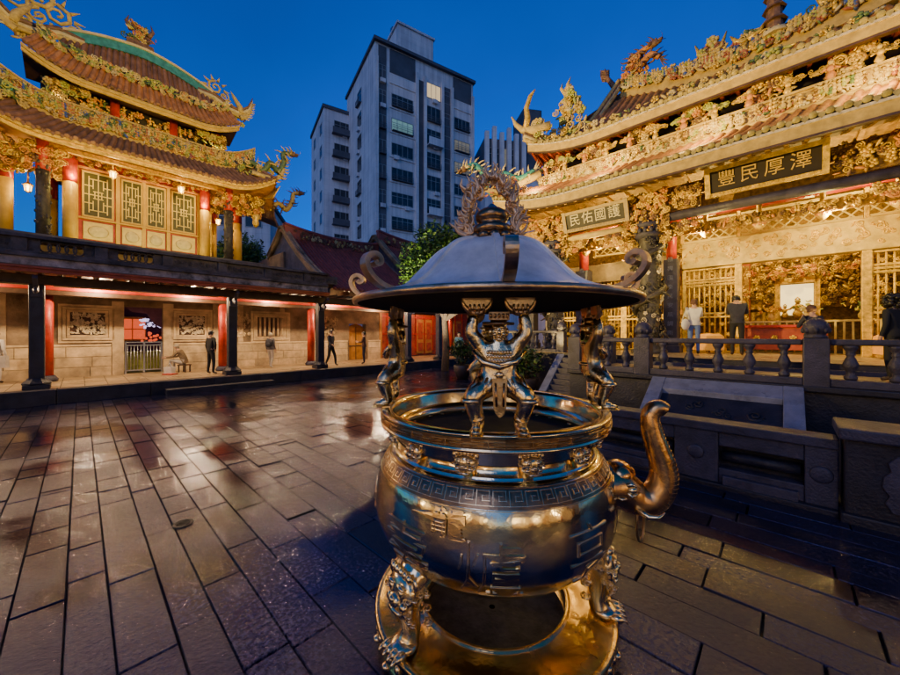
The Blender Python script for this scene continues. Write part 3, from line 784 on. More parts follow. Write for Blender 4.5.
part('flame_halo', mb, 'flame_copper' if 'flame_copper' in MATS else 'rim_metal', fin)

# ---------------------------------------------------------------- guardian figures that carry the canopy
def guardian():
    V = [(0,0,.245),(0,0,.30),(0,-.005,.375),(0,0,.43),(0,-.004,.462),           # 0 pelvis 1 waist 2 chest 3 neck 4 head base
         (-.082,0,.42),(-.142,-.01,.492),(-.118,-.005,.59),                       # 5 6 7 arm
         (.082,0,.42),(.142,-.01,.492),(.118,-.005,.59),                          # 8 9 10
         (-.055,-.01,.235),(-.138,-.075,.175),(-.098,-.035,.035),(-.118,-.105,.018),   # 11..14 leg
         (.055,-.01,.235),(.138,-.075,.175),(.098,-.035,.035),(.118,-.105,.018),
         (0,-.010,.503)]
    E = [(0,1),(1,2),(2,3),(3,4),(4,19),(2,5),(5,6),(6,7),(2,8),(8,9),(9,10),(0,11),(11,12),(12,13),(13,14),(0,15),(15,16),(16,17),(17,18)]
    Rr = [(.084,.066),(.080,.066),(.094,.072),.036,.037, .046,.038,.027, .046,.038,.027, .064,.055,.034,.024, .064,.055,.034,.024, .041]
    return skin(V, E, Rr, 0, 2)
gme = guardian()
def guardian_details():
    mb = MB()
    # face
    mb.ell((0,-.055,.492), (.010,.014,.015), 8, 6); mb.ell((0,-.022,.492), (.038,.030,.048), 14, 9)
    for s in (-1,1):
        mb.ell((s*.016,-.049,.505), (.010,.007,.007), 8, 5); mb.ell((s*.016,-.050,.517), (.015,.008,.005), 8, 4)
        mb.ell((s*.042,-.012,.495), (.009,.014,.020), 8, 5); mb.ell((s*.020,-.046,.482), (.013,.010,.012), 8, 5)
    mb.ell((0,-.051,.472), (.017,.008,.005), 8, 4); mb.ell((0,-.044,.458), (.020,.016,.010), 8, 5)
    # hat
    hat = MB(); hat.lathe([(.0,.590),(.040,.590),(.044,.565),(.040,.545),(.076,.541),(.080,.535),(.076,.529),(.03,.532)], (0,-.006,0), 24)
    hat.box(-.05,-.052,.553,.05,-.036,.592)
    for k in range(5): hat.ell((-.04+.02*k,-.054,.573), (.008,.006,.013), 6, 4)
    # armour, collar, belt
    arm = MB()
    arm.tube([(.072*math.cos(a), .052*math.sin(a)-.005, .405+.012*math.sin(a)) for a in [2*PI*k/20 for k in range(21)]], .011, 6, caps=False)
    for r_ in range(3):
        for k in range(9): arm.ell((-.056+.014*k,-.066+.00035*(abs(k-4)*10)**1.2*.4,.395-.022*r_), (.008,.006,.010), 6, 4)
    arm.tube([(-.12,-.03,.40),(-.075,-.075,.345),(0,-.085,.325),(.06,-.08,.345)], [.016,.018,.018,.014], 7)
    arm.tube([(.12,-.03,.40),(.075,-.075,.35),(0,-.088,.335)], [.016,.018,.014], 7)
    arm.tube([(.070*math.cos(a), .060*math.sin(a), .285) for a in [2*PI*k/20 for k in range(21)]], .012, 6, caps=False)
    arm.ell((0,-.068,.285), (.022,.012,.02), 8, 6)
    for s in (-1,1):
        arm.ell((s*.095,0,.435), (.035,.038,.024), 8, 6); arm.lathe([(.050,-.01),(.052,0),(.044,.012)], (s*.137,-.072,.165), 12)
        arm.tube([(s*.10,-.04,.06),(s*.11,-.05,.08)], [.034,.036], 10)
        for k in range(4): arm.tube([(s*(.03+.025*k),-.055,.27),(s*(.055+.03*k),-.085,.205-.006*k)], [.012,.014], 6)
    sk = MB()
    sk.prism([(-.036,.27),(.036,.27),(.03,.13),(.018,.10),(0,.085),(-.018,.10),(-.03,.13)], lambda x,y,h: (x,-.07-h-.02*(.27-y)*4,y), .012)
    sk.tube([(-.02,-.092,.25),(-.016,-.108,.14)], .006, 5); sk.tube([(.02,-.092,.25),(.016,-.108,.14)], .006, 5)
    # crescent cups held overhead with the fingers
    cup = []
    for s in (-1,1):
        c = MB(); cx = s*.108
        P = [(cx+.072*math.cos(a), -.005, .665+.075*math.sin(a)) for a in [PI+PI*k/12 for k in range(13)]]
        c.tube(P, [.006+.012*math.sin(PI*k/12) for k in range(13)], 7)
        pr = [(x,z) for x,_,z in P]
        c.prism(pr, lambda x,y,h: (x,-.012+h,y), .02)
        for k in range(4): c.tube([(cx-.03+.02*k,-.012,.588),(cx-.036+.024*k,-.03,.612),(cx-.034+.022*k,-.027,.632)], [.008,.007,.005], 5)
        c.tube([(cx+s*.03,.0,.575),(cx+s*.044,-.012,.60),(cx+s*.04,-.018,.615)], [.009,.008,.005], 5)
        c.ell((cx,-.002,.592), (.028,.02,.02), 8, 5)
        cup.append(c)
    boots = MB()
    for s in (-1,1):
        boots.ell((s*.112,-.085,.018), (.03,.055,.02), 10, 6); boots.box(s*.112-.032,-.14,0,s*.112+.032,-.02,.006)
    return mb, hat, arm, sk, cup, boots
first = True
for k in range(4):
    an = -94+90*k; M_ = Matrix.Translation(pol(.655, an, 1.466)) @ Matrix.Rotation(rad(an+90), 4, 'Z')
    mb = MB(); mb.add_mesh(gme, M_, True)
    face, hat, arm, sk, cup, boots = guardian_details()
    def xf(src):
        d = MB(); d.M = M_; i = d.pts(src.v); d.fc = src.fc; d.mi = src.mi; d.sm = src.sm; return d
    f2 = xf(face); i0 = len(mb.v); mb.v += f2.v
    for fc, sm in zip(f2.fc, f2.sm): mb.face(tuple(i0+j for j in fc), sm)
    fig = part('guardian_figure', mb, 'figure_metal', burner)
    part('hat', xf(hat), 'bronze_dark', fig); part('armour', xf(arm), 'letter_metal', fig); part('loin_cloth', xf(sk), 'trunk_metal', fig); part('boots', xf(boots), 'figure_metal', fig)
    for c in cup: part('crescent_cup', xf(c), 'rim_metal', fig)
# ================================================================== the main hall on the right
QC = .2                                     # centre line of the hall
hall = thing('temple_hall', 'ornate gilded temple hall with carved dragon columns and double tiled roof beyond the balustrade', 'temple hall', (11, QC, 0))
FZ = 1.33                                   # hall floor
# podium and terrace
mb = MB(); mb.box(10.8, QC-12, -.05, 24, QC+8.6, FZ); 
pod = part('podium', mb, 'stone_dark', hall, .02)
mb = MB()
for i in range(16):
    for j in range(9):
        q0 = QC-9.9+i*1.15; p0 = 10.75+j*.6
        mb.box(p0+.006, q0+.006, FZ, p0+.594, q0+1.144, FZ+.012+RND.uniform(0,.003))
part('floor_slabs', mb, 'floor_tile', pod)
mb = MB(); mb.box(10.55, QC-12, -.05, 10.8, QC+5.0, 1.21); part('step', mb, 'stone_grey', pod, .015)

# columns
def dragon_column(q, p=12.5):
    mb = MB(); c = (p, q, FZ)
    mb.lathe([(.50,0),(.52,.06),(.50,.12),(.40,.17),(.42,.24),(.36,.30),(.30,.34),(.29,3.62),(.31,3.66)], c, 20)
    col = part('column', mb, 'stone_carved', hall)
    mb = MB(); mb.lathe([(.31,3.64),(.40,3.70),(.42,3.78),(.36,3.86),(.37,3.92),(.46,4.0),(.47,4.08),(.36,4.12),(.36,4.2)], c, 20)
    for k in range(16): mb.ell((p+.43*math.cos(k*PI/8), q+.43*math.sin(k*PI/8), FZ+3.86), (.07,.07,.09), 6, 4)
    part('capital', mb, 'stone_grey', col)
    mb = MB()
    P = []
    for k in range(17):
        a = -2.2+k*.86; P.append((p+.40*math.cos(a), q+.40*math.sin(a), FZ+.55+k*.185))
    dragon(mb, P, .105, (0,0,1), 1.1)
    for k in range(150):
        a = RND.uniform(0, 2*PI); z = FZ+RND.uniform(.35, 3.6); r = .30
        mb.m = RND.choice((0,0,1)); c2 = Vector((p+r*math.cos(a), q+r*math.sin(a), z)); t_ = Vector((-math.sin(a), math.cos(a), 0)); n_ = Vector((math.cos(a), math.sin(a), 0))
        mb.f = lambda x, y, d, c2=c2, t_=t_, n_=n_: c2+t_*x+Vector((0,0,1))*y+n_*d
        (o_scroll if k % 3 else o_flower)(mb, 0, 0, .02, RND.uniform(.07,.12))
        if k % 9 == 0: o_figure(mb, 0, 0, .05, .32)
        mb.f = None
    part('coiled_dragon', mb, ['stone_carved','stone_hi'], col)  # paler stone on some pieces paints the highlights of the dark carving
for q in (6.36, 3.14, QC-2.95, QC-6.2): dragon_column(q)
def square_column(p, q, r=.2, top=5.3, mat='stone_grey', red=True):
    mb = MB(); mb.box(p-r, q-r, FZ, p+r, q+r, top-.9 if red else top)
    col = part('column', mb, mat, hall, .02)
    mb = MB(); mb.box(p-r*1.4, q-r*1.4, FZ, p+r*1.4, q+r*1.4, FZ+.25); mb.box(p-r*1.2, q-r*1.2, FZ+.25, p+r*1.2, q+r*1.2, FZ+.38); part('base', mb, mat, col, .02)
    if red:
        mb = MB(); mb.lathe([(r*.72, top-.9),(r*.72, top+.6)], (p,q,0), 14); part('upper_post', mb, 'red_lacquer', col)
    mb = MB()
    for k in range(9):
        me = glyph('福壽國泰民安風調雨順'[k], .17, .5, 0, 0)
        for v in me.vertices: pass
        mb.f = lambda x, y, z, k=k: (p-r-(.008 if z > 0 else -.01), q-x, FZ+3.05-.3*k+y)
        i0 = mb.pts([v.co for v in me.vertices])
        for f_ in me.polygons: mb.face(tuple(i0+j for j in f_.vertices))
        mb.f = None; bpy.data.meshes.remove(me)
    part('couplet_lettering', mb, 'stone_pale', col)
square_column(13.5, 2.72); square_column(13.6, 5.7, .24); square_column(13.5, QC-2.5); square_column(13.6, QC-5.4, .24); square_column(13.6, 8.0, .2)

# architrave beams (front line) and the purlin
def beam(p, q0, q1, z, rr, mat, round_=True, h=None):
    mb = MB()
    if round_: mb.tube([(p, q0, z), (p, q1, z)], rr, 12)
    else: mb.box(p-rr, q0, z-(h or rr), p+rr, q1, z+(h or rr))
    return part('beam', mb, mat, hall, 0 if round_ else .015)
beam(12.35, QC-2.7, 3.0, 5.50, .13, 'stone_grey'); beam(12.35, 3.35, 6.2, 5.42, .11, 'lintel_stone'); beam(12.35, QC-6.1, QC-3.2, 5.45, .12, 'stone_grey'); beam(12.35, 6.5, 8.2, 5.42, .11, 'stone_grey')
beam(12.9, QC-7.6, QC+7.7, 5.95, .12, 'gold_dark', False, .2); beam(13.5, QC-7.6, QC+7.7, 5.75, .1, 'red_lacquer', False, .12)
# carved gold masses on the front line above and around the columns
def carve(q0, q1, z0, z1, p, n, size, mis, name='carved_panel', par=None, dd=.6):
    mb = MB(); mb.f = lambda x, y, d: (p-d, q0+x, z0+y)
    relief(mb, q1-q0, z1-z0, n, size, mis, dd=dd)
    mb.f = None; mb.m = 10; mb.box(p, q0, z0, p+.05, q1, z1)
    return part(name, mb, ORN, par or hall)
for q in (6.36, 3.14, QC-2.95, QC-6.2):
    carve(q-.62, q+.62, 5.1, 6.35, 12.22, 110, .13, GOLDY+[1,1,6], 'bracket_carving', dd=1.3)
    for s in (-1, 1):            # drop brackets (queti) either side of the capital
        mb = MB(); mb.m = 1
        for k in range(46):
            x = RND.uniform(0, 1); y = RND.uniform(0, 1-x*.8); mb.m = RND.choice(GOLDY)
            mb.f = lambda a, b, d, x=x, y=y: (12.42-d, q+s*(.32+x*.95)+a, 5.3-y*.62+b)
            RND.choice((o_scroll, o_flower, o_leaf))(mb, 0, 0, RND.uniform(0,.1), .10)
        mb.f = None; mb.m = 10; mb.prism([(q+s*.3,5.33),(q+s*1.3,5.33),(q+s*1.25,5.2),(q+s*.7,4.95),(q+s*.3,4.7)], lambda x,y,h: (12.44+h,x,y), .07)
        part('drop_bracket', mb, ORN, hall)
for q0, q1 in ((1.75, 2.5), (-1.9, -.85), (-2.9,-1.95)): carve(q0, q1, 5.65, 6.3, 12.3, 60, .12, GOLDY, 'bracket_carving', dd=1.1)
carve(QC-7.4, QC+7.7, 5.02, 5.32, 12.9, 360, .10, GOLDY, 'frieze')
carve(QC-7.4, QC+7.7, 6.15, 6.5, 12.62, 260, .13, GOLDY+[6,9], 'frieze')
# hanging lotus bosses and horizontal arms between
for i in range(12):
    q = QC-7+i*1.22
    if min(abs(q-c) for c in (6.36, 3.14, QC-2.95)) < .5: continue
    mb = MB(); mb.m = 1
    mb.lathe([(.02,4.86),(.09,4.92),(.13,5.0),(.10,5.08),(.14,5.14),(.10,5.2),(.06,5.22),(.06,5.75)], (13.05, q, 0), 10); mb.m = 6
    for k in range(8): mb.ell((13.05+.11*math.cos(k*PI/4), q+.11*math.sin(k*PI/4), 5.05), (.05,.05,.09), 6, 4)
    part('lotus_boss', mb, ORN, hall)

# lattice facade at p = 14.3
PF = 14.3
mb = MB(); mb.box(PF-.12, QC-7.6, 4.15, PF+.2, 2.55, 5.0); lint = part('stone_lintel', mb, 'lintel_stone', hall, .02)
mb = MB(); mb.box(PF-.10, 2.9, 4.0, PF+.2, 7.6, 4.72); part('stone_lintel', mb, 'stone_warm', hall, .02)
mb = MB(); mb.f = lambda x, y, d: (PF-.12-d, QC-7.4+x, 4.22+y)
for k in range(22):
    mb.m = 0
    for j in range(9): RND.choice((o_scroll,o_scroll,o_leaf))(mb, .25+.45*k+RND.uniform(-.22,.22), RND.uniform(.1,.66), .004, RND.uniform(.05,.11))
part('cloud_relief', mb, ['gold_paint'], lint)
def diamond(q0, q1, z0, z1, p, st=.26, w=.034, mat='lattice_pale'):
    mb = MB(); H_ = z1-z0; L_ = q1-q0; n = int((L_+H_)/st)+1
    for k in range(n):
        for s in (0, 1):
            x0 = k*st-H_; x1 = k*st; y0, y1 = 0, H_
            if x0 < 0: y0 = -x0; x0 = 0
            if x1 > L_: y1 = H_-(x1-L_); x1 = L_
            if x1 <= x0: continue
            if s: a, b = (p+.012, q0+L_-x0, z0+y0), (p+.012, q0+L_-x1, z0+y1)
            else: a, b = (p, q0+x0, z0+y0), (p, q0+x1, z0+y1)
            mb.bar(a, b, w, .022, (1,0,0))
    mb.box(p-.03, q0, z0-.04, p+.03, q1, z0+.03); mb.box(p-.03, q0, z1-.03, p+.03, q1, z1+.04)
    return part('diamond_lattice', mb, mat, hall)
for q0, q1 in ((QC-4.3, -1.62), (-1.5, 1.0), (1.12, 2.5), (2.95, 4.3), (4.4, 5.5), (5.9, 7.3)):
    diamond(q0, q1, 5.06, 5.72, PF)
    mb = MB(); mb.box(PF-.06, q1+.01, 5.0, PF+.06, q1+.1, 6.0); part('mullion', mb, 'gold_paint', hall, .01)
# gilded gate screens: bars with medallions (left and right of the open centre)
def screen(q0, q1, z0=FZ, z1=4.12, n=None):
    mb = MB(); L_ = q1-q0; n = n or int(L_/.13); p = PF
    for k in range(n+1):
        q = q0+L_*k/n; mb.m = 0; mb.tube([(p, q, z0), (p, q, z1)], .024, 6)
        for z in ([z0+.3+.32*j for j in range(int((z1-z0-.4)/.32)+1)] if k < n else []):
            if (k+int(z*3)) % 2 == 0:
                mb.m = 1; mb.f = lambda x, y, d, q=q, z=z: (p-.01-d, q+L_/n/2+x, z+y)
                (o_flower if (k*7+int(z*10)) % 3 else o_scroll)(mb, 0, 0, .0, .062); mb.f = None
    for z in (z0+.02, z0+1.15, z0+1.27, z0+2.2, z0+2.3, z1-.4, z1-.05): mb.m = 0; mb.box(p-.04, q0, z, p+.04, q1, z+.06)
    for q in (q0, q1): mb.box(p-.05, q-.05, z0, p+.05, q+.05, z1)
    return part('gate_screen', mb, ['gold_paint','gold_paint'], hall)
screen(1.1, 2.5); screen(-3.1, -1.62); screen(2.95, 4.4); screen(4.5, 5.45); screen(5.9, 7.4)
for q in (1.06, -1.56):
    mb = MB(); mb.box(PF-.1, q-.09, FZ, PF+.1, q+.09, 4.15); part('gate_post', mb, 'gold_paint', hall, .012)
# hall interior: side walls, back wall and ceiling
mb = MB()
mb.box(19.4, QC-7.6, FZ, 19.6, QC+7.6, 7); mb.box(14.6, QC-7.7, FZ, 19.6, QC-7.55, 7); mb.box(14.6, QC+7.55, FZ, 19.6, QC+7.7, 7)
part('inner_wall', mb, 'gold_dark', hall)
mb = MB(); mb.box(12.7, QC-7.9, 6.9, 19.6, QC+7.9, 7.0)
for k in range(26): mb.box(12.7, QC-7.6+k*.6, 6.8, 19.4, QC-7.5+k*.6, 6.9)
part('ceiling', mb, 'gold_dark', hall)
# the shrine: carved gold tiers around the bright niche
carve(-2.6, 2.6, FZ+1.6, 4.9, 18.6, 520, .16, [1,10,10,9,1,10], 'shrine_carving', dd=1.4)
for qa in [-7.2+.9*k for k in range(5)]+[2.75+.9*k for k in range(5)]:
    mb = MB(); mb.m = 9; mb.box(16.4, qa, FZ, 16.5, qa+.86, 5.2); mb.m = 10
    for z in (FZ+.05, FZ+.9, FZ+1.05, FZ+3.2, FZ+3.7): mb.box(16.32, qa, z, 16.4, qa+.86, z+.06)
    for k in range(5): mb.box(16.34, qa+k*.2, FZ, 16.39, qa+k*.2+.035, 5.2)
    mb.f = lambda x, y, d, qa=qa: (16.38-d, qa+.05+x, FZ+1.15+y)
    for k in range(14): mb.m = RND.choice((1,1,6)); RND.choice((o_scroll,o_flower))(mb, RND.uniform(.1,.7), RND.uniform(.1,1.9), .02, .09)
    part('inner_screen', mb, ORN, hall)
mb = MB(); mb.box(17.6, -.72, 2.62, 17.62, .12, 3.72); shr = part('shrine_niche', mb, 'shrine_glow', hall)
mb = MB()
for q in (-.88, .13): mb.box(17.45, q, 2.3, 17.7, q+.14, 3.95)
mb.box(17.45, -.88, 3.76, 17.7, .27, 3.95); part('niche_frame', mb, 'gold_paint', shr, .01)
mb = MB(); mb.f = lambda x, y, d: (17.3-d, -1.9+x, 3.9+y); relief(mb, 3.6, .5, 80, .13, [3,6,9,1,10], figs=0); part('valance', mb, ORN, shr)
for q, h in ((-.6,.5),(-.32,.72),(.0,.5)):
    mb = MB(); mb.m = 1; mb.f = lambda x, y, d, q=q: (17.3-d, q+x, 2.5+y); o_figure(mb, 0, 0, 0, h); part('shrine_figure', mb, ORN, shr)
for q in (-2.1, .95):
    mb = MB(); mb.box(17.2, q, FZ, 17.5, q+.3, 4.7); part('column', mb, 'red_wood', hall, .02)
    carve(q+.02, q+.28, FZ+.6, 4.5, 17.18, 60, .09, GOLDY, 'column_carving')

# ---------------------------------------------------------------- lower roof
E0, EZ = 11.0, 6.72
def upturn(q, half, amt, st=.62): a = abs(q-QC)/half; return amt*max(0, (a-st)/(1-st))**2
HL = 7.9
mb = MB()
eL = lambda s: (E0-.25*max(0,abs(2*s-1)-.8)*5*.3, QC-12+s*(12+HL), EZ+upturn(QC-12+s*(12+HL), HL, .45))
tL = lambda s: (12.25, QC-12+s*(12+HL-.5), 7.45+upturn(QC-12+s*(12+HL), HL, .3))
tile_slope(mb, eL, tL, 78, 4, .075, .06)
roof1 = part('lower_roof', mb, ['tile_orange','tile_end'], hall)
# eave boards, fascia below tile ends, ceiling of the eave
mb = MB()
nn = 40
for k in range(nn):
    s0, s1 = k/nn, (k+1)/nn; a = Vector(eL(s0)); b = Vector(eL(s1)); o_ = Vector((.06,0,-.10))
    def seg(da, db, w, h): mb.hexa([a+Vector((da,0,db)), b+Vector((da,0,db)), b+Vector((da+w,0,db)), a+Vector((da+w,0,db)), a+Vector((da,0,db+h)), b+Vector((da,0,db+h)), b+Vector((da+w,0,db+h)), a+Vector((da+w,0,db+h))])
    mb.m = 0; seg(.04, -.40, .06, .25); mb.m = 1; seg(.0, -.15, .09, .06); mb.m = 2; seg(.03, -.455, .14, .05)
part('fascia', mb, ['fascia','stone_hi','wood_dark'], roof1)
mb = MB()
for k in range(60):
    s = (k+.5)/60; a = Vector(eL(s)); mb.bar(a+Vector((.1,0,-.43)), Vector((12.7, a.y, 6.80)), .09, .09)
part('rafters', mb, 'gold_dark', roof1)
mb = MB(); mb.grid(lambda s, t: Vector(eL(s))*(1-t)+Vector((12.9, eL(s)[1], 6.85))*t+Vector((.08,0,-.26))*(1-t), 30, 2); part('eave_ceiling', mb, 'wood_dark', roof1)
# left end of the lower roof: short hip return and upswept corner
mb = MB()
eH = lambda s: (E0+s*4.5, QC+HL, EZ+.45*(1-min(1,s*2.2))**2); tH = lambda s: (12.3+s*3.2, QC+HL-1.25, 7.5)
tile_slope(mb, eH, tH, 17, 4, .075, .06); part('tile_return', mb, ['tile_orange','tile_end'], roof1)
# ridge roll above the tiles, then the coloured frieze
mb = MB(); mb.tube([(12.3, QC-12, 7.5), (12.3, QC+HL-1.2, 7.5), (12.3+3.2, QC+HL-1.2, 7.5)], .07, 8); part('roof_roll', mb, 'fascia', roof1)
fr = MB(); fr.box(12.4, QC-12, 7.42, 12.55, QC+HL-1.1, 8.02); fr.box(12.34, QC-12, 7.98, 12.6, QC+HL-1.05, 8.04)
fz = part('roof_frieze', fr, 'fascia', hall)
for k in range(8):
    q0 = QC-9.9+k*2.09
    mb = MB(); mb.f = lambda x, y, d, q0=q0: (12.40-d, q0+x, 7.56+y); relief(mb, 2.02, .42, 95, .13, CREAMY+[7,0,0], dd=.5, figs=.25); part('ceramic_relief', mb, ORN, fz)
# corner dragon of the lower roof
mb = MB()
c = Vector((E0, QC+HL, EZ+.5))
mb.m = 0; mb.tube([c+Vector((1.3,-1.2,.95)), c+Vector((.7,-.5,.5)), c+Vector((.1,0,.2)), c+Vector((-.25,.35,.35)), c+Vector((-.38,.6,.75))], [.16,.14,.12,.08,.02], 8)
dragon(mb, [c+Vector((1.2,-1.0,1.1)), c+Vector((.7,-.6,.75)), c+Vector((.4,-.1,1.0)), c+Vector((.05,.2,.7)), c+Vector((-.1,.55,1.15)), c+Vector((-.2,.85,1.45)), c+Vector((-.45,1.1,1.3))], .13, (8,7,9), 1.4)
dragon(mb, [c+Vector((1.5,.6,.2)), c+Vector((1.1,.5,.7)), c+Vector((.8,.7,.5)), c+Vector((.5,.9,1.0)), c+Vector((.2,1.0,.9))], .09, (8,0,9), 1.4)
for k in range(50):
    mb.m = RND.choice((9,3,0,6,9,3)); b_ = c+Vector((RND.uniform(-.2,1.3), RND.uniform(-1.0,.75), RND.uniform(.1,.75)))
    mb.f = lambda x, y, d, b_=b_: b_+Vector((-d, x, y)); RND.choice((o_scroll, o_flower, o_leaf))(mb, 0, 0, 0, .13); mb.f = None
part('corner_dragon', mb, ORN, roof1)

# ---------------------------------------------------------------- bracket zone between the roofs
mb = MB(); mb.box(13.1, QC-12, 8.0, 13.2, QC+7.0, 9.0); part('clerestory_wall', mb, 'black_c', hall)
for k in range(10):
    q = QC-7.35+1.5*k
    mb = MB(); mb.m = 5 if False else 6
    mb.lathe([(.10,8.0),(.10,8.85)], (12.75, q, 0), 10)
    for j in range(30):
        mb.m = RND.choice(GOLDY+[0,3,0]); b_ = Vector((12.55+RND.uniform(0,.2), q+RND.gauss(0,.2), 8.12+RND.uniform(0,.55)))
        mb.f = lambda x, y, d, b_=b_: b_+Vector((-d, x, y)); RND.choice((o_scroll, o_flower, o_leaf, o_flower))(mb, 0, 0, 0, .13)
        mb.f = None
    for s in (-1, 1):
        mb.m = 4 if k in (1, 9) or k % 3 == 0 else 1
        for j in range(16):
            t = j/15; b_ = Vector((12.6, q+s*(.18+.5*t), 8.62-.18*math.sin(t*2)+RND.uniform(-.05,.05)))
            mb.f = lambda x, y, d, b_=b_: b_+Vector((-d, x, y)); o_scroll(mb, 0, 0, 0, .10*(1.1-.5*t)); mb.f = None
    mb.m = 6
    mb.f = lambda x, y, d, q=q: (12.5-d, q+x, 8.05+y); o_figure(mb, .35, 0, .05, .5); mb.m = 1; o_figure(mb, -.4, 0, .05, .45); mb.f = None
    part('roof_bracket', mb, ORN, hall)
# ---------------------------------------------------------------- upper roof
HU = 7.25; UZ = 9.08
eU = lambda s: (12.3, QC-11+s*(11+HU), UZ+upturn(QC-11+s*(11+HU), HU, .55))
RQ = 4.7
def tU(s):
    q = QC-11+s*(11+HU)
    if q-QC <= RQ: return (15.4, q, 10.98+.75*max(0,(q-QC)/RQ)**2.2)
    t = (q-QC-RQ)/(HU-RQ); return (15.4-t*2.75, QC+RQ+(q-QC-RQ)*.92, 11.73-2.25*t**.8)
mb = MB(); tile_slope(mb, eU, tU, 72, 7, .075, .22)
roof2 = part('upper_roof', mb, ['tile_orange','tile_end'], hall)
mb = MB()
for k in range(nn):
    s0, s1 = k/nn, (k+1)/nn; a = Vector(eU(s0)); b = Vector(eU(s1))
    mb.m = 0; seg(.04, -.38, .06, .25); mb.m = 1; seg(.0, -.14, .09, .06); mb.m = 2; seg(.03, -.44, .14, .05)
part('fascia', mb, ['fascia','stone_hi','wood_dark'], roof2)
mb = MB(); mb.grid(lambda s, t: Vector(eU(s))*(1-t)+Vector((13.3, eU(s)[1], 8.95))*t+Vector((.08,0,-.3))*(1-t), 30, 2); part('eave_ceiling', mb, 'red_wood', roof2)
mb = MB()
for k in range(52):
    s = (k+.5)/52; a = Vector(eU(s)); mb.bar(a+Vector((.1,0,-.40)), Vector((13.1, a.y, 8.85)), .08, .08)
part('rafters', mb, 'red_wood', roof2)
# ceramic flowers along the lower edge of the upper tiles
mb = MB()
for k in range(150):
    s = RND.random()*.97; a = Vector(eU(s)).lerp(Vector(tU(s)), RND.uniform(.02,.16)); mb.m = RND.choice([4,0,7,2,1,0,1])
    b_ = a+Vector((-.05,0,.08)); mb.f = lambda x, y, d, b_=b_: b_+Vector((-d, x, y)); RND.choice((o_flower, o_leaf))(mb, 0, 0, 0, RND.uniform(.08,.15)); mb.f = None
part('ceramic_flowers', mb, ORN, roof2)
# main ridge: a curved wall with relief on its face
rz = lambda q: 11.12+.75*max(0,min(1.1,abs(q-QC)/RQ))**2.2
mb = MB(); n_ = 40
for k in range(n_):
    q0 = QC-11+(11+RQ)*k/n_; q1 = QC-11+(11+RQ)*(k+1)/n_
    z0a, z1a = rz(max(q0,QC-RQ) if q0 > QC-RQ else QC), rz(q1 if q1 > QC-RQ else QC)
    mb.hexa([(15.3,q0,z0a-.2),(15.6,q0,z0a-.2),(15.6,q1,z1a-.2),(15.3,q1,z1a-.2),(15.3,q0,z0a+.55),(15.6,q0,z0a+.55),(15.6,q1,z1a+.55),(15.3,q1,z1a+.55)])
ridge = part('roof_ridge', mb, 'fascia', roof2)
for k in range(7):
    q0 = QC-9.0+k*1.95
    mb = MB(); mb.f = lambda x, y, d, q0=q0: (15.28-d, q0+x, rz(q0+x)+.02+y); relief(mb, 1.9, .55, 80, .17, CREAMY+[0,0,3,5], figs=.3, dd=.7); part('ceramic_relief', mb, ORN, ridge)
# things on the ridge: end dragon, tail fish, mid figures, the pagoda finial
def cluster(mb, c, n, sx, sy, sz, size, mis):
    for k in range(n):
        t = RND.random(); b_ = Vector(c)+Vector((RND.uniform(-sx,sx), RND.gauss(0,.5)*sy*(1.1-t), t*sz)); mb.m = RND.choice(mis)
        mb.f = lambda x, y, d, b_=b_: b_+Vector((-d, x, y)); RND.choice((o_scroll, o_flower, o_leaf, o_figure if size > .1 else o_leaf))(mb, 0, 0, 0, size*RND.uniform(.7,1.2)); mb.f = None
mb = MB(); q = QC+RQ
cluster(mb, (15.3, q-.5, rz(q)+.4), 60, .12, .55, .75, .17, [9,6,10,0,6,3])
dragon(mb, [(15.4,q-1.4,rz(q)+.75), (15.3,q-1.1,rz(q)+.95), (15.35,q-.7,rz(q)+.75), (15.3,q-.4,rz(q)+1.0), (15.35,q-.75,rz(q)+1.25), (15.3,q-1.2,rz(q)+1.3)], .14, (6,9,9), 1.3)
part('ridge_dragon', mb, ORN, ridge)
mb = MB()
P = [(15.4, q-.3, rz(q)+.1), (15.35,q+.25,rz(q)+.35), (15.3,q+.5,rz(q)+.8), (15.25,q+.6,rz(q)+1.25)]
mb.m = 9; mb.tube(P, [.16,.13,.09,.02], 7)
for k in range(5): o = Vector((15.3,q+.45,rz(q)+.7+.1*k)); mb.tube([o, o+Vector((0,.25,.12)), o+Vector((0,.36,.42-.05*k))], [.06,.05,.01], 5)
part('swallowtail_horn', mb, ORN, ridge)
# hip ridge: swept down from the ridge end to the eave corner
hp = [Vector((15.35,q+.05,rz(q)+.25)), Vector((14.9,q+.35,rz(q)-.55)), Vector((14.2,q+.9,10.15)), Vector((13.4,q+1.6,9.62)), Vector((12.7,q+2.15,9.55)), Vector((12.15,QC+HU+.05,9.72))]
mb = MB()
sm = []
for i in range(len(hp)-1):
    for k in range(5):
        q0, q1, q2, q3 = hp[max(i-1,0)], hp[i], hp[i+1], hp[min(i+2,len(hp)-1)]; t = k/5
        sm.append(.5*((2*q1)+(q2-q0)*t+(2*q0-5*q1+4*q2-q3)*t*t+(3*q1-q0-3*q2+q3)*t**3))
sm.append(hp[-1])
for d_, m_ in ((-.06,0),(.06,7),(.17,9),(.28,0)):
    mb.m = m_; mb.tube([p+Vector((-.05,0,d_)) for p in sm], .085, 7)
hip = part('hip_ridge', mb, ORN, roof2)
mb = MB(); c = (13.2, QC+5.95, 9.75); cluster(mb, c, 130, .12, .75, 1.9, .17, PALE+[4,0])
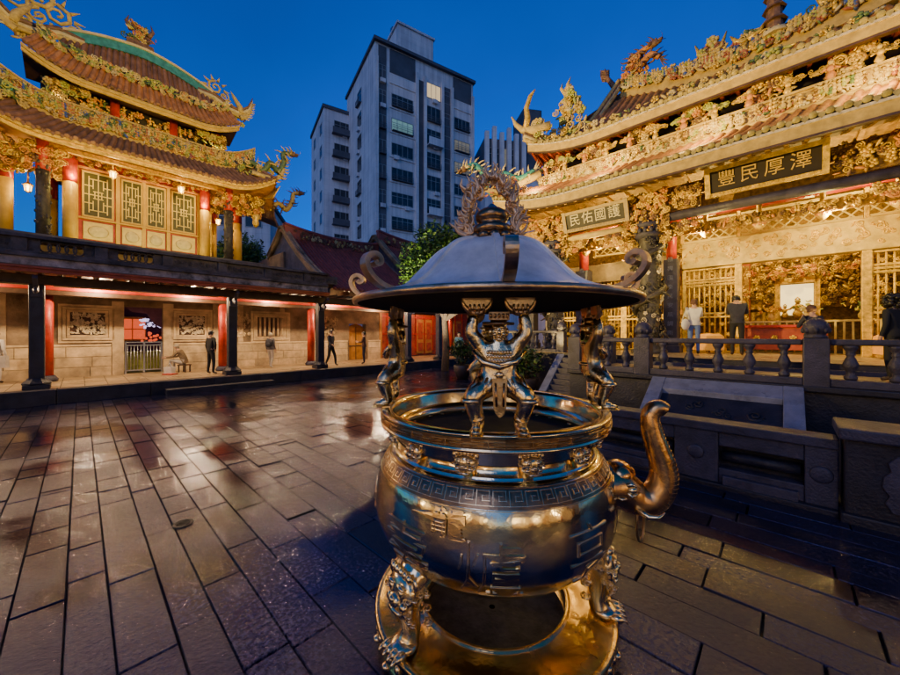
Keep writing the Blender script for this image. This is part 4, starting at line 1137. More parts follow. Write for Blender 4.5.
mb.m = 0; mb.tube([(13.2,QC+5.9,11.2),(13.2,QC+5.98,11.75),(13.2,QC+5.85,12.0)], [.12,.07,.01], 6); mb.tube([(13.2,QC+6.0,11.3),(13.2,QC+6.25,11.7),(13.2,QC+6.2,11.9)], [.1,.06,.01], 6)
part('ceramic_group', mb, ORN, hip)
mb = MB(); c = Vector((12.2, QC+HU, 9.85)); cluster(mb, c+Vector((.2,-.4,-.1)), 40, .1, .6, .55, .13, [0,4,7,0])
mb.m = 0; mb.tube([c+Vector((.3,-.9,.15)), c+Vector((.1,-.3,.12)), c+Vector((0,.15,.25)), c+Vector((-.05,.42,.55)), c+Vector((-.06,.62,.95))], [.16,.17,.13,.09,.03], 8)
mb.m = 1; mb.tube([c+Vector((0,.0,.25)), c+Vector((0,-.08,.65)), c+Vector((0,-.02,1.05)), c+Vector((0,-.2,1.45)), c+Vector((0,-.42,1.62))], [.12,.12,.10,.08,.02], 8)
part('fish_tail', mb, ORN, hip)
for q, h in ((1.9, 1.0), (.9, .55), (-1.1, .6), (-2.2, 1.1)):
    mb = MB(); cluster(mb, (15.35, q, rz(q)+.5), 45, .1, .6, h*.6, .16, CREAMY+[3,5,4])
    mb.m = 1
    for s in (-1, 1): mb.tube([(15.3,q,rz(q)+.6), (15.3,q+s*.3,rz(q)+.7), (15.3,q+s*.45,rz(q)+.75+h*.4)], [.1,.09,.02], 6)
    part('ridge_ornament', mb, ORN, ridge)
mb = MB()
q = QC+.05; z = 11.65
for k in range(7):
    r = .27-.022*k; mb.m = 9; mb.lathe([(r*.8,0),(r*.8,.3),(r*1.25,.3),(r*1.05,.38),(r*.7,.42)], (15.4, q, z+.42*k), 8, smooth=False)
mb.m = 7; mb.lathe([(.38,-.15),(.34,.0),(.25,.05)], (15.4, q, z), 8); mb.m = 0; mb.ell((15.4,q,z+3.1), .14, 8, 6)
part('pagoda_finial', mb, ORN, ridge)
# gable end on the left, seen edge-on, and the rear slope so nothing is hollow
mb = MB(); mb.box(13.2, QC-11, 7.0, 15.0, QC+6.4, 8.9); part('attic_block', mb, 'wood_dark', hall)
mb = MB(); mb.grid(lambda s, t: (15.55+6*t, QC-11+s*(11+RQ), 11.9-2.6*t), 2, 3); mb.poly([(15.5,QC+RQ,12),(12.7,QC+HU-.2,9.3),(20,QC+HU-.2,9.3)]); part('rear_slope', mb, 'tile_orange', roof2)

# ---------------------------------------------------------------- name boards
def plaque(label, text, q0, q1, p, z0, z1, board, ink, frame, size, group=None, tilt=.22, small=None):
    t = thing('name_board', label, 'name board', (p, (q0+q1)/2, (z0+z1)/2))
    f = lambda x, y, d: (p-d-tilt*((y-(z1-z0)/2)/(z1-z0)), q1-x, z0+y)        # x to the right as read from the courtyard
    w, h = q1-q0, z1-z0
    mb = MB(); mb.f = f; mb.box(0,0,-.03,w,h,.03); part('board', mb, board, t)
    fr = MB(); fr.f = f
    for a in ((-.02,-.02,.0,w+.02,.07,.07),(-.02,h-.07,0,w+.02,h+.02,.07),(-.03,-.03,0,.09,h+.03,.08),(w-.09,-.03,0,w+.03,h+.03,.08)): fr.box(*a[:3], *a[3:])
    for k in range(int(w/.09)):
        o_flower(fr, .1+k*.09, .03, .07, .04, 4)
    part('frame', fr, frame, t)
    n = len(text)
    for i, ch in enumerate(text):
        me = glyph(ch, size, .5, 0, -.002); cx = w*(.5+(i-(n-1)/2)*(.205 if n == 4 else .2)); mb = MB()
        mb.f = f
        i0 = mb.pts([(v.co.x+cx, v.co.y+h/2+.02, .052 if v.co.z > 0 else .02) for v in me.vertices])
        for q_ in me.polygons: mb.face(tuple(i0+j for j in q_.vertices))
        bpy.data.meshes.remove(me); part('character', mb, ink, t)
    return t
pm('board_brown', (.016,.009,.006), .55, 0, .3, 4); pm('ink_gold', (.75,.5,.12), .35, .3, .15, 6); pm('board_grey', (.028,.025,.022), .5, 0, .4, 5); pm('ink_white', (.7,.62,.42), .5, 0, .1, 5)
pm('frame_white', (.40,.29,.13), .5, 0, .2, 9)
b1 = plaque('black name board with four gilt characters above the open centre bay', '豐民厚澤', -.72, 1.58, 11.98, 5.74, 6.42, 'board_brown', 'ink_gold', 'gold_paint', .40)
b2 = plaque('smaller grey name board with four white characters above the left bay', '民佑國護', 3.62, 5.75, 12.02, 5.60, 6.2, 'board_grey', 'ink_white', 'frame_white', .40)

# ---------------------------------------------------------------- altar table and offerings
alt = thing('altar_table', 'long red altar table with carved front standing inside the bright hall', 'altar table', (14.9, .2, FZ))
mb = MB(); mb.box(14.9, -.95, FZ+.82, 15.7, 1.35, FZ+.90); part('table_top', mb, 'red_lacquer', alt, .01)
mb = MB(); mb.box(14.98, -.85, FZ+.12, 15.6, 1.25, FZ+.82); part('panel', mb, 'red_wood', alt, .01)
for q in (-.9, 1.22):
    for p in (14.93, 15.59): mb = MB(); mb.box(p, q, FZ, p+.08, q+.08, FZ+.82); part('leg', mb, 'red_wood', alt, .01)
mb = MB()
for k in range(5): mb.f = lambda x, y, d, k=k: (14.97-d, -.6+k*.42+x, FZ+.5+y); o_flower(mb, 0, 0, 0, .09)
part('carving', mb, 'gold_paint', alt)
offer = thing('offering_table', 'pale cloth covered offering table in front of the glowing shrine', 'table', (16, 0, FZ))
mb = MB(); mb.box(16.0, -2.1, FZ+1.0, 16.7, 1.5, FZ+1.06); part('table_top', mb, 'lattice_pale', offer)
mb = MB()
for q in [-2.05+.18*k for k in range(20)]: mb.box(16.02, q, FZ, 16.06, q+.05, FZ+1.0)
part('front_bars', mb, 'lattice_pale', offer)
FL = [('vase of yellow flowers and green leaves on the offering table', -1.7, (4,2,1)), ('vase of white and yellow flowers on the offering table', -.5, (7,4,0)), ('low bowl of golden fruit on the offering table', .35, (1,6,1)), ('vase of tall red blossoms at the left of the offering table', 1.2, (3,4,2))]
for lb, q, cs in FL:
    t = thing('flower_vase' if 'vase' in lb else 'fruit_bowl', lb, 'flowers' if 'vase' in lb else 'fruit bowl', (16.2, q, FZ+1.06))
    mb = MB(); mb.lathe([(.06,0),(.10,.08),(.11,.16),(.06,.24),(.08,.3)], (16.2,q,FZ+1.06), 12); part('vase' if 'vase' in lb else 'bowl', mb, 'cream', t)
    mb = MB()
    for k in range(34): mb.m = RND.choice(cs); mb.f = lambda x, y, d, q=q: (16.15-d+RND.uniform(-.001,.001), q+x, FZ+1.34+y); RND.choice((o_flower, o_leaf))(mb, RND.gauss(0,.13), abs(RND.gauss(0,.16)), RND.uniform(-.1,.1), .055); mb.f = None
    part('blossoms' if 'vase' in lb else 'fruit', mb, ORN, t)
for i, (p, q, lb) in enumerate(((13.6, 1.75, 'amber draped prayer table left of the red altar table'), (13.7, -2.0, 'amber draped prayer table behind the right stretch of balustrade'))):
    t = thing('prayer_table', lb, 'table', (p, q, FZ), group='draped prayer tables')
    mb = MB(); mb.lathe([(.42,.0),(.42,.34),(.40,.44),(.30,.50),(0,.52)], (p,q,FZ+.12), 10, smooth=False); part('cloth', mb, 'amber_glow', t)  # cloth with the added glow
    mb = MB(); mb.lathe([(.06,0),(.06,.14)], (p,q,FZ), 8); mb.lathe([(.25,0),(.25,.03)], (p,q,FZ), 12); part('leg', mb, 'gold_dark', t)

# lights: lamps inside, under the eaves, and small floodlights on the roofs
WARM = (1,.74,.30)
for q in (-3.6, -.6, 2.2, 5.0): lamp('POINT', (16.4, q, 5.2), 230, (1,.72,.16), .06)
for q in (-4.2, -1.4, 1.4, 4.6, 7.0): lamp('POINT', (13.15, q, 6.05), 95, (1,.72,.17), .05)
for q in (-3.9, -.9, 1.9, 4.9): lamp('POINT', (12.95, q, 4.9), 120, (1,.72,.17), .04)
for q in (-4.5, -1.2, 1.9, 4.9, 7.6): lamp('SPOT', (10.3, q+.4, 1.3), 480, (1,.70,.18), .05, target=(12.2, q*.98, 6.2), cone=95, blend=.9)
for q in (-4.5, -1.5, 1.5, 4.2, 6.6): lamp('POINT', (11.55, q, 7.55), 110, (1,.68,.17), .04)
# ================================================================== terrace, balustrades, low walls
TZ = 1.12
mb = MB(); mb.box(8.35, -3.6, -.05, 10.55, 3.75, TZ-.015)
ter = solo('terrace', mb, 'stone_dark', '', '', org=(8.35, 0, 0), kind='structure', bevel=.015)
mb = MB()
for i in range(8):
    for j in range(4): mb.box(8.36+j*.55, -3.58+i*.915, TZ-.015, 8.36+j*.55+.54, -3.58+i*.915+.905, TZ+RND.uniform(0,.004))
solo('terrace_paving', mb, 'floor_tile', '', '', org=(8.35, 0, TZ), kind='structure')
def post(bal, p, q, r=.15, z=TZ, h=.76):
    mb = MB(); mb.box(p-r, q-r, z-.02, p+r, q+r, z+h); po = part('post', mb, 'stone_grey', bal, .015)
    mb = MB(); mb.lathe([(r*.9,0),(r*.95,.03),(r*.75,.05),(r*.78,.07),(r*1.02,.10),(r*1.08,.17),(r*.98,.24),(r*.70,.295),(r*.3,.325),(0,.33)], (p,q,z+h), 20)
    for k in range(8): mb.ell((p+r*.98*math.cos(k*PI/4), q+r*.98*math.sin(k*PI/4), z+h+.13), (.035,.035,.05), 6, 4)
    part('finial', mb, 'stone_grey', po); return po
BPROFL = [(.06,0),(.075,.02),(.075,.05),(.045,.08),(.05,.12),(.085,.19),(.09,.24),(.065,.31),(.042,.36),(.055,.385),(.055,.40),(.042,.42),(.07,.47),(.085,.50),(.085,.53)]
def rail(bal, a, b, n, z=TZ):
    """a, b = (p,q) run between post faces"""
    along_p = abs(a[0]-b[0]) > abs(a[1]-b[1])
    def slab(w, z0, z1): 
        mb = MB()
        if along_p: mb.box(a[0], a[1]-w, z0, b[0], a[1]+w, z1)
        else: mb.box(a[0]-w, a[1], z0, a[0]+w, b[1], z1)
        return mb
    part('bottom_rail', slab(.13, z-.0, z+.12), 'stone_grey', bal, .015)
    part('top_rail', slab(.085, z+.65, z+.745), 'stone_grey', bal, .025)
    for k in range(n):
        t = (k+.5)/n; c = (a[0]+(b[0]-a[0])*t, a[1]+(b[1]-a[1])*t, z+.12)
        mb = MB(); mb.lathe(BPROFL, c, 14); part('baluster', mb, 'stone_grey', bal)
PB = 8.2
bal = thing('stone_balustrade', 'grey stone balustrade with urn shaped balusters along the terrace before the gilded hall', 'balustrade', (PB, 0, TZ))
for q in (3.62, 2.17, -.36, -2.9): post(bal, PB, q)
rail(bal, (PB, 2.32), (PB, 3.47), 3); rail(bal, (PB, -.21), (PB, 2.02), 5); rail(bal, (PB, -2.75), (PB, -.51), 5)
post(bal, 10.35, 3.62); rail(bal, (8.35, 3.62), (10.2, 3.62), 4)
bal2 = thing('stone_balustrade', 'balustrade on the higher hall podium behind the left end of the terrace', 'balustrade', (10.95, 6.4, FZ))
for q in (5.35, 6.9, 8.55): post(bal2, 10.98, q, .13, FZ, .70)
rail(bal2, (10.98, 5.48), (10.98, 6.77), 4, FZ); rail(bal2, (10.98, 7.03), (10.98, 8.42), 4, FZ)
# moulded base course under the balustrade
mb = MB(); mb.box(8.02, -3.6, 1.02, 8.4, 3.78, TZ+.0); mb.box(8.12, -3.6, -.05, 8.34, 3.76, 1.02); mb.box(8.03, -3.6, -.05, 8.35, 3.77, .16)
solo('terrace_plinth', mb, 'stone_dark', 'dark moulded stone plinth under the terrace balustrade', 'plinth', org=(8.2, 0, 0), bevel=.02)
# sloping framed stone slab between the terrace and the low wall
t = thing('sloping_slab', 'pale framed sloping stone slab with dark sunken panel below the balustrade', 'stone slab', (7.2, .85, 0))
q0, q1 = -.22, 1.95; pa, za, pb, zb = 8.06, 1.06, 6.35, .08
def sl(p_, q_, h): 
    k = (pa-p_)/(pa-pb); return (p_, q_, za+(zb-za)*k+h)
def slabpiece(mb, p0, p1, a, b, h0, h1): mb.hexa([sl(p0,a,h0), sl(p1,a,h0), sl(p1,b,h0), sl(p0,b,h0), sl(p0,a,h1), sl(p1,a,h1), sl(p1,b,h1), sl(p0,b,h1)])
mb = MB(); slabpiece(mb, 8.06, 7.72, q0+.24, q1-.24, -.2, .05); part('frame', mb, 'stone_pale', t, .01, 'pale top border strip')  # pale blue stone carries the sky light on the sloping frame
for a, b in ((q0, q0+.24), (q1-.24, q1)): mb = MB(); slabpiece(mb, 8.06, 6.35, a, b, -.2, .055); part('frame', mb, 'stone_pale', t, .01)
mb = MB(); slabpiece(mb, 7.72, 6.35, q0+.24, q1-.24, -.2, -.045); 
mb.f = lambda x, y, d: tuple(Vector(sl(7.65-y, q1-.3-x, -.045+d)))
for k in range(24): o_scroll(mb, RND.uniform(.1,1.5), RND.uniform(.1,1.1), .0, RND.uniform(.07,.14), th=.16)
part('sunken_panel', mb, 'stone_dark', t)
# low front wall with slot openings
lw = thing('low_wall', 'low dark stone wall with long slot openings in front of the sloping slab', 'low wall', (5.75, 1.6, 0))
PW = 5.62; LQ0, LQ1 = -.42, 3.95
mb = MB(); mb.box(PW-.03, LQ0, .70, PW+.30, LQ1, .81); part('coping', mb, 'stone_grey', lw, .015)
bays = [(-.42,-.16),(.62,.86+.24),(2.35,2.65),(3.7,3.95)]
for a, b in bays:
    mb = MB(); mb.box(PW, a, .0, PW+.24, b, .70); pr = part('pier', mb, 'stone_grey', lw, .012)
    mb = MB(); mb.lathe([(.095,0),(.085,.012),(.05,.018),(0,.02)], (0,0,0), 20); v = MB(); v.v = [(PW-.0-z, (a+b)/2+x, .40+y) for x,y,z in mb.v]; v.fc, v.mi, v.sm = mb.fc, mb.mi, mb.sm
    part('medallion', v, 'stone_grey', pr)
for (a, b) in ((-.16,.62),(1.10,2.35),(2.65,3.7)):
    mb = MB(); mb.box(PW+.02, a, .52, PW+.22, b, .70); mb.box(PW+.02, a, .0, PW+.22, b, .24); part('panel', mb, 'stone_grey', lw, .012)
    mb = MB(); mb.tube([(PW+.12,a+.03,.38),(PW+.12,b-.03,.38)], .07, 12); mb.box(PW+.2, a, .24, PW+.23, b, .52); part('slot', mb, 'stone_dark', lw)
    mb = MB(); mb.box(PW-.06, a+.05, .0, PW+.015, b-.05, .17); part('foot_course', mb, 'stone_grey', lw, .012)
mb = MB(); mb.box(PW-.08, LQ0, -.03, PW+.3, LQ1, .06); part('plinth', mb, 'stone_dark', lw, .012)
# heavier pier to the right with cloud panels
pr = thing('stone_pier', 'tall dark stone pedestal with pale cloud panels at the right end of the low wall', 'pier', (5.6, -1.6, 0))
mb = MB(); mb.box(5.42, -3.3, .86, 6.1, -.40, .98); part('coping', mb, 'stone_grey', pr, .02)
mb = MB(); mb.box(5.5, -3.2, 0, 6.02, -.45, .86); part('body', mb, 'stone_dark', pr, .02)
mb = MB(); mb.box(5.44, -3.25, -.03, 6.06, -.42, .10); part('plinth', mb, 'stone_dark', pr, .02)
for q0 in (-.86, -1.42, -1.98, -2.54):
    mb = MB()
    out = [(0,.0),(.10,.02),(.15,.10),(.12,.18),(.17,.26),(.16,.36),(.11,.42),(.13,.50),(.07,.58),(-.02,.60),(-.08,.54),(-.12,.58),(-.19,.50),(-.17,.40),(-.20,.28),(-.17,.2),(-.19,.1),(-.11,.02)]
    mb.prism(out, lambda x,y,h,q0=q0: (5.512-h, q0+x*.95, .17+y), .035); part('cloud_panel', mb, 'stone_grey', pr, .008)  # paler stone puts the reflections on the panels into their colour
# stair with sloping cheek stones up to the podium
st = thing('stone_stair', 'short grey stone stair with pale sloping cheek stones climbing to the hall podium', 'stair', (10.1, 4.4, 0))
n = 8
for k in range(n):
    mb = MB(); p0 = 9.35+k*(10.6-9.35)/n; mb.box(p0, 3.86, -.03, 10.62, 5.08, (k+1)*1.2/n); part('step', mb, 'stone_grey', st, .012)
for q0 in (3.78-.02, 5.08):
    mb = MB(); mb.hexa([(9.2,q0,-.03),(10.62,q0,-.03),(10.62,q0+.24,-.03),(9.2,q0+.24,-.03),(9.2,q0,.10),(10.62,q0,1.32),(10.62,q0+.24,1.32),(9.2,q0+.24,.10)]); part('cheek_stone', mb, 'stone_pale', st, .015)
mb = MB(); mb.box(8.3, 4.1, -.03, 9.15, 5.6, .17); solo('stone_block', mb, 'stone_grey', 'low flat grey stone block lying in front of the stair', 'stone block', org=(8.7,4.8,0), bevel=.02)
mb = MB(); mb.box(7.2, 5.5, -.03, 8.4, 7.0, .24); solo('stone_block', mb, 'stone_grey', 'larger flat stone block left of the stair behind the burner', 'stone block', org=(7.8,6.2,0), bevel=.02)
# ================================================================== left gallery
GQ = 14.75; GZ = .40; WQ = 18.6
mb = MB(); mb.box(-9, GQ+.02, -.05, 24, 26, GZ-.012)
solo('gallery_platform', mb, 'stone_dark', '', '', org=(0,GQ,0), kind='structure')
mb = MB()
for i in range(64):
    for j in range(7):
        a = -8.9+i*.5; b = GQ+.36+j*.52; mb.box(a+.008, b+.008, GZ-.012, a+.492, b+.512, GZ+RND.uniform(0,.003))
solo('gallery_floor', mb, 'floor_tile', '', '', org=(0,GQ,0), kind='structure')
mb = MB()
q = -9
while q < 23: l = RND.uniform(1.4, 2.2); mb.box(q+.004, GQ-.06, -.04, q+l-.004, GQ+.35, GZ+.006); q += l
solo('kerb', mb, 'stone_dark', '', '', org=(0,GQ,0), kind='structure', bevel=.02)
gal = thing('gallery_building', 'long covered stone gallery with dark roof parapet along the left of the courtyard', 'gallery', (0, GQ, 0))
mb = MB(); mb.box(1.9, GQ-.5, -.04, 5.2, GQ-.07, .17); part('entrance_step', mb, 'stone_dark', gal, .02)
# wall in segments around the openings (door p 2.1..3.15; arch further on)
def px2p(x, q): t = (x-450)/352; return q*(.724+.689*t)/(.689-.724*t)
D0, D1 = px2p(124, WQ), px2p(163, WQ)
A0, A1 = px2p(349, WQ), px2p(366, WQ)
WT = 3.62
wl = MB()
for a, b in ((-8, D0), (D1, A0), (A1, 13.2)): wl.box(a, WQ, GZ-.05, b, WQ+.4, WT)
wl.box(D0, WQ, 3.02, D1, WQ+.4, WT); wl.box(A0, WQ, 2.55, A1, WQ+.4, WT)
wall = part('wall', wl, 'stone_warm', gal)  # darker stone above paints the dimmer light on the upper wall
for a, b in ((-8, D0-.35), (D1+.35, A0-.12), (A1+.12, 13.1)):
    mb = MB()
    for r in range(3):
        x = a + (0 if r % 2 else .35)*0; z = GZ-.03+r*.37
        x = a
        while x < b-.05:
            l = min(RND.uniform(.7, 1.3), b-x)
            if b-(x+l) < .3: l = b-x
            mb.box(x+.006, WQ-.07-RND.uniform(0,.008), z+.005, x+l-.006, WQ+.02, z+.362); x += l
    part('ashlar_base', mb, 'stone_ashlar', wall, .008)  # lighter stone below paints the brighter light on the lower wall
mb = MB(); mb.box(-8, WQ-.09, GZ+1.09, D0-.36, WQ+.01, GZ+1.17); mb.box(D1+.36, WQ-.09, GZ+1.09, A0-.12, WQ+.01, GZ+1.17); mb.box(A1+.12, WQ-.09, GZ+1.09, 13.1, WQ+.01, GZ+1.17)
part('moulding', mb, 'stone_ashlar', wall, .015)
for x in (D0-.34, D1): mb = MB(); mb.box(x, WQ-.06, GZ-.02, x+.34, WQ+.01, 3.2); part('door_jamb', mb, 'stone_ashlar', wall, .01)
for x in (D0-1.95-.3, D1+1.75, 6.0-.9, 5.6+1.4, -1.9, -4.2): mb = MB(); mb.box(x, WQ-.045, GZ+1.18, x+.22, WQ+.01, 3.3); part('pilaster', mb, 'stone_ashlar', wall, .01)
# carved square openings
def framed(pc, zc, hw, hh, kind):
    mb = MB()
    for k, (e, d) in enumerate(((.30,.06),(.20,.10),(.10,.06))):
        for a in ((-hw-e,-hh-e,hw+e,-hh-e+.09),(-hw-e,hh+e-.09,hw+e,hh+e),(-hw-e,-hh-e+.091,-hw-e+.09,hh+e-.091),(hw+e-.09,-hh-e+.091,hw+e,hh+e-.091)):
            mb.box(pc+a[0], WQ-d, zc+a[1], pc+a[2], WQ+.02, zc+a[3])
    w = part('carved_window' if kind != 'bars' else 'bar_window', mb, 'stone_ashlar', wall, .012)
    mb = MB(); mb.box(pc-hw-.05, WQ-.03, zc-hh-.05, pc+hw+.05, WQ-.004, zc+hh+.05)
    part('dark_back', mb, 'wood_dark', w)  # dark sheet stands in for the shaded gaps behind carving and bars
    mb = MB()
    if kind == 'bars':
        for k in range(6): x = pc-hw+(k+.5)*2*hw/6; mb.lathe([(.055,0),(.045,.2),(.05,hh),(.045,2*hh-.2),(.055,2*hh)], (x,WQ-.06,zc-hh), 10)
        part('bars', mb, 'stone_ashlar', w)
    else:
        mb.f = lambda x, y, d: (pc-hw+x, WQ-.03-d, zc-hh+y)
        relief(mb, 2*hw, 2*hh, 120, .085, [0], figs=.2, dd=.9)
        mb.f = None
        part('carving', mb, 'stone_hi' if kind == 'pale' else 'stone_ashlar', w)
framed(px2p(88, WQ), 2.32, .44, .40, 'pale'); framed(px2p(192, WQ), 2.32, .44, .40, 'pale')
framed(px2p(271, WQ), 2.30, .62, .46, 'bars'); framed(px2p(13, WQ)-1.2, 2.3, .5, .42, 'pale')
mb = MB(); pc = px2p(240, WQ); mb.f = lambda x, y, d: (pc+x-.4, WQ-.0-d, 1.75+y); relief(mb, .8, 1.2, 60, .12, [0], figs=.2); part('carved_panel', mb, 'stone_ashlar', wall)
mb = MB(); pc = px2p(328, WQ); mb.f = lambda x, y, d: (pc+x-.5, WQ-.0-d, 1.8+y); relief(mb, 1.0, 1.1, 60, .12, [0], figs=.2); part('carved_panel', mb, 'stone_ashlar', wall)
# doorway: gate and what hangs beyond it
mb = MB()
for x in (D0+.02, D1-.07): mb.box(x, WQ-.03, GZ, x+.05, WQ+.02, GZ+1.25)
for z in (GZ+.1, GZ+1.08, GZ+1.2): mb.box(D0+.02, WQ-.03, z, D1-.02, WQ+.01, z+.045)
mb.box((D0+D1)/2-.03, WQ-.04, GZ+.02, (D0+D1)/2+.03, WQ+.02, GZ+1.25)
for k in range(11): x = D0+.1+k*(D1-D0-.2)/10; mb.tube([(x,WQ-.01,GZ+.1),(x,WQ-.01,GZ+1.1)], .014, 6)
part('metal_gate', mb, 'steel_c', gal)
mb = MB(); mb.box(D0-1, WQ+2.2, GZ-.1, D1+1.5, WQ+2.3, 3.6); part('room_wall', mb, 'cloth_purple', gal)
mb = MB(); mb.box(D0-.4, WQ+1.45, GZ, D1+1.2, WQ+1.66, GZ+.75); mb.box(D0-.4, WQ+1.4, GZ+.75, D1+1.2, WQ+1.9, GZ+.8); part('counter', mb, 'lime_c', gal)
mb = MB(); mb.box(D0-.1, WQ+2.02, GZ+1.25, D0+.85, WQ+2.1, GZ+2.3); win = part('lit_window', mb, 'cream', gal)
mb = MB()
for i in range(2):
    for j in range(2): mb.box(D0-.02+i*.44, WQ+1.98, GZ+1.33+j*.46, D0+.37+i*.44, WQ+2.02, GZ+1.74+j*.46)
part('pane', mb, 'glow_red', win)
mb = MB(); mb.f = lambda x, y, d: (D0+.35+x, WQ+.9-d, GZ+1.5+y)
for k in range(34): mb.ell((RND.uniform(.2,.95), RND.uniform(.3,.75), RND.uniform(0,.3)), (.05,.04,.05), 7, 5)
part('lilac_lights', mb, 'glow_lilac', gal)
mb = MB(); mb.f = lambda x, y, d: (D0+.25+x, WQ+.95-d, GZ+1.15+y)
for k in range(22): mb.ell((RND.uniform(.15,1.0), RND.uniform(.1,.5), RND.uniform(0,.3)), (.05,.06,.05), 7, 5)
part('red_lights', mb, 'glow_red', gal)
mb = MB(); mb.prism([(D0,3.02),(D1,3.02),(D1,2.2),(D1-.25,2.35),(D1-.5,2.8),(D0+.3,2.82)], lambda x,y,h: (x,WQ+.25+h,y), .05); part('door_curtain', mb, 'cloth_purple', gal)
mb = MB()
for k in range(14): a = PI*k/13
mb.prism([(A0,GZ),(A1,GZ)]+[(A1+(A0-A1)*(.5-.5*math.cos(PI*k/10)), 2.15+.4*math.sin(PI*k/10)) for k in range(11)], lambda x,y,h: (x,WQ+.22+h,y), .06)
dr = part('arched_door', mb, 'orange_wood', gal)
mb = MB(); mb.box((A0+A1)/2-.02, WQ+.19, GZ, (A0+A1)/2+.02, WQ+.21, 2.4); mb.box(A0+.1, WQ+.2, 1.2, A1-.1, WQ+.215, 1.26); part('battens', mb, 'wood_dark', dr)
# columns, beams, eave, roof parapet
CQ = 15.35
for i, x in enumerate((37, 232, 320, 408, 439, 471)):
    p = px2p(x, CQ)
    mb = MB(); mb.box(p-.15, CQ-.15, GZ, p+.15, CQ+.15, 3.35); c = part('column', mb, 'stone_dark' if i < 3 else 'stone_grey', gal, .03)
    mb = MB(); mb.box(p-.26, CQ-.26, GZ, p+.26, CQ+.26, GZ+.13); mb.lathe([(.29,0),(.31,.05),(.22,.14),(.19,.19)], (p,CQ,GZ+.12), 8, a0=PI/8, smooth=False); part('base', mb, 'stone_dark', c, .015)
    mb = MB(); mb.bar((p, CQ-.05, 3.05), (p, CQ-.75, 3.5), .10, .12); mb.box(p-.12, CQ-.2, 3.0, p+.12, CQ+.2, 3.2); mb.ell((p,CQ-.45,3.15),(.06,.16,.1),8,5); part('bracket', mb, 'stone_grey', c)
for x, q in ((46, 17.4), (223, 17.2), (311, 17.2), (397, 17.0), (451, 17.0)):
    p = px2p(x, q); mb = MB(); mb.lathe([(.17,0),(.17,3.2)], (p,q,GZ), 16); c = part('red_column', mb, 'red_lacquer', gal)
    mb = MB(); mb.lathe([(.26,0),(.28,.08),(.2,.2)], (p,q,GZ), 12); part('base', mb, 'stone_grey', c)
GE = 7.55
mb = MB(); mb.box(-9, CQ-.12, 3.35, GE+10, CQ+.12, 3.62); part('beam', mb, 'wood_dark', gal, .02)
mb = MB(); mb.box(-9, 17.05, 3.36, GE+10, 17.25, 3.47); part('beam', mb, 'red_lacquer', gal, .02)
mb = MB(); mb.box(-9, 17.03, 3.20, GE+10, 17.27, 3.36); part('beam', mb, 'wood_dark', gal, .02)
mb = MB()
for k in range(70): x = -8.8+k*.38; mb.box(x, 14.62, 3.62, x+.09, WQ, 3.72)
part('joists', mb, 'wood_dark', gal)
mb = MB(); mb.box(-9, 14.6, 3.72, GE, 22, 3.80); part('roof_slab', mb, 'wood_dark', gal)
mb = MB(); mb.box(-9, 14.50, 3.60, GE, 14.60, 3.70); mb.box(-9, 14.46, 3.70, GE, 14.62, 3.76); part('eave_board', mb, 'red_wood', gal, .01)
mb = MB(); mb.box(-9, 14.66, 3.80, GE, 14.84, 4.02); part('peeling_band', mb, 'plaster_peel', gal)
mb = MB()
k = 0
for a, b, z0, z1, q0 in ((-9,GE,4.02,4.12,14.58),(-9,GE,4.12,4.18,14.66)): mb.box(a, q0, z0, b, 14.9, z1)
mb.box(-9, 14.60, 4.52, GE+.05, 14.92, 4.62)
par = part('parapet', mb, 'mottled_dark', gal, .015)
x = -9; i = 0
while x < GE-.2:
    w = 1.55; mb = MB(); mb.box(x, 14.66, 4.18, x+.28, 14.88, 4.52); part('parapet_pier', mb, 'mottled_dark', par, .012)
    open_ = (-2.2 < x < 1.4)
    if not open_:
        mb = MB(); mb.box(x+.28, 14.72, 4.18, x+w, 14.84, 4.52)
        mb.f = lambda a, y, d, x=x: (x+.28+a, 14.72-d, 4.18+y)
        for j in range(7): o_scroll(mb, .12+j*.17, .17, .0, .085, th=.2)
        part('parapet_panel', mb, 'mottled_dark', par)
    else:
        mb = MB()
        mb.box(x+.281, 14.73, 4.18, x+.5, 14.83, 4.52); mb.box(x+w-.22, 14.73, 4.18, x+w-.001, 14.83, 4.52)
        mb.f = lambda a, y, d, x=x: (x+.5+a, 14.78-d, 4.18+y)
        for j in range(5):
            cx = .09+j*.16
            mb.tube([(cx+.11*math.cos(t), .17+.15*math.sin(t), 0) for t in [2*PI*u/14 for u in range(15)]], .022, 5, caps=False)
        part('parapet_lattice', mb, 'mottled_dark', par)
    x += w; i += 1
for x in (.4, 3.0, 6.0, 9.0, 11.8, -2.6, -5.5): lamp('POINT', (x, 16.6, 3.52), 290, (1,.68,.36), .04)
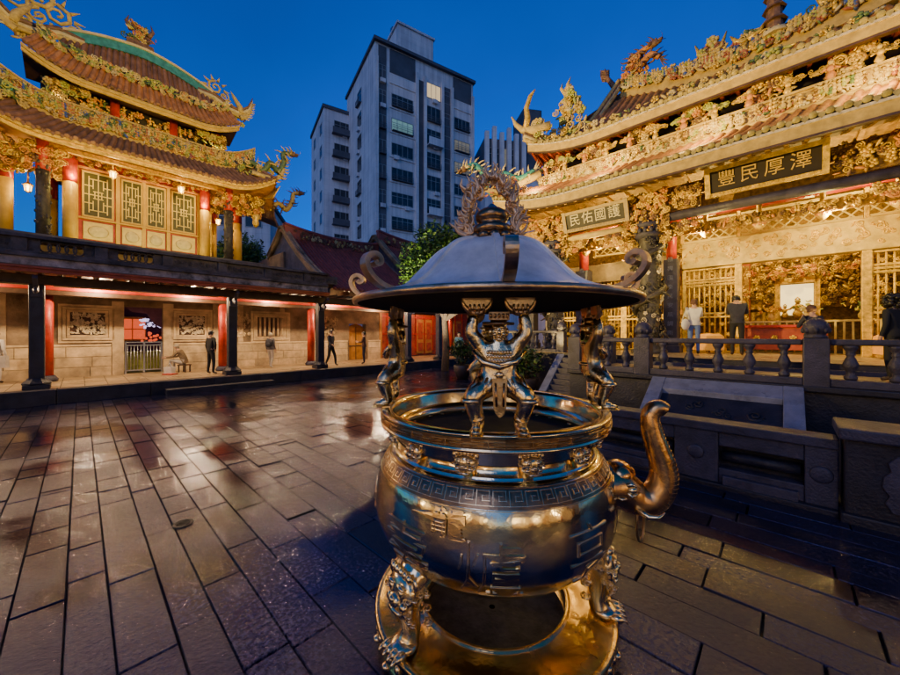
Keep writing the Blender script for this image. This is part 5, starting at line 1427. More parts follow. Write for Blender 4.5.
# the red timber front set back at the far end of the gallery
rf = thing('timber_front', 'red and orange timber doors and panels at the far end of the gallery', 'timber front', (15, 19.5, GZ))
mb = MB(); mb.box(13.2, 19.6, GZ, 24, 19.8, 4.2); part('wall', mb, 'red_wood', rf)
mb = MB(); mb.box(13.05, WQ-.02, GZ, 13.25, 19.8, 4.2); part('side_wall', mb, 'orange_wood', rf)
mb = MB()
for k in range(12):
    x = 13.5+k*.85; mb.box(x, 19.52, GZ+.3, x+.07, 19.6, 3.9); mb.box(x+.07, 19.53, 1.9, x+.85, 19.6, 2.0); mb.box(x+.07, 19.53, 3.1, x+.85, 19.6, 3.2)
part('frame', mb, 'red_lacquer', rf)
for k in (1,2,4,5,8,9):
    x = 13.6+k*.85; mb = MB(); mb.box(x, 19.54, GZ+.1, x+.7, 19.58, 3.0); d = part('door', mb, 'orange_wood', rf, .01)
    mb = MB(); mb.box(x+.12, 19.52, GZ+.3, x+.58, 19.54, 1.3); mb.box(x+.12, 19.52, 1.55, x+.58, 19.54, 2.8); part('panel', mb, 'amber_glow' if k in (2,8) else 'red_wood', d, .008)  # two of the panels take the added amber glow
mb = MB(); mb.box(12.5, 15.0, 3.72, 24, 19.7, 3.8); part('ceiling', mb, 'wood_dark', rf)
for x in (14.5, 17.5): lamp('POINT', (x, 17.6, 3.5), 190, (1,.55,.28), .04)

# ================================================================== maroon tiled side hall roof behind the gallery
sh = thing('side_hall', 'side hall with maroon tiled roof and swallowtail gable behind the gallery', 'hall', (11, 19.5, 3.8))
P0, P1, P2 = 7.75, 13.9, 21
def e1(s): return (P0+.2+s*(P1-P0-.2), 15.0, 4.05)
def t1(s): return (P0+.2+s*(P1-P0-.2), 20.0, 7.2+.15*(abs(2*s-1))**2)
mb = MB(); tile_slope(mb, e1, t1, 27, 6, .07, .3); r1 = part('tile_roof', mb, ['tile_maroon','tile_maroon'], sh)
def e2(s): return (P1+.2+s*(P2-P1), 15.0, 4.3)
def t2(s): return (P1+.2+s*(P2-P1), 20.0, 8.1)
mb = MB(); tile_slope(mb, e2, t2, 30, 6, .07, .3); r2 = part('tile_roof', mb, ['tile_maroon','tile_maroon'], sh)
def gable(p, ef, tf, z1, s):
    mb = MB(); pts = []
    for k in range(9): t = k/8; e = Vector(ef(s)); tt = Vector(tf(s)); v = e.lerp(tt, t); v.z -= .3*4*t*(1-t)*(1-.3*t); pts.append(v)
    top = pts[-1]; pts += [top+Vector((0,.25,.28)), top+Vector((0,.6,.3)), top+Vector((0,1.0,-.1)), top+Vector((0,2.4,-1.0))]
    for off, rr, zz in ((0,.17,.12),(-.12,.08,.30),(.12,.08,.30)): mb.tube([Vector((p+off, v.y, v.z+zz)) for v in pts], rr, 8)
    part('gable_coping', mb, 'stone_warm', sh)
    mb = MB(); n = len(pts); i = mb.pts([Vector((p, v.y, v.z)) for v in pts]+[Vector((p, v.y, 3.8)) for v in pts])
    for k in range(n-1): mb.face((i+k, i+k+1, i+n+k+1, i+n+k))
    part('gable_wall', mb, 'stone_grey', sh)
gable(P0+.1, e1, t1, 7.2, 0); gable(P1+.1, e2, t2, 8.1, 0)
def ridge_wall(p0, p1, z, q=20.0):
    mb = MB(); n = 20
    for k in range(n):
        a = p0+(p1-p0)*k/n; b = p0+(p1-p0)*(k+1)/n; za = z+.28*(abs(2*k/n-1))**2; zb = z+.28*(abs(2*(k+1)/n-1))**2
        mb.hexa([(a,q-.13,za-.1),(b,q-.13,zb-.1),(b,q+.13,zb-.1),(a,q+.13,za-.1),(a,q-.13,za+.5),(b,q-.13,zb+.5),(b,q+.13,zb+.5),(a,q+.13,za+.5)])
        mb.hexa([(a,q-.2,za+.5),(b,q-.2,zb+.5),(b,q+.2,zb+.5),(a,q+.2,za+.5),(a,q-.17,za+.62),(b,q-.17,zb+.62),(b,q+.17,zb+.62),(a,q+.17,za+.62)])
    r = part('roof_ridge', mb, 'tile_maroon', sh)
    mb = MB(); mb.f = lambda x, y, d: (p0+.5+x, q-.14-d, z+.0+.15*((2*(x+.5)/(p1-p0)-1)**2)*1.5+y); relief(mb, p1-p0-1, .45, 110, .13, [9,0,3,7,9], figs=.1, dd=.4); part('ceramic_relief', mb, ORN, r)
ridge_wall(P0, P1, 7.2); ridge_wall(P1, P2, 8.1)
mb = MB(); mb.box(P0, 20.1, 3.8, P2, 24, 6.5); part('rear_block', mb, 'stone_warm', sh)
# ================================================================== tower pavilion behind the gallery on the left
TC = 2.03
tw = thing('tower_pavilion', 'ornate two tiered pavilion with curved helmet roof rising above the gallery on the left', 'pavilion', (TC, 21, GZ))
mb = MB(); mb.box(TC-4.6, 21.2, GZ-.1, TC+4.6, 29, 5.6); part('lower_storey', mb, 'stone_warm', tw)
mb = MB(); mb.box(TC-4.7, 19.9, 5.5, TC+4.7, 29, 5.66); part('floor', mb, 'stone_grey', tw)
TZF = 5.6
# wall with lattice windows
mb = MB(); mb.box(TC-2.35, 21.62, TZF, TC+2.35, 21.8, 9.6); wl2 = part('wall', mb, 'red_lacquer', tw)
def tlattice(p0, p1, z0, z1):
    mb = MB(); mb.box(p0, 21.56, z0, p1, 21.60, z1); b = part('lattice_window', mb, 'lattice_back', tw)
    mb = MB(); q = 21.535; w = .035
    def L_(a, b_, c, d): mb.bar((p0+(p1-p0)*a, q, z0+(z1-z0)*b_), (p0+(p1-p0)*c, q, z0+(z1-z0)*d), w, .03, (0,1,0))
    for a in (0, .5, 1): L_(a,0,a,1)
    for a in (.18,.82): L_(a,.08,a,.92); 
    for b_ in (0,1,.5): L_(0,b_,1,b_)
    for b_ in (.14,.86): L_(.18,b_,.82,b_)
    for a,b_,c,d in ((0,.3,.32,.3),(.32,.14,.32,.36),(.68,.3,1,.3),(.68,.14,.68,.36),(0,.7,.32,.7),(.32,.64,.32,.86),(.68,.7,1,.7),(.68,.64,.68,.86),(.32,.42,.68,.42),(.32,.58,.68,.58),(.38,.42,.38,.58),(.62,.42,.62,.58)): L_(a,b_,c,d)
    part('lattice', mb, 'lattice_pale', b)
    mb = MB(); 
    for a in ((p0-.06,z0-.06,p1+.06,z0),(p0-.06,z1,p1+.06,z1+.06),(p0-.06,z0,p0,z1),(p1,z0,p1+.06,z1)): mb.box(a[0],21.5,a[1],a[2],21.6,a[3])
    part('frame', mb, 'yellow_col', b, .01)
wx = [(83,113),(122,142),(147,165),(172,195)]
for a, b in wx:
    p0, p1 = px2p(a, 21.55), px2p(b, 21.55)
    tlattice(p0+.02, p1-.02, 7.0, 8.85)
    mb = MB(); mb.box(p0, 21.52, 6.0, p1, 21.6, 6.75); pn = part('lower_panel', mb, 'lattice_pale', tw, .015)
    mb = MB(); mb.ell(((p0+p1)/2, 21.50, 6.35), ((p1-p0)*.36, .05, .26), 12, 6); part('boss', mb, 'white_c', pn)
    mb = MB(); mb.f = lambda x, y, d, p0=p0: (p0+x, 21.58-d, 9.0+y); relief(mb, p1-p0, .36, 22, .11, GOLDY, figs=0); part('carving', mb, ORN, tw)
for x in (76, 118, 144, 168.5, 199):
    p = px2p(x, 21.5); mb = MB(); mb.box(p-.07, 21.5, TZF, p+.07, 21.62, 9.0); part('mullion', mb, 'yellow_col', tw, .01)
for z, m, h in ((6.84,'yellow_col',.08),(8.95,'orange_c',.10),(9.42,'lattice_pale',.07),(9.6,'red_lacquer',.14)):
    mb = MB(); mb.box(TC-2.35, 21.47, z, TC+2.35, 21.62, z+h); part('rail', mb, m, tw, .01)
# round columns: yellow shaft with red top
def rcol(p, q, r=.22, carved=False):
    mb = MB(); mb.lathe([(r,0),(r,2.55)], (p,q,TZF), 18); c = part('column', mb, 'yellow_col' if not carved else 'stone_carved', tw)
    if carved:
        mb = MB()
        for k in range(60):
            a = RND.uniform(0, 6.28); z = TZF+RND.uniform(.1, 3.0)
            mb.ell((p+r*math.cos(a), q+r*math.sin(a), z), (.05,.05,.07), 6, 4)
        part('carving', mb, 'stone_carved', c)
    mb = MB(); mb.lathe([(r*1.01,2.55),(r*1.01,4.0)], (p,q,TZF), 18); part('column_top', mb, 'red_lacquer', c)
for x in (70, 205): rcol(px2p(x, 21.2), 21.2)
rcol(px2p(5, 22.4), 22.4); rcol(px2p(237, 22.4), 22.4, .24); rcol(px2p(213, 23.4), 23.4, .18); rcol(px2p(52, 24.5), 24.5, .2)
for x in (43, 228.5): rcol(px2p(x, 20.35), 20.35, .19, True)
mb = MB(); mb.box(TC-3.2, 20.25, 9.05, TC+3.2, 20.45, 9.22); mb.box(TC-3.2, 20.3, 9.5, TC+3.2, 20.4, 9.6); part('beam', mb, 'gold_paint', tw, .01)
mb = MB(); mb.box(TC+2.55, 21.7, TZF, TC+2.7, 24.5, 9.4); part('side_lattice', mb, 'gold_paint', tw)
def goldmass(c, n, sx, sy, sz, size=.14):
    mb = MB()
    for k in range(n):
        mb.m = RND.choice(GOLDY+[1,6,6]); b_ = Vector(c)+Vector((RND.uniform(-sx,sx), RND.uniform(-sy,sy), RND.uniform(-sz,sz)))
        mb.f = lambda x, y, d, b_=b_: b_+Vector((x, -d, y)); RND.choice((o_scroll,o_flower,o_leaf,o_scroll))(mb, 0, 0, 0, size*RND.uniform(.7,1.2)); mb.f = None
    return part('bracket_carving', mb, ORN, tw)
for p in (px2p(43,20.35), px2p(228.5,20.35)): goldmass((p, 20.3, 8.75), 70, .55, .15, .32)
for p in (px2p(70,21.2)-.55, px2p(205,21.2)+.5): goldmass((p, 21.2, 8.6), 40, .4, .1, .4)
goldmass((TC+4.2, 20.6, 8.7), 130, .55, .6, .45, .16); goldmass((TC-4.0, 20.6, 8.6), 110, .7, .6, .45, .16); goldmass((TC, 21.0, 9.15), 90, 2.4, .1, .06, .09)
mb = MB(); mb.m = 1; mb.lathe([(.02,7.55),(.12,7.65),(.17,7.8),(.12,7.95),(.2,8.05),(.2,8.2),(.1,8.3),(.1,9.0)], (TC+4.35, 20.2, 0), 10); part('lotus_boss', mb, ORN, tw)
# lower eave
def up(s, amt, st=.55): a = abs(2*s-1); return amt*max(0, (a-st)/(1-st))**2
LQ = 19.0; HWd = 4.95
eT = lambda s: (TC-HWd+2*HWd*s, LQ+.0, 9.2+up(s, .85))
tT = lambda s: (TC-(HWd-.75)+2*(HWd-.75)*s, LQ+.85, 10.0+up(s, .75))
mb = MB(); tile_slope(mb, eT, tT, 44, 4, .08, .05); lr = part('lower_roof', mb, ['tile_brown','tile_brown'], tw)
mb = MB()
for k in range(30):
    a = Vector(eT(k/30)); b = Vector(eT((k+1)/30))
    for dy, dz, h in ((.05,-.16,.10),(.16,-.30,.13)): mb.hexa([a+Vector((0,dy,dz)), b+Vector((0,dy,dz)), b+Vector((0,dy+.1,dz)), a+Vector((0,dy+.1,dz)), a+Vector((0,dy,dz+h)), b+Vector((0,dy,dz+h)), b+Vector((0,dy+.1,dz+h)), a+Vector((0,dy+.1,dz+h))])
part('eave_board', mb, 'gold_paint', lr)
mb = MB(); mb.grid(lambda s, t: Vector(eT(s))*(1-t)+Vector((eT(s)[0], 22.5, 9.5))*t+Vector((0,.1,-.05))*(1-t), 24, 2); part('eave_ceiling', mb, 'orange_wood', lr)
# returns at both ends (hexagon like sides running back)
for sg in (-1, 1):
    eR = lambda s: (TC+sg*(HWd+ s*2.2-.25*math.sin(s*3.1)), LQ+s*5.5, 9.95-.95*min(1,s*2.5)+0*s)
    tR = lambda s: (TC+sg*(HWd-.75+s*1.8), LQ+.85+s*4.8, 10.7-.75*min(1,s*2.5))
    mb = MB(); tile_slope(mb, eR, tR, 22, 4, .08, .05); part('tile_return', mb, ['tile_brown','tile_brown'], lr)
    mb = MB(); mb.grid(lambda s, t: Vector(eR(s))*(1-t)+Vector((TC+sg*2.5, eR(s)[1]*.5+11, 9.5))*t, 12, 2); part('eave_ceiling', mb, 'orange_wood', lr)
    mb = MB(); c = Vector((TC+sg*(HWd+.1), LQ+.1, 9.95))
    for k in range(9): mb.bar(c+Vector((-sg*.2-sg*.02*k, .1+.12*k, -.95+.02*k)), c+Vector((sg*.15, .1+.16*k, -.25)), .05, .05)
    part('fan_rafters', mb, 'gold_paint', lr)
    mb = MB()
    dragon(mb, [c+Vector((-sg*1.6,.6,.15)), c+Vector((-sg*1.1,.5,.7)), c+Vector((-sg*.6,.4,.4)), c+Vector((-sg*.25,.3,.9)), c+Vector((sg*.1,.2,.55)), c+Vector((sg*.35,.1,1.05)), c+Vector((sg*.3,.05,1.5)), c+Vector((sg*.7,0,1.6))], .15, (2,0,9), 1.5)
    mb.m = 0; spn = [c+Vector((sg*x_,.1,z_)) for x_, z_ in ((-1.2,.05),(-.6,.0),(-.1,.05),(.2,.3),(.32,.65),(.3,1.0))]; mb.tube(spn, [.12,.13,.13,.11,.09,.05], 6)
    for p_ in spn[2:]:
        for dz in (-.08,.08): mb.tube([p_+Vector((0,0,dz)), p_+Vector((sg*.2,-.03,dz-.03)), p_+Vector((sg*.32,-.03,dz+.07))], [.06,.045,.008], 5)
    cl_ = [c+Vector((-sg*RND.uniform(.1,1.7), .4+RND.uniform(-.1,.1), RND.uniform(0,.6))) for k in range(40)]
    for b_ in cl_: mb.m = RND.choice((0,4,2,8,0)); mb.f = lambda x, y, d, b_=b_: b_+Vector((x,-d,y)); RND.choice((o_scroll,o_flower,o_leaf))(mb,0,0,0,.14); mb.f = None
    part('corner_dragon', mb, ORN, lr)
    mb = MB(); c2 = c+Vector((sg*1.0, 1.9, -.45))
    dragon(mb, [c2+Vector((-sg*.6,.3,-.5)), c2+Vector((-sg*.2,.2,0)), c2+Vector((sg*.2,.1,-.3)), c2+Vector((sg*.5,0,.2)), c2+Vector((sg*.6,0,.7)), c2+Vector((sg*.95,0,.85))], .14, (0,9,9), 1.5)
    part('corner_dragon', mb, ORN, lr)
# frieze of ceramic panels above the lower tiles
mb = MB()
for k in range(24):
    s0, s1 = k/24, (k+1)/24; a = Vector(tT(s0)); b = Vector(tT(s1)); d1 = Vector((0,.12,0)); u_ = Vector((0,0,.80))
    mb.hexa([a,b,b+d1,a+d1,a+u_,b+u_,b+d1+u_,a+d1+u_])
    for z in (0,.76): mb.hexa([a+Vector((0,-.05,z)),b+Vector((0,-.05,z)),b+Vector((0,.0,z)),a+Vector((0,.0,z)),a+Vector((0,-.05,z+.07)),b+Vector((0,-.05,z+.07)),b+Vector((0,.0,z+.07)),a+Vector((0,.0,z+.07))])
frz = part('frieze', mb, 'fascia', tw)
for k in range(7):
    mb = MB(); wd = 2*(HWd-.75)/7
    def ff(x, y, d, k=k): s = (k*wd+.04+x)/(7*wd); v = Vector(tT(min(1,max(0,s)))); return (v.x, v.y-d, v.z+.08+y)
    mb.f = ff; relief(mb, wd-.08, .66, 110, .15, MIXY+[0,0,1,2,4], figs=.2, dd=.6); part('ceramic_relief', mb, ORN, frz)
# upper storey between the roofs
mb = MB(); mb.box(TC-3.1, 21.0, 9.6, TC+3.1, 27, 12.5); part('upper_wall', mb, 'black_c', tw)
for p in (-2.75, -1.0, 1.0, 2.75):
    mb = MB(); mb.lathe([(.16,10.4),(.16,12.0)], (TC+p, 20.85, 0), 12); part('short_post', mb, 'red_lacquer', tw)
for k in range(2):
    mb = MB(); mb.f = lambda x, y, d, k=k: (TC-2.4+k*2.45+x, 20.95-d, 10.75+y)
    relief(mb, 2.3, 1.05, 90, .16, [1,10,6,2,0,6,9], figs=.3, dd=.8); part('painted_carving', mb, ORN, tw)
for sg in (-1, 1):
    mb = MB()
    for j in range(90):
        t = RND.random(); b_ = Vector((TC+sg*(2.95-1.3*t*RND.random()), 20.45+RND.uniform(-.1,.2), 11.75-1.0*RND.random()*(1-t)+0)); mb.m = RND.choice((4,1,4,0,4,10))
        mb.f = lambda x, y, d, b_=b_: b_+Vector((x,-d,y)); RND.choice((o_scroll,o_flower,o_leaf))(mb,0,0,0,.15); mb.f = None
    part('bracket_carving', mb, ORN, tw)
# upper roof: concave skirt, then a bulging body up to the teal ridge
UQ = 19.75; UH = 3.5
eV = lambda s: (TC-UH+2*UH*s, UQ, 11.95+up(s, .55, .5))
mV = lambda s: (TC-(UH-.35)+2*(UH-.35)*s, UQ+.45, 12.75+up(s, .45, .5))
def rV(s): x = 2*s-1; return (TC-2.5+5.0*s, 20.7, 14.25-.62*abs(x)**1.7+.0)
mb = MB(); tile_slope(mb, eV, mV, 34, 3, .075, .03); ur = part('upper_roof', mb, ['tile_orange','tile_brown'], tw)
mb = MB(); tile_slope(mb, lambda s: (mV(.08+.84*s)[0], mV(.08+.84*s)[1]+.05, mV(.08+.84*s)[2]+.05), rV, 28, 6, .075, -.12, cap=False); part('helmet_tiles', mb, ['tile_brown','tile_brown'], ur)
mb = MB()
for k in range(30):
    a = Vector(eV(k/30)); b = Vector(eV((k+1)/30))
    for dy, dz, h in ((.04,-.2,.12),(.14,-.3,.10)): mb.hexa([a+Vector((0,dy,dz)), b+Vector((0,dy,dz)), b+Vector((0,dy+.1,dz)), a+Vector((0,dy+.1,dz)), a+Vector((0,dy,dz+h)), b+Vector((0,dy,dz+h)), b+Vector((0,dy+.1,dz+h)), a+Vector((0,dy+.1,dz+h))])
part('eave_board', mb, 'fascia', ur)
mb = MB(); mb.grid(lambda s, t: Vector(eV(s))*(1-t)+Vector((eV(s)[0], 21.6, 12.0))*t+Vector((0,.1,-.1))*(1-t), 20, 2); part('eave_ceiling', mb, 'wood_dark', ur)
mb = MB()
def fv(x, y, d): s = x/(2*UH-.7); v = Vector(mV(min(1,max(0,s)))); return (v.x, v.y-.06-d, v.z-.12+y)
mb.f = fv; relief(mb, 2*UH-.7, .5, 260, .14, [0,4,0,7,4,0,6,2], figs=.05, dd=.7); part('ceramic_flowers', mb, ORN, ur)
mb = MB()
for k in range(24):
    a = Vector(rV(k/24)); b = Vector(rV((k+1)/24))
    mb.m = 8; mb.hexa([a+Vector((0,-.16,-.1)), b+Vector((0,-.16,-.1)), b+Vector((0,.16,-.1)), a+Vector((0,.16,-.1)), a+Vector((0,-.16,.26)), b+Vector((0,-.16,.26)), b+Vector((0,.16,.26)), a+Vector((0,.16,.26))])
    mb.m = 7; mb.hexa([a+Vector((0,-.2,.262)), b+Vector((0,-.2,.262)), b+Vector((0,.2,.262)), a+Vector((0,.2,.262)), a+Vector((0,-.2,.36)), b+Vector((0,-.2,.36)), b+Vector((0,.2,.36)), a+Vector((0,.2,.36))])
rg = part('roof_ridge', mb, ORN, ur)
mb = MB(); mb.grid(lambda s, t: (TC-2.5*(1-t*.2)+5*(1-t*.2)*s, 20.8+7*t, 14.2-.62*abs(2*s-1)**1.7-2.3*t*t), 12, 4); mb.grid(lambda s, t: (TC-UH+.3+2*(UH-.3)*s, 20.3+7*t, 12.7), 3, 3); part('rear_slope', mb, 'tile_brown', ur)
# ridge centre piece and end flourishes
mb = MB(); c = Vector((px2p(140, 20.7), 20.7, 14.55))
mb.m = 9; mb.box(c.x-.45, c.y-.15, c.z-.15, c.x+.45, c.y+.15, c.z+.25)
for k in range(70):
    t = RND.random(); b_ = c+Vector((RND.gauss(0,.22)*(1.2-.5*t), RND.uniform(-.1,.1), .2+t*.85)); mb.m = RND.choice((9,4,2,3,0,6,9)); mb.f = lambda x, y, d, b_=b_: b_+Vector((x,-d,y)); RND.choice((o_scroll,o_flower,o_leaf,o_figure))(mb,0,0,0,.15); mb.f = None
for sg in (-1,1): mb.m = 9; mb.tube([c+Vector((sg*.3,0,.7)), c+Vector((sg*.45,0,1.0)), c+Vector((sg*.36,0,1.3))], [.1,.07,.01], 5)
part('ridge_ornament', mb, ORN, rg)
for sg in (-1, 1):
    mb = MB(); a = Vector(rV(0 if sg < 0 else 1)); K = 1.0 if sg > 0 else 1.25
    sc = lambda x, z, r, turn=1.5, th=.2, s2=1: (setattr(mb, 'f', lambda X, Y, d: (a.x+sg*(x+X)*K, a.y-.1-d, a.z+(z+Y)*K)), o_scroll(mb, 0, 0, 0, r, turn, s2, PI/2, th), setattr(mb, 'f', None))
    mb.m = 0
    for off in (0, .16, .32):
        mb.m = (0,7,9)[int(off/.15) % 3]
        mb.tube([a+Vector((-sg*.6,-.1,.05+off*.5)), a+Vector((sg*.1,-.1,-.05+off)), a+Vector((sg*.7,-.15,-.35+off)), a+Vector((sg*1.2,-.3,-.45+off)), a+Vector((sg*1.55,-.45,-.15+off)), a+Vector((sg*1.7,-.5,.35+off))], [.09,.1,.1,.09,.07,.02], 6)
    mb.m = 0; sc(.12,.62,.34); sc(.5,.35,.25,1.4,.2,-1); sc(-.25,.35,.22); sc(.8,.05,.2,1.2,.22)
    for k in range(10):
        t = k*2*PI/10; o = a+Vector((sg*.12*K,-.1,.62*K)); d_ = Vector((math.cos(t),0,math.sin(t)))
        mb.tube([o+d_*.36*K, o+d_*.62*K], [.07,.01], 5)
    o = a+Vector((sg*1.25,-.3,-.3)); mb.m = 0
    mb.tube([o, o+Vector((sg*-.1,0,.35)), o+Vector((sg*-.35,0,.7)), o+Vector((sg*-.5,0,.95))], [.16,.14,.09,.02], 6)
    mb.tube([o+Vector((sg*.1,0,0)), o+Vector((sg*.35,0,.3)), o+Vector((sg*.4,-.05,.65)), o+Vector((sg*.62,-.05,.78))], [.16,.14,.11,.04], 6)
    mb.m = 0; spn = [o+Vector((sg*x_,-.05,z_)) for x_, z_ in ((-.1,-.25),(.12,-.12),(.26,.05),(.34,.3),(.36,.55))]; mb.tube(spn, [.13,.12,.1,.08,.05], 6)
    for p_ in spn[1:]:
        for dz in (-.06,.05): mb.m = 7; mb.tube([p_+Vector((0,0,dz)), p_+Vector((sg*.16,-.03,dz-.03)), p_+Vector((sg*.25,-.03,dz+.05))], [.05,.035,.008], 5)
    for k in range(60): b_ = a+Vector((sg*RND.uniform(-.3,1.4), -.12, RND.uniform(-.75,.1))); mb.m = RND.choice((0,7,0,4,9)); mb.f = lambda x, y, d, b_=b_: b_+Vector((x,-d,y)); RND.choice((o_scroll,o_leaf,o_flower))(mb,0,0,0,.15); mb.f = None
    if sg < 0:
        mb.m = 0; sc(.55,.95,.42,1.3); sc(1.0,1.3,.4,1.3,.22,-1); sc(.35,1.5,.3); sc(.95,.6,.3)
        for k in range(7): mb.m = 9; p_ = a+Vector((-1.75,-.45,.1+.18*k)); mb.tube([p_, p_+Vector((-.35,0,.1)), p_+Vector((-.55,0,.35))], [.07,.05,.01], 5)
        mb.m = 7; mb.tube([a+Vector((-1.6,-.4,.1)), a+Vector((-1.75,-.4,.8)), a+Vector((-1.6,-.4,1.5)), a+Vector((-1.25,-.4,2.0))], [.13,.15,.12,.03], 6)
    part('ridge_flourish', mb, ORN, rg)
# hanging lanterns under the lower eave
def lantern(x, y, q, lb, grp=None):
    p = px2p(x, q); Y = p*SU+q*CU; z = H+(334-y)/352*Y
    t = thing('hanging_lantern', lb, 'lantern', (p, q, z-.2), group=grp)
    mb = MB(); mb.lathe([(.03,-.13),(.075,-.12),(.11,.07),(.10,.09)], (p,q,z), 6, smooth=False); part('glass', mb, 'lamp_glow', t)
    mb = MB(); mb.lathe([(.13,.085),(.17,.12),(.09,.2),(.03,.24),(.015,1.0)], (p,q,z), 6, smooth=False); mb.lathe([(.02,-.2),(.085,-.14),(.085,-.12)], (p,q,z), 6, smooth=False)
    for k in range(6): mb.bar((p+.08*math.cos(k*PI/3), q+.08*math.sin(k*PI/3), z-.12), (p+.115*math.cos(k*PI/3), q+.115*math.sin(k*PI/3), z+.08), .03, .03)
    part('frame', mb, 'gold_paint', t)
    lamp('POINT', (p, q-.32, z-.1), 38, (1,.70,.22), .06)
lantern(113, 175, 20.6, 'glowing lantern hanging above the widest lattice window of the pavilion')
lantern(181, 190, 20.6, 'glowing lantern hanging above the rightmost lattice window of the pavilion')
lantern(22, 168, 21.6, 'upper of two glowing lanterns beside the dark carved pavilion column')
lantern(28, 188, 22.6, 'lower of two glowing lanterns beside the dark carved pavilion column')
lantern(218, 222, 22.4, 'small glowing lantern between the rear pavilion columns on the right')
for p in (-1.6, 0, 1.6): lamp('POINT', (TC+p, 20.6, 5.85), 22, (1,.80,.18), .04)
for p, q, z, e in ((TC-3.0,17.2,5.3,420),(TC,17.0,5.3,420),(TC+3.2,17.2,5.3,420)): lamp('SPOT', (p,q,z), e*1.2, (1,.70,.18), .05, target=(TC+(p-TC)*.8,19.9,11.2), cone=85, blend=.9)
for p in (-2.6, 0, 2.6): lamp('POINT', (TC+p, 20.35, 10.95), 20, (1,.68,.18), .03)
for p in (-2.2, 2.2): lamp('POINT', (TC+p, 20.9, 8.3), 30, (1,.72,.17), .05)
# ================================================================== apartment blocks behind
def W2(c, d1, d2):
    """local frame of a block: s along d1, t along d2, z up -> world"""
    return lambda s, t, z: (c[0]+d1[0]*s+d2[0]*t, c[1]+d1[1]*s+d2[1]*t, z)
def block(label, c, ang, name='apartment_block'):
    t = bpy.data.objects.new(name, None); COL.objects.link(t); t.location = (c[0], c[1], 0); t.rotation_euler = (0,0,ang)
    ORG[t.name] = Vector((0,0,0)); t['label'] = label; t['category'] = 'apartment block'; return t
def window(par, s0, s1, z0, z1, side='f', glass='win_dark', depth=.16, ledge=True, split=2, t0=0):
    """side f: on the plane y = 0 facing -y; side l: on the plane x = 0 facing -x"""
    def P(a, b, d): return (a, -d+t0, b) if side == 'f' else (-d+t0, a, b)
    def bx(mb, a0, b0, d0, a1, b1, d1):
        x0, y0, z0_ = P(a0, b0, d0); x1, y1, z1_ = P(a1, b1, d1); mb.box(x0, y0, z0_, x1, y1, z1_)
    mb = MB(); bx(mb, s0, z0, .012, s1, z1, .02); w = part('window', mb, glass, par)
    mb = MB(); f = .06
    bx(mb, s0-f, z0-f, 0, s0, z1+f, .07); bx(mb, s1, z0-f, 0, s1+f, z1+f, .07); bx(mb, s0, z1, 0, s1, z1+f, .07); bx(mb, s0, z0-f, 0, s1, z0, .07)
    for k in range(1, split): x = s0+(s1-s0)*k/split; bx(mb, x-.03, z0, .02, x+.03, z1, .05)
    if RND.random() < .5: zz = z0+(z1-z0)*.68; bx(mb, s0, zz-.025, .02, s1, zz+.025, .045)
    part('frame', mb, 'win_frame', w)
    if ledge:
        mb = MB()
        if RND.random() < .45:       # caged balcony grille
            n = max(3, int((s1-s0)/.16))
            for k in range(n+1): x = s0+(s1-s0)*k/n; bx(mb, x-.012, z0-.1, .36, x+.012, z0+.55, .385)
            for zz in (z0-.1, z0+.25, z0+.55): bx(mb, s0, zz, .36, s1, zz+.03, .39)
            bx(mb, s0, z0-.14, .02, s1, z0-.1, .39); part('grille', mb, 'concrete_d', w)
        elif RND.random() < .85:      # air conditioner
            x = s0+RND.uniform(.1, max(.12, s1-s0-.8)); bx(mb, x, z0-.62, .03, x+.7, z0-.12, .36); part('air_conditioner', mb, 'concrete', w)
# main tower: corner at px 375
c0 = (-9.6, 45.0); d1 = (.854, .521); ang1 = math.atan2(.521, .854)
ap = block('tall grey apartment block with rows of windows and a dark roof storey above the burner', c0, ang1)
ZT = 39.8; WD = 15.3; DP = 9.2; fl = 3.22
mb = MB(); mb.box(0, 0, 0, WD, DP+4, ZT); wall_a = part('wall', mb, 'concrete', ap)
mb = MB()
for s in (.05, 5.75, 7.0, 9.75, 11.35, 15.0): mb.box(s-.05, -.32, 0, s+.35, 0, ZT-2.3)
part('pilasters', mb, 'concrete', ap)
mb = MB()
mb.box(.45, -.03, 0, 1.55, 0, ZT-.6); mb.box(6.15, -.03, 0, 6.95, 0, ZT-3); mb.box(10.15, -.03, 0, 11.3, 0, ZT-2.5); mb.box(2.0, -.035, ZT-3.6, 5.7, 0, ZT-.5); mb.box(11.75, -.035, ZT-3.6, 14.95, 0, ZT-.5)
part('recess_shade', mb, 'concrete_d', ap)  # dark flat panels paint the shade of recessed bays, and the dark top storey
mb = MB(); mb.box(-.25,-.45,ZT-.35,WD+.2,DP+4.2,ZT+.05); part('parapet', mb, 'concrete_d', ap)
mb = MB(); mb.box(4.0, 2.0, ZT, 9.6, 9.0, ZT+5.2); mb.box(3.8, 1.8, ZT+5.2, 9.8, 9.2, ZT+5.5); part('penthouse', mb, 'concrete', ap)
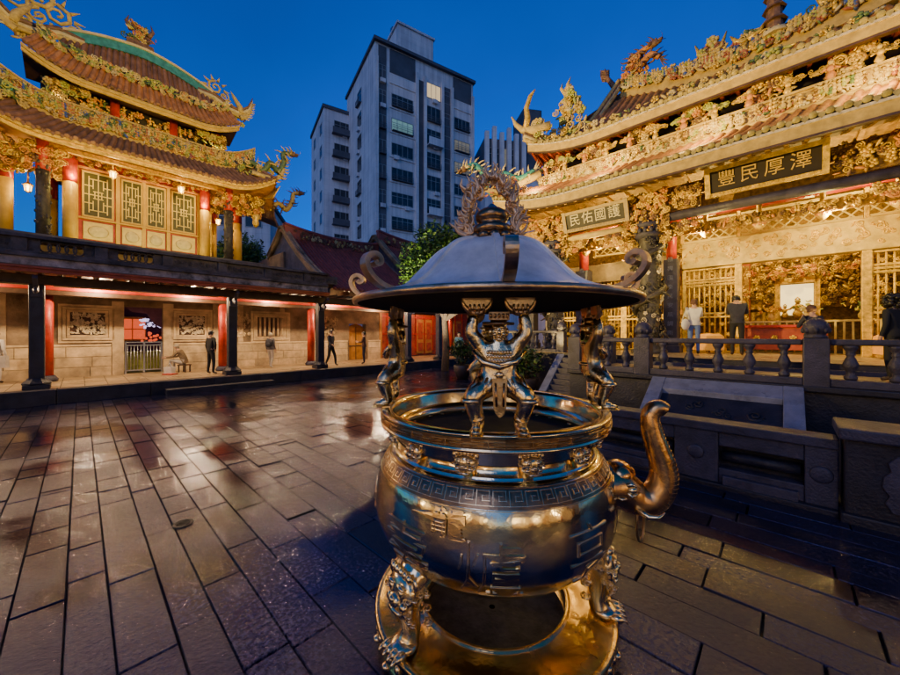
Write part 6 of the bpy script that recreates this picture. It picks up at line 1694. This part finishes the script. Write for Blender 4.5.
for r in range(12):
    zb = ZT-4.6-r*fl
    if zb < 8: break
    rnd = RND.random
    lit = lambda: ('win_dim' if rnd() < .14 else 'win_dark')
    window(ap, .55, 1.45, zb-.2, zb+1.5, split=2, glass=lit())
    if r > 0:
        window(ap, 2.3, 5.3, zb, zb+1.5, split=4, glass='win_cool' if r == 2 else lit())
        window(ap, 12.0, 14.6, zb, zb+1.5, split=4, glass='win_dim' if r in (2,3) else lit())
    window(ap, 7.45, 9.6, zb-.3, zb+1.7, split=3, glass='win_warm' if r == 0 else lit())
    window(ap, 10.25, 11.2, zb-.2, zb+1.5, split=1, ledge=False, glass='win_warm' if r in (3,5) else 'win_cool' if r == 0 else lit())
    window(ap, 5.6, 7.4, zb-.3, zb+1.6, 'l', split=2, glass='win_dark')
    mb = MB(); mb.box(2.0, -.12, zb-.42, 5.7, 0, zb-.25); mb.box(11.7, -.12, zb-.42, 14.9, 0, zb-.25); part('sill_band', mb, 'concrete', ap)
    if r % 3 == 2:
        mb = MB(); mb.box(7.4,-.9,zb-.75,9.7,0,zb-.6); mb.box(7.4,-.9,zb-.6,9.7,-.82,zb+.3); part('balcony', mb, 'concrete', ap)
for s, t_, z in ((5,5,ZT+5.5),(9,6,ZT+5.5)):
    mb = MB(); mb.lathe([(.9,0),(.9,1.3),(.3,1.6),(0,1.65)], (s,t_,z), 14); part('water_tank', mb, 'steel_c', ap)
# lower block on its left
b2 = block('narrower grey block standing left of the tallest apartment block', (-19.2, 53.5), ang1)
mb = MB(); mb.box(0,0,0,6.5,10,36.6); part('wall', mb, 'concrete', b2)
mb = MB(); mb.box(-.2,-.2,36.4,6.6,10.2,36.9); part('parapet', mb, 'concrete_d', b2)
for r in range(9):
    zb = 33.2-r*3.5; window(b2, 1.6, 4.2, zb, zb+1.7, split=3, glass='win_dark'); window(b2, 1.2, 2.6, zb, zb+1.5, 'l', ledge=False, glass='win_dark'); window(b2, 6.2, 7.5, zb, zb+1.5, 'l', ledge=False, glass='win_dark')
    mb = MB(); mb.box(1.2,-.8,zb-.5,4.8,0,zb-.35); mb.box(1.2,-.8,zb-.35,4.8,-.7,zb+.4); part('balcony', mb, 'concrete_d', b2)
# small grey building and dark tree right of the pavilion
b3 = block('low grey building half hidden behind the right end of the pavilion', (-23.5, 34.0), .25)
mb = MB(); mb.box(0,0,0,5.6,8,15); part('wall', mb, 'concrete', b3); mb = MB(); mb.box(-.2,-.2,14.9,5.8,8.2,15.3); part('parapet', mb, 'concrete_d', b3)
for r in range(4): window(b3, 3.4, 4.8, 12.6-r*3.2, 13.9-r*3.2, split=2, ledge=False); window(b3, .8, 2.2, 12.6-r*3.2, 13.9-r*3.2, split=2, ledge=False)
# building with a finned roof between tower block and hall
b4 = block('dark block with a row of upright fins along its roof behind the hall corner', (5.2, 52.0), .18)
mb = MB(); mb.box(0,0,0,14,10,26.0); part('wall', mb, 'concrete', b4)
mb = MB(); mb.box(0,.5,26.0,6.2,9,31.2); part('roof_storey', mb, 'concrete_d', b4)
mb = MB()
for k in range(6): mb.box(.0+k*1.15,-.1,25.9,.62+k*1.15,.5,32.0+(.8 if k % 2 else 0)); 
part('fins', mb, 'concrete', b4)
mb = MB(); mb.box(6.6,1.5,26,9.6,6,37.0); part('stair_tower', mb, 'concrete_d', b4)
mb = MB(); mb.box(-.4,-.5,25.4,14.3,-.0,25.9); part('cornice', mb, 'concrete_d', b4)
for k in range(4): window(b4, .9+k*1.15-.2, 1.15+k*1.15-.03, 27.2, 29.8, split=1, ledge=False, glass='win_dim' if k == 2 else 'win_dark', t0=.5)
for r in range(3): 
    for k in range(5): window(b4, .8+2.5*k, 2.2+2.5*k, 22.3-r*3.4, 23.9-r*3.4, split=2, ledge=False)
b5 = block('plain grey building with sloping top edge just beyond the hall roof corner', (7.6, 30.5), -.35)
mb = MB(); mb.hexa([(0,0,0),(9,0,0),(9,6,0),(0,6,0),(0,0,13.2),(9,0,17.2),(9,6,17.2),(0,6,13.2)]); part('wall', mb, 'concrete', b5)
mb = MB(); mb.hexa([(-.2,-.4,13.0),(9,-.4,17.1),(9,6,17.1),(-.2,6,13.0),(-.2,-.4,13.35),(9,-.4,17.5),(9,6,17.5),(-.2,6,13.35)]); part('roof_edge', mb, 'concrete_d', b5)
window(b5, 1.2, 2.6, 12.0, 12.7, split=3, ledge=False, glass='win_dim')

# ================================================================== trees and plants
def leaf_cloud(mb, c, r, n, size, mats, flat=1.0):
    for k in range(n):
        d = Vector((RND.gauss(0,1), RND.gauss(0,1), RND.gauss(0,1))).normalized(); t = RND.random()**.45
        lump = 1+.22*math.sin(3.1*d.x*2+c[0])*math.cos(2.7*d.z*2+c[1])+.1*math.sin(9*d.y+5*d.x)
        p = Vector(c)+Vector((d.x*r[0], d.y*r[1], d.z*r[2]))*t*lump
        s = size*RND.uniform(.6,1.3); a = Vector((RND.gauss(0,1),RND.gauss(0,1),RND.gauss(0,.6))).normalized(); b = a.orthogonal().normalized()
        b.rotate(Matrix.Rotation(RND.uniform(0,6.28), 3, a))
        mb.m = RND.choice(mats)
        mb.poly([p-a*s, p-b*s*.42+a*s*.05, p+a*s, p+b*s*.42+a*s*.05])
def tree(name, label, x, y, z0, trunk_h, lobes, n, size, pot=None):
    t = bpy.data.objects.new(name, None); COL.objects.link(t); t.location = (x, y, z0); ORG[t.name] = Vector((0,0,0)); t['label'] = label; t['category'] = 'tree' if 'tree' in name else 'shrub'
    mb = MB(); mb.tube([(0,0,0),(.05,0,trunk_h*.4),(-.05,.05,trunk_h*.8),(0,0,trunk_h)], [trunk_h*.06,trunk_h*.05,trunk_h*.04,trunk_h*.03], 8)
    for c, r in lobes: mb.tube([(0,0,trunk_h*.75), (c[0]*.5,c[1]*.5,(trunk_h*.75+c[2])/2), (c[0]*.9,c[1]*.9,c[2])], [trunk_h*.035,trunk_h*.025,trunk_h*.01], 6)
    part('trunk', mb, 'bark', t)
    mb = MB(); tot = sum(r[0]*r[1]*r[2] for c, r in lobes)
    for c, r in lobes: leaf_cloud(mb, c, r, int(n*(r[0]*r[1]*r[2])/tot), size, (0,0,1,2))
    part('crown', mb, ['leaf_a','leaf_b','leaf_d'], t, recalc=False)
    return t
tree('banyan_tree', 'dense rounded green tree growing behind the burner canopy', -.25, 18.6, GZ*0, 3.6, [((-.3,0,5.9),(2.1,1.9,1.8)),((.9,.2,5.9),(1.8,1.7,1.7)),((-1.35,0,5.2),(1.2,1.3,1.2)),((2.4,.3,5.3),(1.6,1.5,1.25)),((3.7,.6,5.1),(1.2,1.3,1.0)),((.3,-.8,5.0),(1.6,1.2,1.2))], 20000, .115)
tree('leafy_tree', 'dark leafy tree in front of the low grey building right of the pavilion', -16.5, 27.5, 0, 5.5, [((0,0,8.3),(1.6,1.6,1.5)),((1.1,0,7.6),(1.3,1.3,1.1)),((-.9,0,7.5),(1.2,1.2,1.1))], 4200, .15)
def potted(label, x, y, z0, sc, n=900):
    t = bpy.data.objects.new('potted_shrub', None); COL.objects.link(t); t.location = (x, y, z0); ORG[t.name] = Vector((0,0,0)); t['label'] = label; t['category'] = 'potted plant'
    mb = MB(); mb.lathe([(.22*sc,0),(.34*sc,.3*sc),(.36*sc,.52*sc),(.33*sc,.55*sc),(.3*sc,.50*sc),(0,.48*sc)], (0,0,0), 18); part('pot', mb, 'clay_pot', t)
    mb = MB()
    for k in range(7): a = k*.9; mb.tube([(0,0,.45*sc),(.2*sc*math.cos(a),.2*sc*math.sin(a),.8*sc),(.38*sc*math.cos(a),.38*sc*math.sin(a),1.1*sc)], [.025*sc,.018*sc,.008*sc], 5)
    part('stems', mb, 'bark', t)
    mb = MB(); leaf_cloud(mb, (0,0,1.1*sc), (.55*sc,.55*sc,.5*sc), n, .075*sc, (0,2,2,2)); part('leaves', mb, ['leaf_a','leaf_b','leaf_d'], t, recalc=False)
potted('leafy shrub in a dark pot beside the stone stair', 2.45, 11.3, 0, 1.0, 900)
potted('small dark shrub in a pot between the burner guardian and the far gallery', .55, 15.5, 0, 1.1)
potted('low potted plant left of the stair behind the canopy figures', 1.75, 11.6, 0, .95)
# ================================================================== people
def body(J, F, h):
    """J: joints by name (metres for a 1.7 m person, facing -y); returns skinned mesh and vertex labels"""
    names = list(J); idx = {n: i for i, n in enumerate(names)}
    E = [('pelvis','waist'),('waist','chest'),('chest','neck'),('neck','headlow'),('headlow','head'),('head','headtop')]
    Rr = dict(pelvis=(.155,.115), waist=(.14,.105), chest=(.165,.115), neck=.058, headlow=.068, head=.088, headtop=.06)
    for s in 'LR':
        E += [('chest','sh'+s),('sh'+s,'el'+s),('el'+s,'wr'+s),('wr'+s,'ha'+s),('pelvis','hip'+s),('hip'+s,'kn'+s),('kn'+s,'an'+s),('an'+s,'toe'+s)]
        Rr.update({'sh'+s:.066,'el'+s:.046,'wr'+s:.034,'ha'+s:.036,'hip'+s:.092,'kn'+s:.064,'an'+s:.045,'toe'+s:.036})
    for k, v in F.items(): Rr[k] = tuple(x*v for x in Rr[k]) if hasattr(Rr[k], '__len__') else Rr[k]*v
    me = skin([J[n] for n in names], [(idx[a], idx[b]) for a, b in E], [Rr[n] for n in names], idx['pelvis'], 2)
    segs = [(Vector(J[a]), Vector(J[b]), a, b) for a, b in E]
    return me, segs
BASE = dict(pelvis=(0,0,.93), waist=(0,0,1.08), chest=(0,.0,1.30), neck=(0,.005,1.46), headlow=(0,-.015,1.54), head=(0,-.02,1.61), headtop=(0,-.01,1.68),
    shL=(.175,0,1.40), elL=(.225,.03,1.13), wrL=(.235,-.04,.90), haL=(.235,-.06,.82), shR=(-.175,0,1.40), elR=(-.225,.03,1.13), wrR=(-.235,-.04,.90), haR=(-.235,-.06,.82),
    hipL=(.09,0,.88), knL=(.10,-.02,.48), anL=(.10,.02,.08), toeL=(.115,-.13,.035), hipR=(-.09,0,.88), knR=(-.10,-.02,.48), anR=(-.10,.02,.08), toeR=(-.115,-.13,.035))
def person(label, pos, rz, top, bottom, hair='hair_black', h=1.7, pose=None, fat=None, long_hair=False, shoes='leather', short_sleeve=False, hat=None, skirt=None):
    J = dict(BASE); J.update(pose or {})
    me, segs = body(J, fat or {}, h)
    mats = ['skin', top, bottom, shoes]
    mb = MB(); k_ = h/1.7; mb.M = Matrix.Scale(k_, 4)
    i0 = mb.pts([v.co for v in me.vertices])
    for p in me.polygons:
        c = Vector(p.center); best = None
        for a, b, na, nb in segs:
            ab = b-a; t = max(0, min(1, (c-a).dot(ab)/max(1e-9, ab.dot(ab)))); d = (c-(a+ab*t)).length
            if best is None or d < best[0]: best = (d, na, nb, t)
        na, nb, t = best[1:]
        if nb in ('headlow','head','headtop') or na in ('headlow','head') or (nb == 'neck' and t > .8): m = 0
        elif nb.startswith('ha') : m = 0
        elif nb.startswith('wr'): m = 0 if (short_sleeve or t > .92) else 1
        elif nb.startswith(('sh','el')) or nb in ('neck','chest') or (nb == 'waist' and t > .1): m = 1
        elif nb.startswith('toe') or (nb.startswith('an') and t > .93): m = 3
        else: m = 2
        mb.m = m; mb.face(tuple(i0+k for k in p.vertices), True)
    # face, ears and fingers, all in the one body mesh
    Hd = Vector(J['head']); mb.m = 0
    f = (Vector(J['head'])-Vector(J['headlow'])); fwd = Vector((0,-1,0))
    mb.ell(Hd+Vector((0,-.092,-.015)), (.014,.02,.024), 6, 5)
    for s in (-1,1): mb.ell(Hd+Vector((s*.085,.0,-.01)), (.014,.022,.033), 6, 5); mb.m = 3; mb.ell(Hd+Vector((s*.032,-.083,.012)), (.012,.006,.007), 6, 4); mb.m = 0
    mb.m = 3; mb.ell(Hd+Vector((0,-.082,-.055)), (.024,.007,.006), 6, 4); mb.m = 0
    for s in 'LR':
        ha = Vector(J['ha'+s]); d = (ha-Vector(J['wr'+s])).normalized(); side = d.cross(Vector((1,0,0))); 
        side = side.normalized() if side.length > .1 else Vector((0,1,0)); crl = d.cross(side)*(1 if s == 'L' else -1)
        for k, ln in enumerate((.065,.078,.074,.058)):
            b0 = ha+d*.02+side*(k-1.5)*.019; mb.tube([b0, b0+d*ln*.5-crl*.006, b0+d*ln-crl*.022], [.0095,.0088,.006], 6)
        b0 = ha+side*-.03-d*.01; mb.tube([b0, b0-side*.022+d*.025, b0-side*.024+d*.052], [.011,.0095,.007], 6)
    o = build('person', mb, mats); o.location = pos; o.rotation_euler = (0,0,rz); o['label'] = label; o['category'] = 'person'
    ORG[o.name] = Vector((0,0,0))
    hb = MB(); hb.M = Matrix.Scale(k_, 4)
    # hair: a cap over the skull that leaves the face free
    n1, n2 = 16, 9
    def hp(s, t):
        a = 2*PI*s; th = t*PI*.70; front = max(0, -math.sin(a))
        th *= (1-.50*front)*(1-.16*abs(math.cos(a)))
        r = .106+.006*math.sin(7*a+3*t)
        return Hd+Vector((r*math.sin(th)*math.cos(a)*.92, r*1.06*math.sin(th)*math.sin(a)+.008, .012+r*1.0*math.cos(th)))
    hb.grid(hp, n1, n2)
    if long_hair: hb.tube([Hd+Vector((0,.07,.0)), Hd+Vector((0,.095,-.12)), Hd+Vector((0,.085,-.26)), Hd+Vector((0,.08,-.34))], [.07,.085,.06,.02], 8, flat=.5)
    elif not hat:
        for k in range(26): a = RND.uniform(.15,PI-.15); hb.ell(Hd+Vector((.085*math.cos(a), .085*math.sin(a)+.005, RND.uniform(-.06,.06))), (.02,.02,.03), 5, 4)
    part('hair', hb, hair, o)
    if hat:
        ht = MB(); ht.M = Matrix.Scale(k_, 4); ht.lathe([(.15,.045),(.155,.055),(.108,.065),(.105,.12),(.07,.15),(0,.155)], tuple(Hd), 16); part('hat', ht, hat, o)
    if skirt:
        sk = MB(); sk.M = Matrix.Scale(k_, 4); sk.lathe([(.15,1.05),(.19,.9),(.25,.55),(.27,.40)], (0,0,0), 16, caps=False); part('skirt', sk, skirt, o)
    # hem of the top
    hm = MB(); hm.M = Matrix.Scale(k_, 4); P_ = Vector(J['pelvis'])
    wa = Vector(J['waist']); ax = (wa-P_)
    if abs(ax.x) < .05 and abs(ax.y) < .06:
        for (r0, z0), (r1, z1) in (((.150,.13),(.168,.05)),((.168,.05),(.176,-.03))):
            hm.lathe([(r0,z0),(r1,z1)], tuple(P_), 16, caps=False)
        hm2 = MB(); hm2.v = [(v[0], P_.y*k_+(v[1]-P_.y*k_)*.76, v[2]) for v in hm.v]; hm2.fc, hm2.mi, hm2.sm = hm.fc, hm.mi, hm.sm
        part('shirt_hem', hm2, top, o)
    return o
def at(x, y_foot, z):
    Y = 352*(H-z)/(y_foot-334); return ((x-450)/352*Y, Y, z)
def atY(x, Y, z): return ((x-450)/352*Y, Y, z)
GF = GZ+.003
akimbo = dict(elR=(-.33,.06,1.15), wrR=(-.20,-.03,.98), haR=(-.16,-.06,.95), anL=(.15,.02,.08), toeL=(.19,-.12,.035), knL=(.13,-.02,.48), anR=(-.15,.02,.08), toeR=(-.19,-.12,.035), knR=(-.13,-.02,.48))
person('person in black standing with feet apart and one hand on hip, seen from behind', atY(211, 13.6, GF), rad(160), 'cloth_black', 'cloth_black', pose=akimbo, h=1.66, fat=dict(pelvis=1.12, waist=1.2, chest=1.12))
sit = dict(pelvis=(0,.12,.40), waist=(0,.12,.56), chest=(0,-.02,.76), neck=(0,-.10,.90), headlow=(0,-.15,.96), head=(0,-.17,1.03), headtop=(0,-.16,1.10),
    hipL=(.10,.08,.38), knL=(.14,-.32,.50), anL=(.13,-.30,.08), toeL=(.14,-.45,.035), hipR=(-.10,.08,.38), knR=(-.14,-.32,.48), anR=(-.13,-.28,.08), toeR=(-.14,-.43,.035),
    shL=(.17,-.03,.84), elL=(.22,-.22,.62), wrL=(.16,-.44,.60), haL=(.13,-.52,.60), shR=(-.17,-.03,.84), elR=(-.22,-.22,.62), wrR=(-.12,-.46,.62), haR=(-.10,-.54,.62))
ps = atY(181, 14.3, GF)
person('person with grey hair and patterned brown top sitting low beside the gate', ps, rad(-75), 'cloth_olive', 'cloth_pale', hair='hair_grey', pose=sit, fat=dict(waist=1.15, chest=1.05))
mb = MB(); mb.box(-.17,-.17,.27,.17,.17,.31)
for sx in (-.13,.13):
    for sy in (-.13,.13): mb.box(sx-.02,sy-.02,0,sx+.02,sy+.02,.27)
a_ = rad(-75); solo('low_stool', mb, 'wood_dark', 'low wooden stool under the seated person by the gate', 'stool', org=(ps[0]-math.sin(a_)*.12, ps[1]+math.cos(a_)*.12, GF), temple=False)
bg_ = bpy.context
mb = MB(); mb.box(-.15,-.1,0,.15,.1,.05); mb.hexa([(-.14,-.09,.05),(.14,-.09,.05),(.14,.09,.05),(-.14,.09,.05),(-.16,-.11,.26),(.16,-.11,.26),(.16,.11,.26),(-.16,.11,.26)]); mb.tube([(-.12,0,.25),(0,0,.42),(.12,0,.25)], .012, 6)
x_, y_, _z = atY(169.5, 13.7, GF); solo('shopping_bag', mb, 'cloth_white', 'white bag on a red base by the seated person', 'bag', org=(x_, y_, GF), temple=False)
mb = MB(); mb.box(-.2,-.14,0,.2,.14,.045); x_, y_, _z = atY(170, 13.4, GF); solo('red_mat', mb, 'red_lacquer', 'small red tray on the gallery floor before the seated person', 'tray', org=(x_, y_, GF), temple=False, bevel=.01)
pb = atY(270.5, 16.2, GF)
person('person with pale hair, grey top and light trousers walking by the barred window', pb, rad(170), 'cloth_grey', 'cloth_pale', hair='hair_grey', h=1.58, pose=dict(anL=(.10,-.12,.08), toeL=(.11,-.27,.035), knL=(.1,-.12,.48), anR=(-.10,.12,.10), toeR=(-.11,-.02,.035)), shoes='cloth_white')
mb = MB(); mb.ell((0,0,.2), (.15,.085,.21), 12, 8); mb.ell((0,-.07,.13), (.11,.05,.1), 10, 6); mb.tube([(-.09,.07,.33),(-.1,.2,.30),(-.1,.1,.05)], .014, 5); mb.tube([(.09,.07,.33),(.1,.2,.30),(.1,.1,.05)], .014, 5)
solo('backpack', mb, 'cloth_navy', 'dark backpack worn by the person passing the barred window', 'backpack', org=(pb[0]+.02, pb[1]-.19, GF+.93), temple=False)
walk = dict(anL=(.10,-.20,.08), toeL=(.11,-.34,.05), knL=(.1,-.16,.48), anR=(-.10,.22,.12), toeR=(-.11,.09,.04), knR=(-.1,.04,.48), elL=(.22,.12,1.15), wrL=(.22,.1,.9), haL=(.22,.08,.82), elR=(-.22,-.06,1.15), wrR=(-.2,-.24,1.02), haR=(-.19,-.3,1.0))
person('person in dark navy clothes standing just right of the third gallery column', atY(331, 17.0, GF), rad(70), 'cloth_navy', 'cloth_black', h=1.72, pose=walk)
person('person in brown shirt looking down near the arched door', atY(364, 18.3, GF), rad(-80), 'cloth_brown', 'cloth_navy', h=1.66, pose=dict(elL=(.2,-.1,1.16), wrL=(.12,-.3,1.15), haL=(.08,-.36,1.18), elR=(-.2,-.1,1.16), wrR=(-.12,-.3,1.15), haR=(-.08,-.36,1.18)))
person('person in light blue top at the far end of the gallery by the red doors', atY(459, 18.4, GF), rad(10), 'cloth_sky', 'cloth_navy', h=1.62, short_sleeve=True)
person('person in white at the left edge of the gallery carrying a pale bag', atY(-5, 10.9, GF), rad(200), 'cloth_white', 'cloth_white', h=1.6, fat=dict(waist=1.15), pose=dict(elL=(.26,-.05,1.12), wrL=(.3,-.2,1.0), haL=(.3,-.25,.95)))
xb = atY(3.2, 10.75, GF); mb = MB(); mb.hexa([(-.14,-.05,0),(.14,-.05,0),(.14,.05,0),(-.14,.05,0),(-.12,-.04,.36),(.12,-.04,.36),(.12,.04,.36),(-.12,.04,.36)]); mb.tube([(-.08,0,.36),(0,0,.55),(.08,0,.36)], .012, 6)
solo('tote_bag', mb, 'cloth_pale', 'pale tote bag hanging at the left edge of the picture', 'bag', org=(xb[0], xb[1], GF+.52), temple=False)
pray = dict(elL=(.20,-.16,1.16), wrL=(.06,-.26,1.32), haL=(.025,-.27,1.40), elR=(-.20,-.16,1.16), wrR=(-.06,-.26,1.32), haR=(-.025,-.27,1.40), head=(0,-.05,1.60), headtop=(0,-.045,1.67), headlow=(0,-.03,1.54))
FZp = FZ+.015
person('person in white shirt and blue jeans praying before the gilded gate screen', atY(694, 10.5, FZp), rad(-25), 'cloth_white', 'cloth_jean', h=1.64, pose={**pray}, long_hair=False, hair='cloth_brown').rotation_euler = (0,0,rad(150))
mb = MB(); mb.ell((0,0,.17), (.13,.06,.17), 10, 7); mb.tube([(-.1,0,.28),(0,.03,.55),(.1,0,.28)], .012, 6); xq = atY(685.5, 10.45, FZp); solo('shoulder_bag', mb, 'cloth_white', 'white shoulder bag at the side of the person in jeans', 'bag', org=(xq[0], xq[1], FZp+.72), temple=False)
person('person in dark coat bowing with folded hands left of the altar', atY(737, 9.9, FZp), rad(140), 'cloth_navy', 'cloth_black', h=1.72, pose={**pray, 'head':(.02,-.10,1.57), 'headtop':(.02,-.11,1.64), 'headlow':(.01,-.06,1.52)}, fat=dict(chest=1.15, waist=1.15, shL=1.2, shR=1.2, elL=1.2, elR=1.2))
person('person with reddish hair and dark top standing behind the tallest balustrade post', atY(812.5, 7.3, TZ+.004), rad(170), 'cloth_navy', 'cloth_navy', h=1.42, hair='cloth_brown', pose=pray)
cur = person('person with bushy dark curly hair and dark top at the right edge', atY(894, 6.1, TZ+.004), rad(185), 'cloth_black', 'cloth_black', h=1.48)
mb = MB()
for k in range(90):
    d = Vector((RND.gauss(0,1), RND.gauss(0,1), RND.gauss(0,1))).normalized()
    if d.y < -.45 and d.z < .5: continue
    mb.M = Matrix.Scale(1.48/1.7, 4); mb.ell(Vector((0,-.01,1.60))+Vector((d.x*.13,d.y*.13,d.z*.14)), .045, 6, 4)
part('curls', mb, 'hair_black', cur)

# ================================================================== the two sides of the courtyard behind the photographer (seen in the bronze)
def side(name, label, org, f, length, lamps):
    """f(s, d, z): s along the front, d back from it"""
    t = thing(name, label, 'hall', org)
    def bx(mb, s0, d0, z0, s1, d1, z1): a = f(s0, d0, z0); b = f(s1, d1, z1); mb.box(*a, *b)
    mb = MB(); bx(mb, 0, 4.0, 0, length, 4.4, 4.4); part('wall', mb, 'plaster_lit', t)
    mb = MB(); bx(mb, 0, 0, -.03, length, 4.4, .4); part('plinth', mb, 'stone_dark', t)
    n = int(length/4)
    for k in range(n+1):
        s = .3+k*(length-.6)/n; mb = MB(); bx(mb, s-.16, .4, .4, s+.16, .72, 3.6); part('column', mb, 'red_lacquer' if k % 2 else 'stone_grey', t, .02)
        if k < n: mb = MB(); bx(mb, s+1.2, 3.9, .5, s+2.9, 4.0, 3.0); part('door', mb, 'red_wood' if k % 2 else 'orange_wood', t, .01)
    mb = MB(); bx(mb, 0, .4, 3.6, length, .7, 4.1); part('beam', mb, 'gold_paint', t, .02)
    mb = MB(); a = f(0,-.6,4.1); b = f(length,-.6,4.1); c = f(length,5,7.6); d = f(0,5,7.6); mb.hexa([a,b,c,d]+[tuple(Vector(q_)+Vector((0,0,.2))) for q_ in (a,b,c,d)]); part('roof', mb, 'tile_orange', t)
    mb = MB(); bx(mb, 0, 4.8, 7.4, length, 5.2, 8.4); part('roof_ridge', mb, 'cream', t)
    for s in lamps: p = f(s, 2.6, 3.4); lamp('POINT', p, 270, (1,.70,.32), .06)
    return t
side('front_hall', 'front hall with red columns closing the courtyard behind the viewpoint', (-13, -12, 0), lambda s, d, z: (-13-d, -12+s, z), 26, (3, 9, 15, 21))
side('south_gallery', 'gallery with lit wall along the near right side of the courtyard', (-12, -13, 0), lambda s, d, z: (-12+s, -13-d, z), 22, (3, 8.5, 14))
lamp('SPOT', (-4.5, 14.3, 5.3), 27000, (1,.67,.18), .15, target=(12.6, 2.5, 9.0), cone=62, blend=.8)
lamp('SPOT', (7.0, -6.5, 6.5), 24000, (1,.67,.18), .15, target=(TC, 20.0, 11.8), cone=36, blend=.8)
lamp('SPOT', (-1.6, 15.9, .5), 4300, (1,.86,.55), .05, target=(-.3, 18.4, 5.2), cone=80, blend=.9, temple=False)
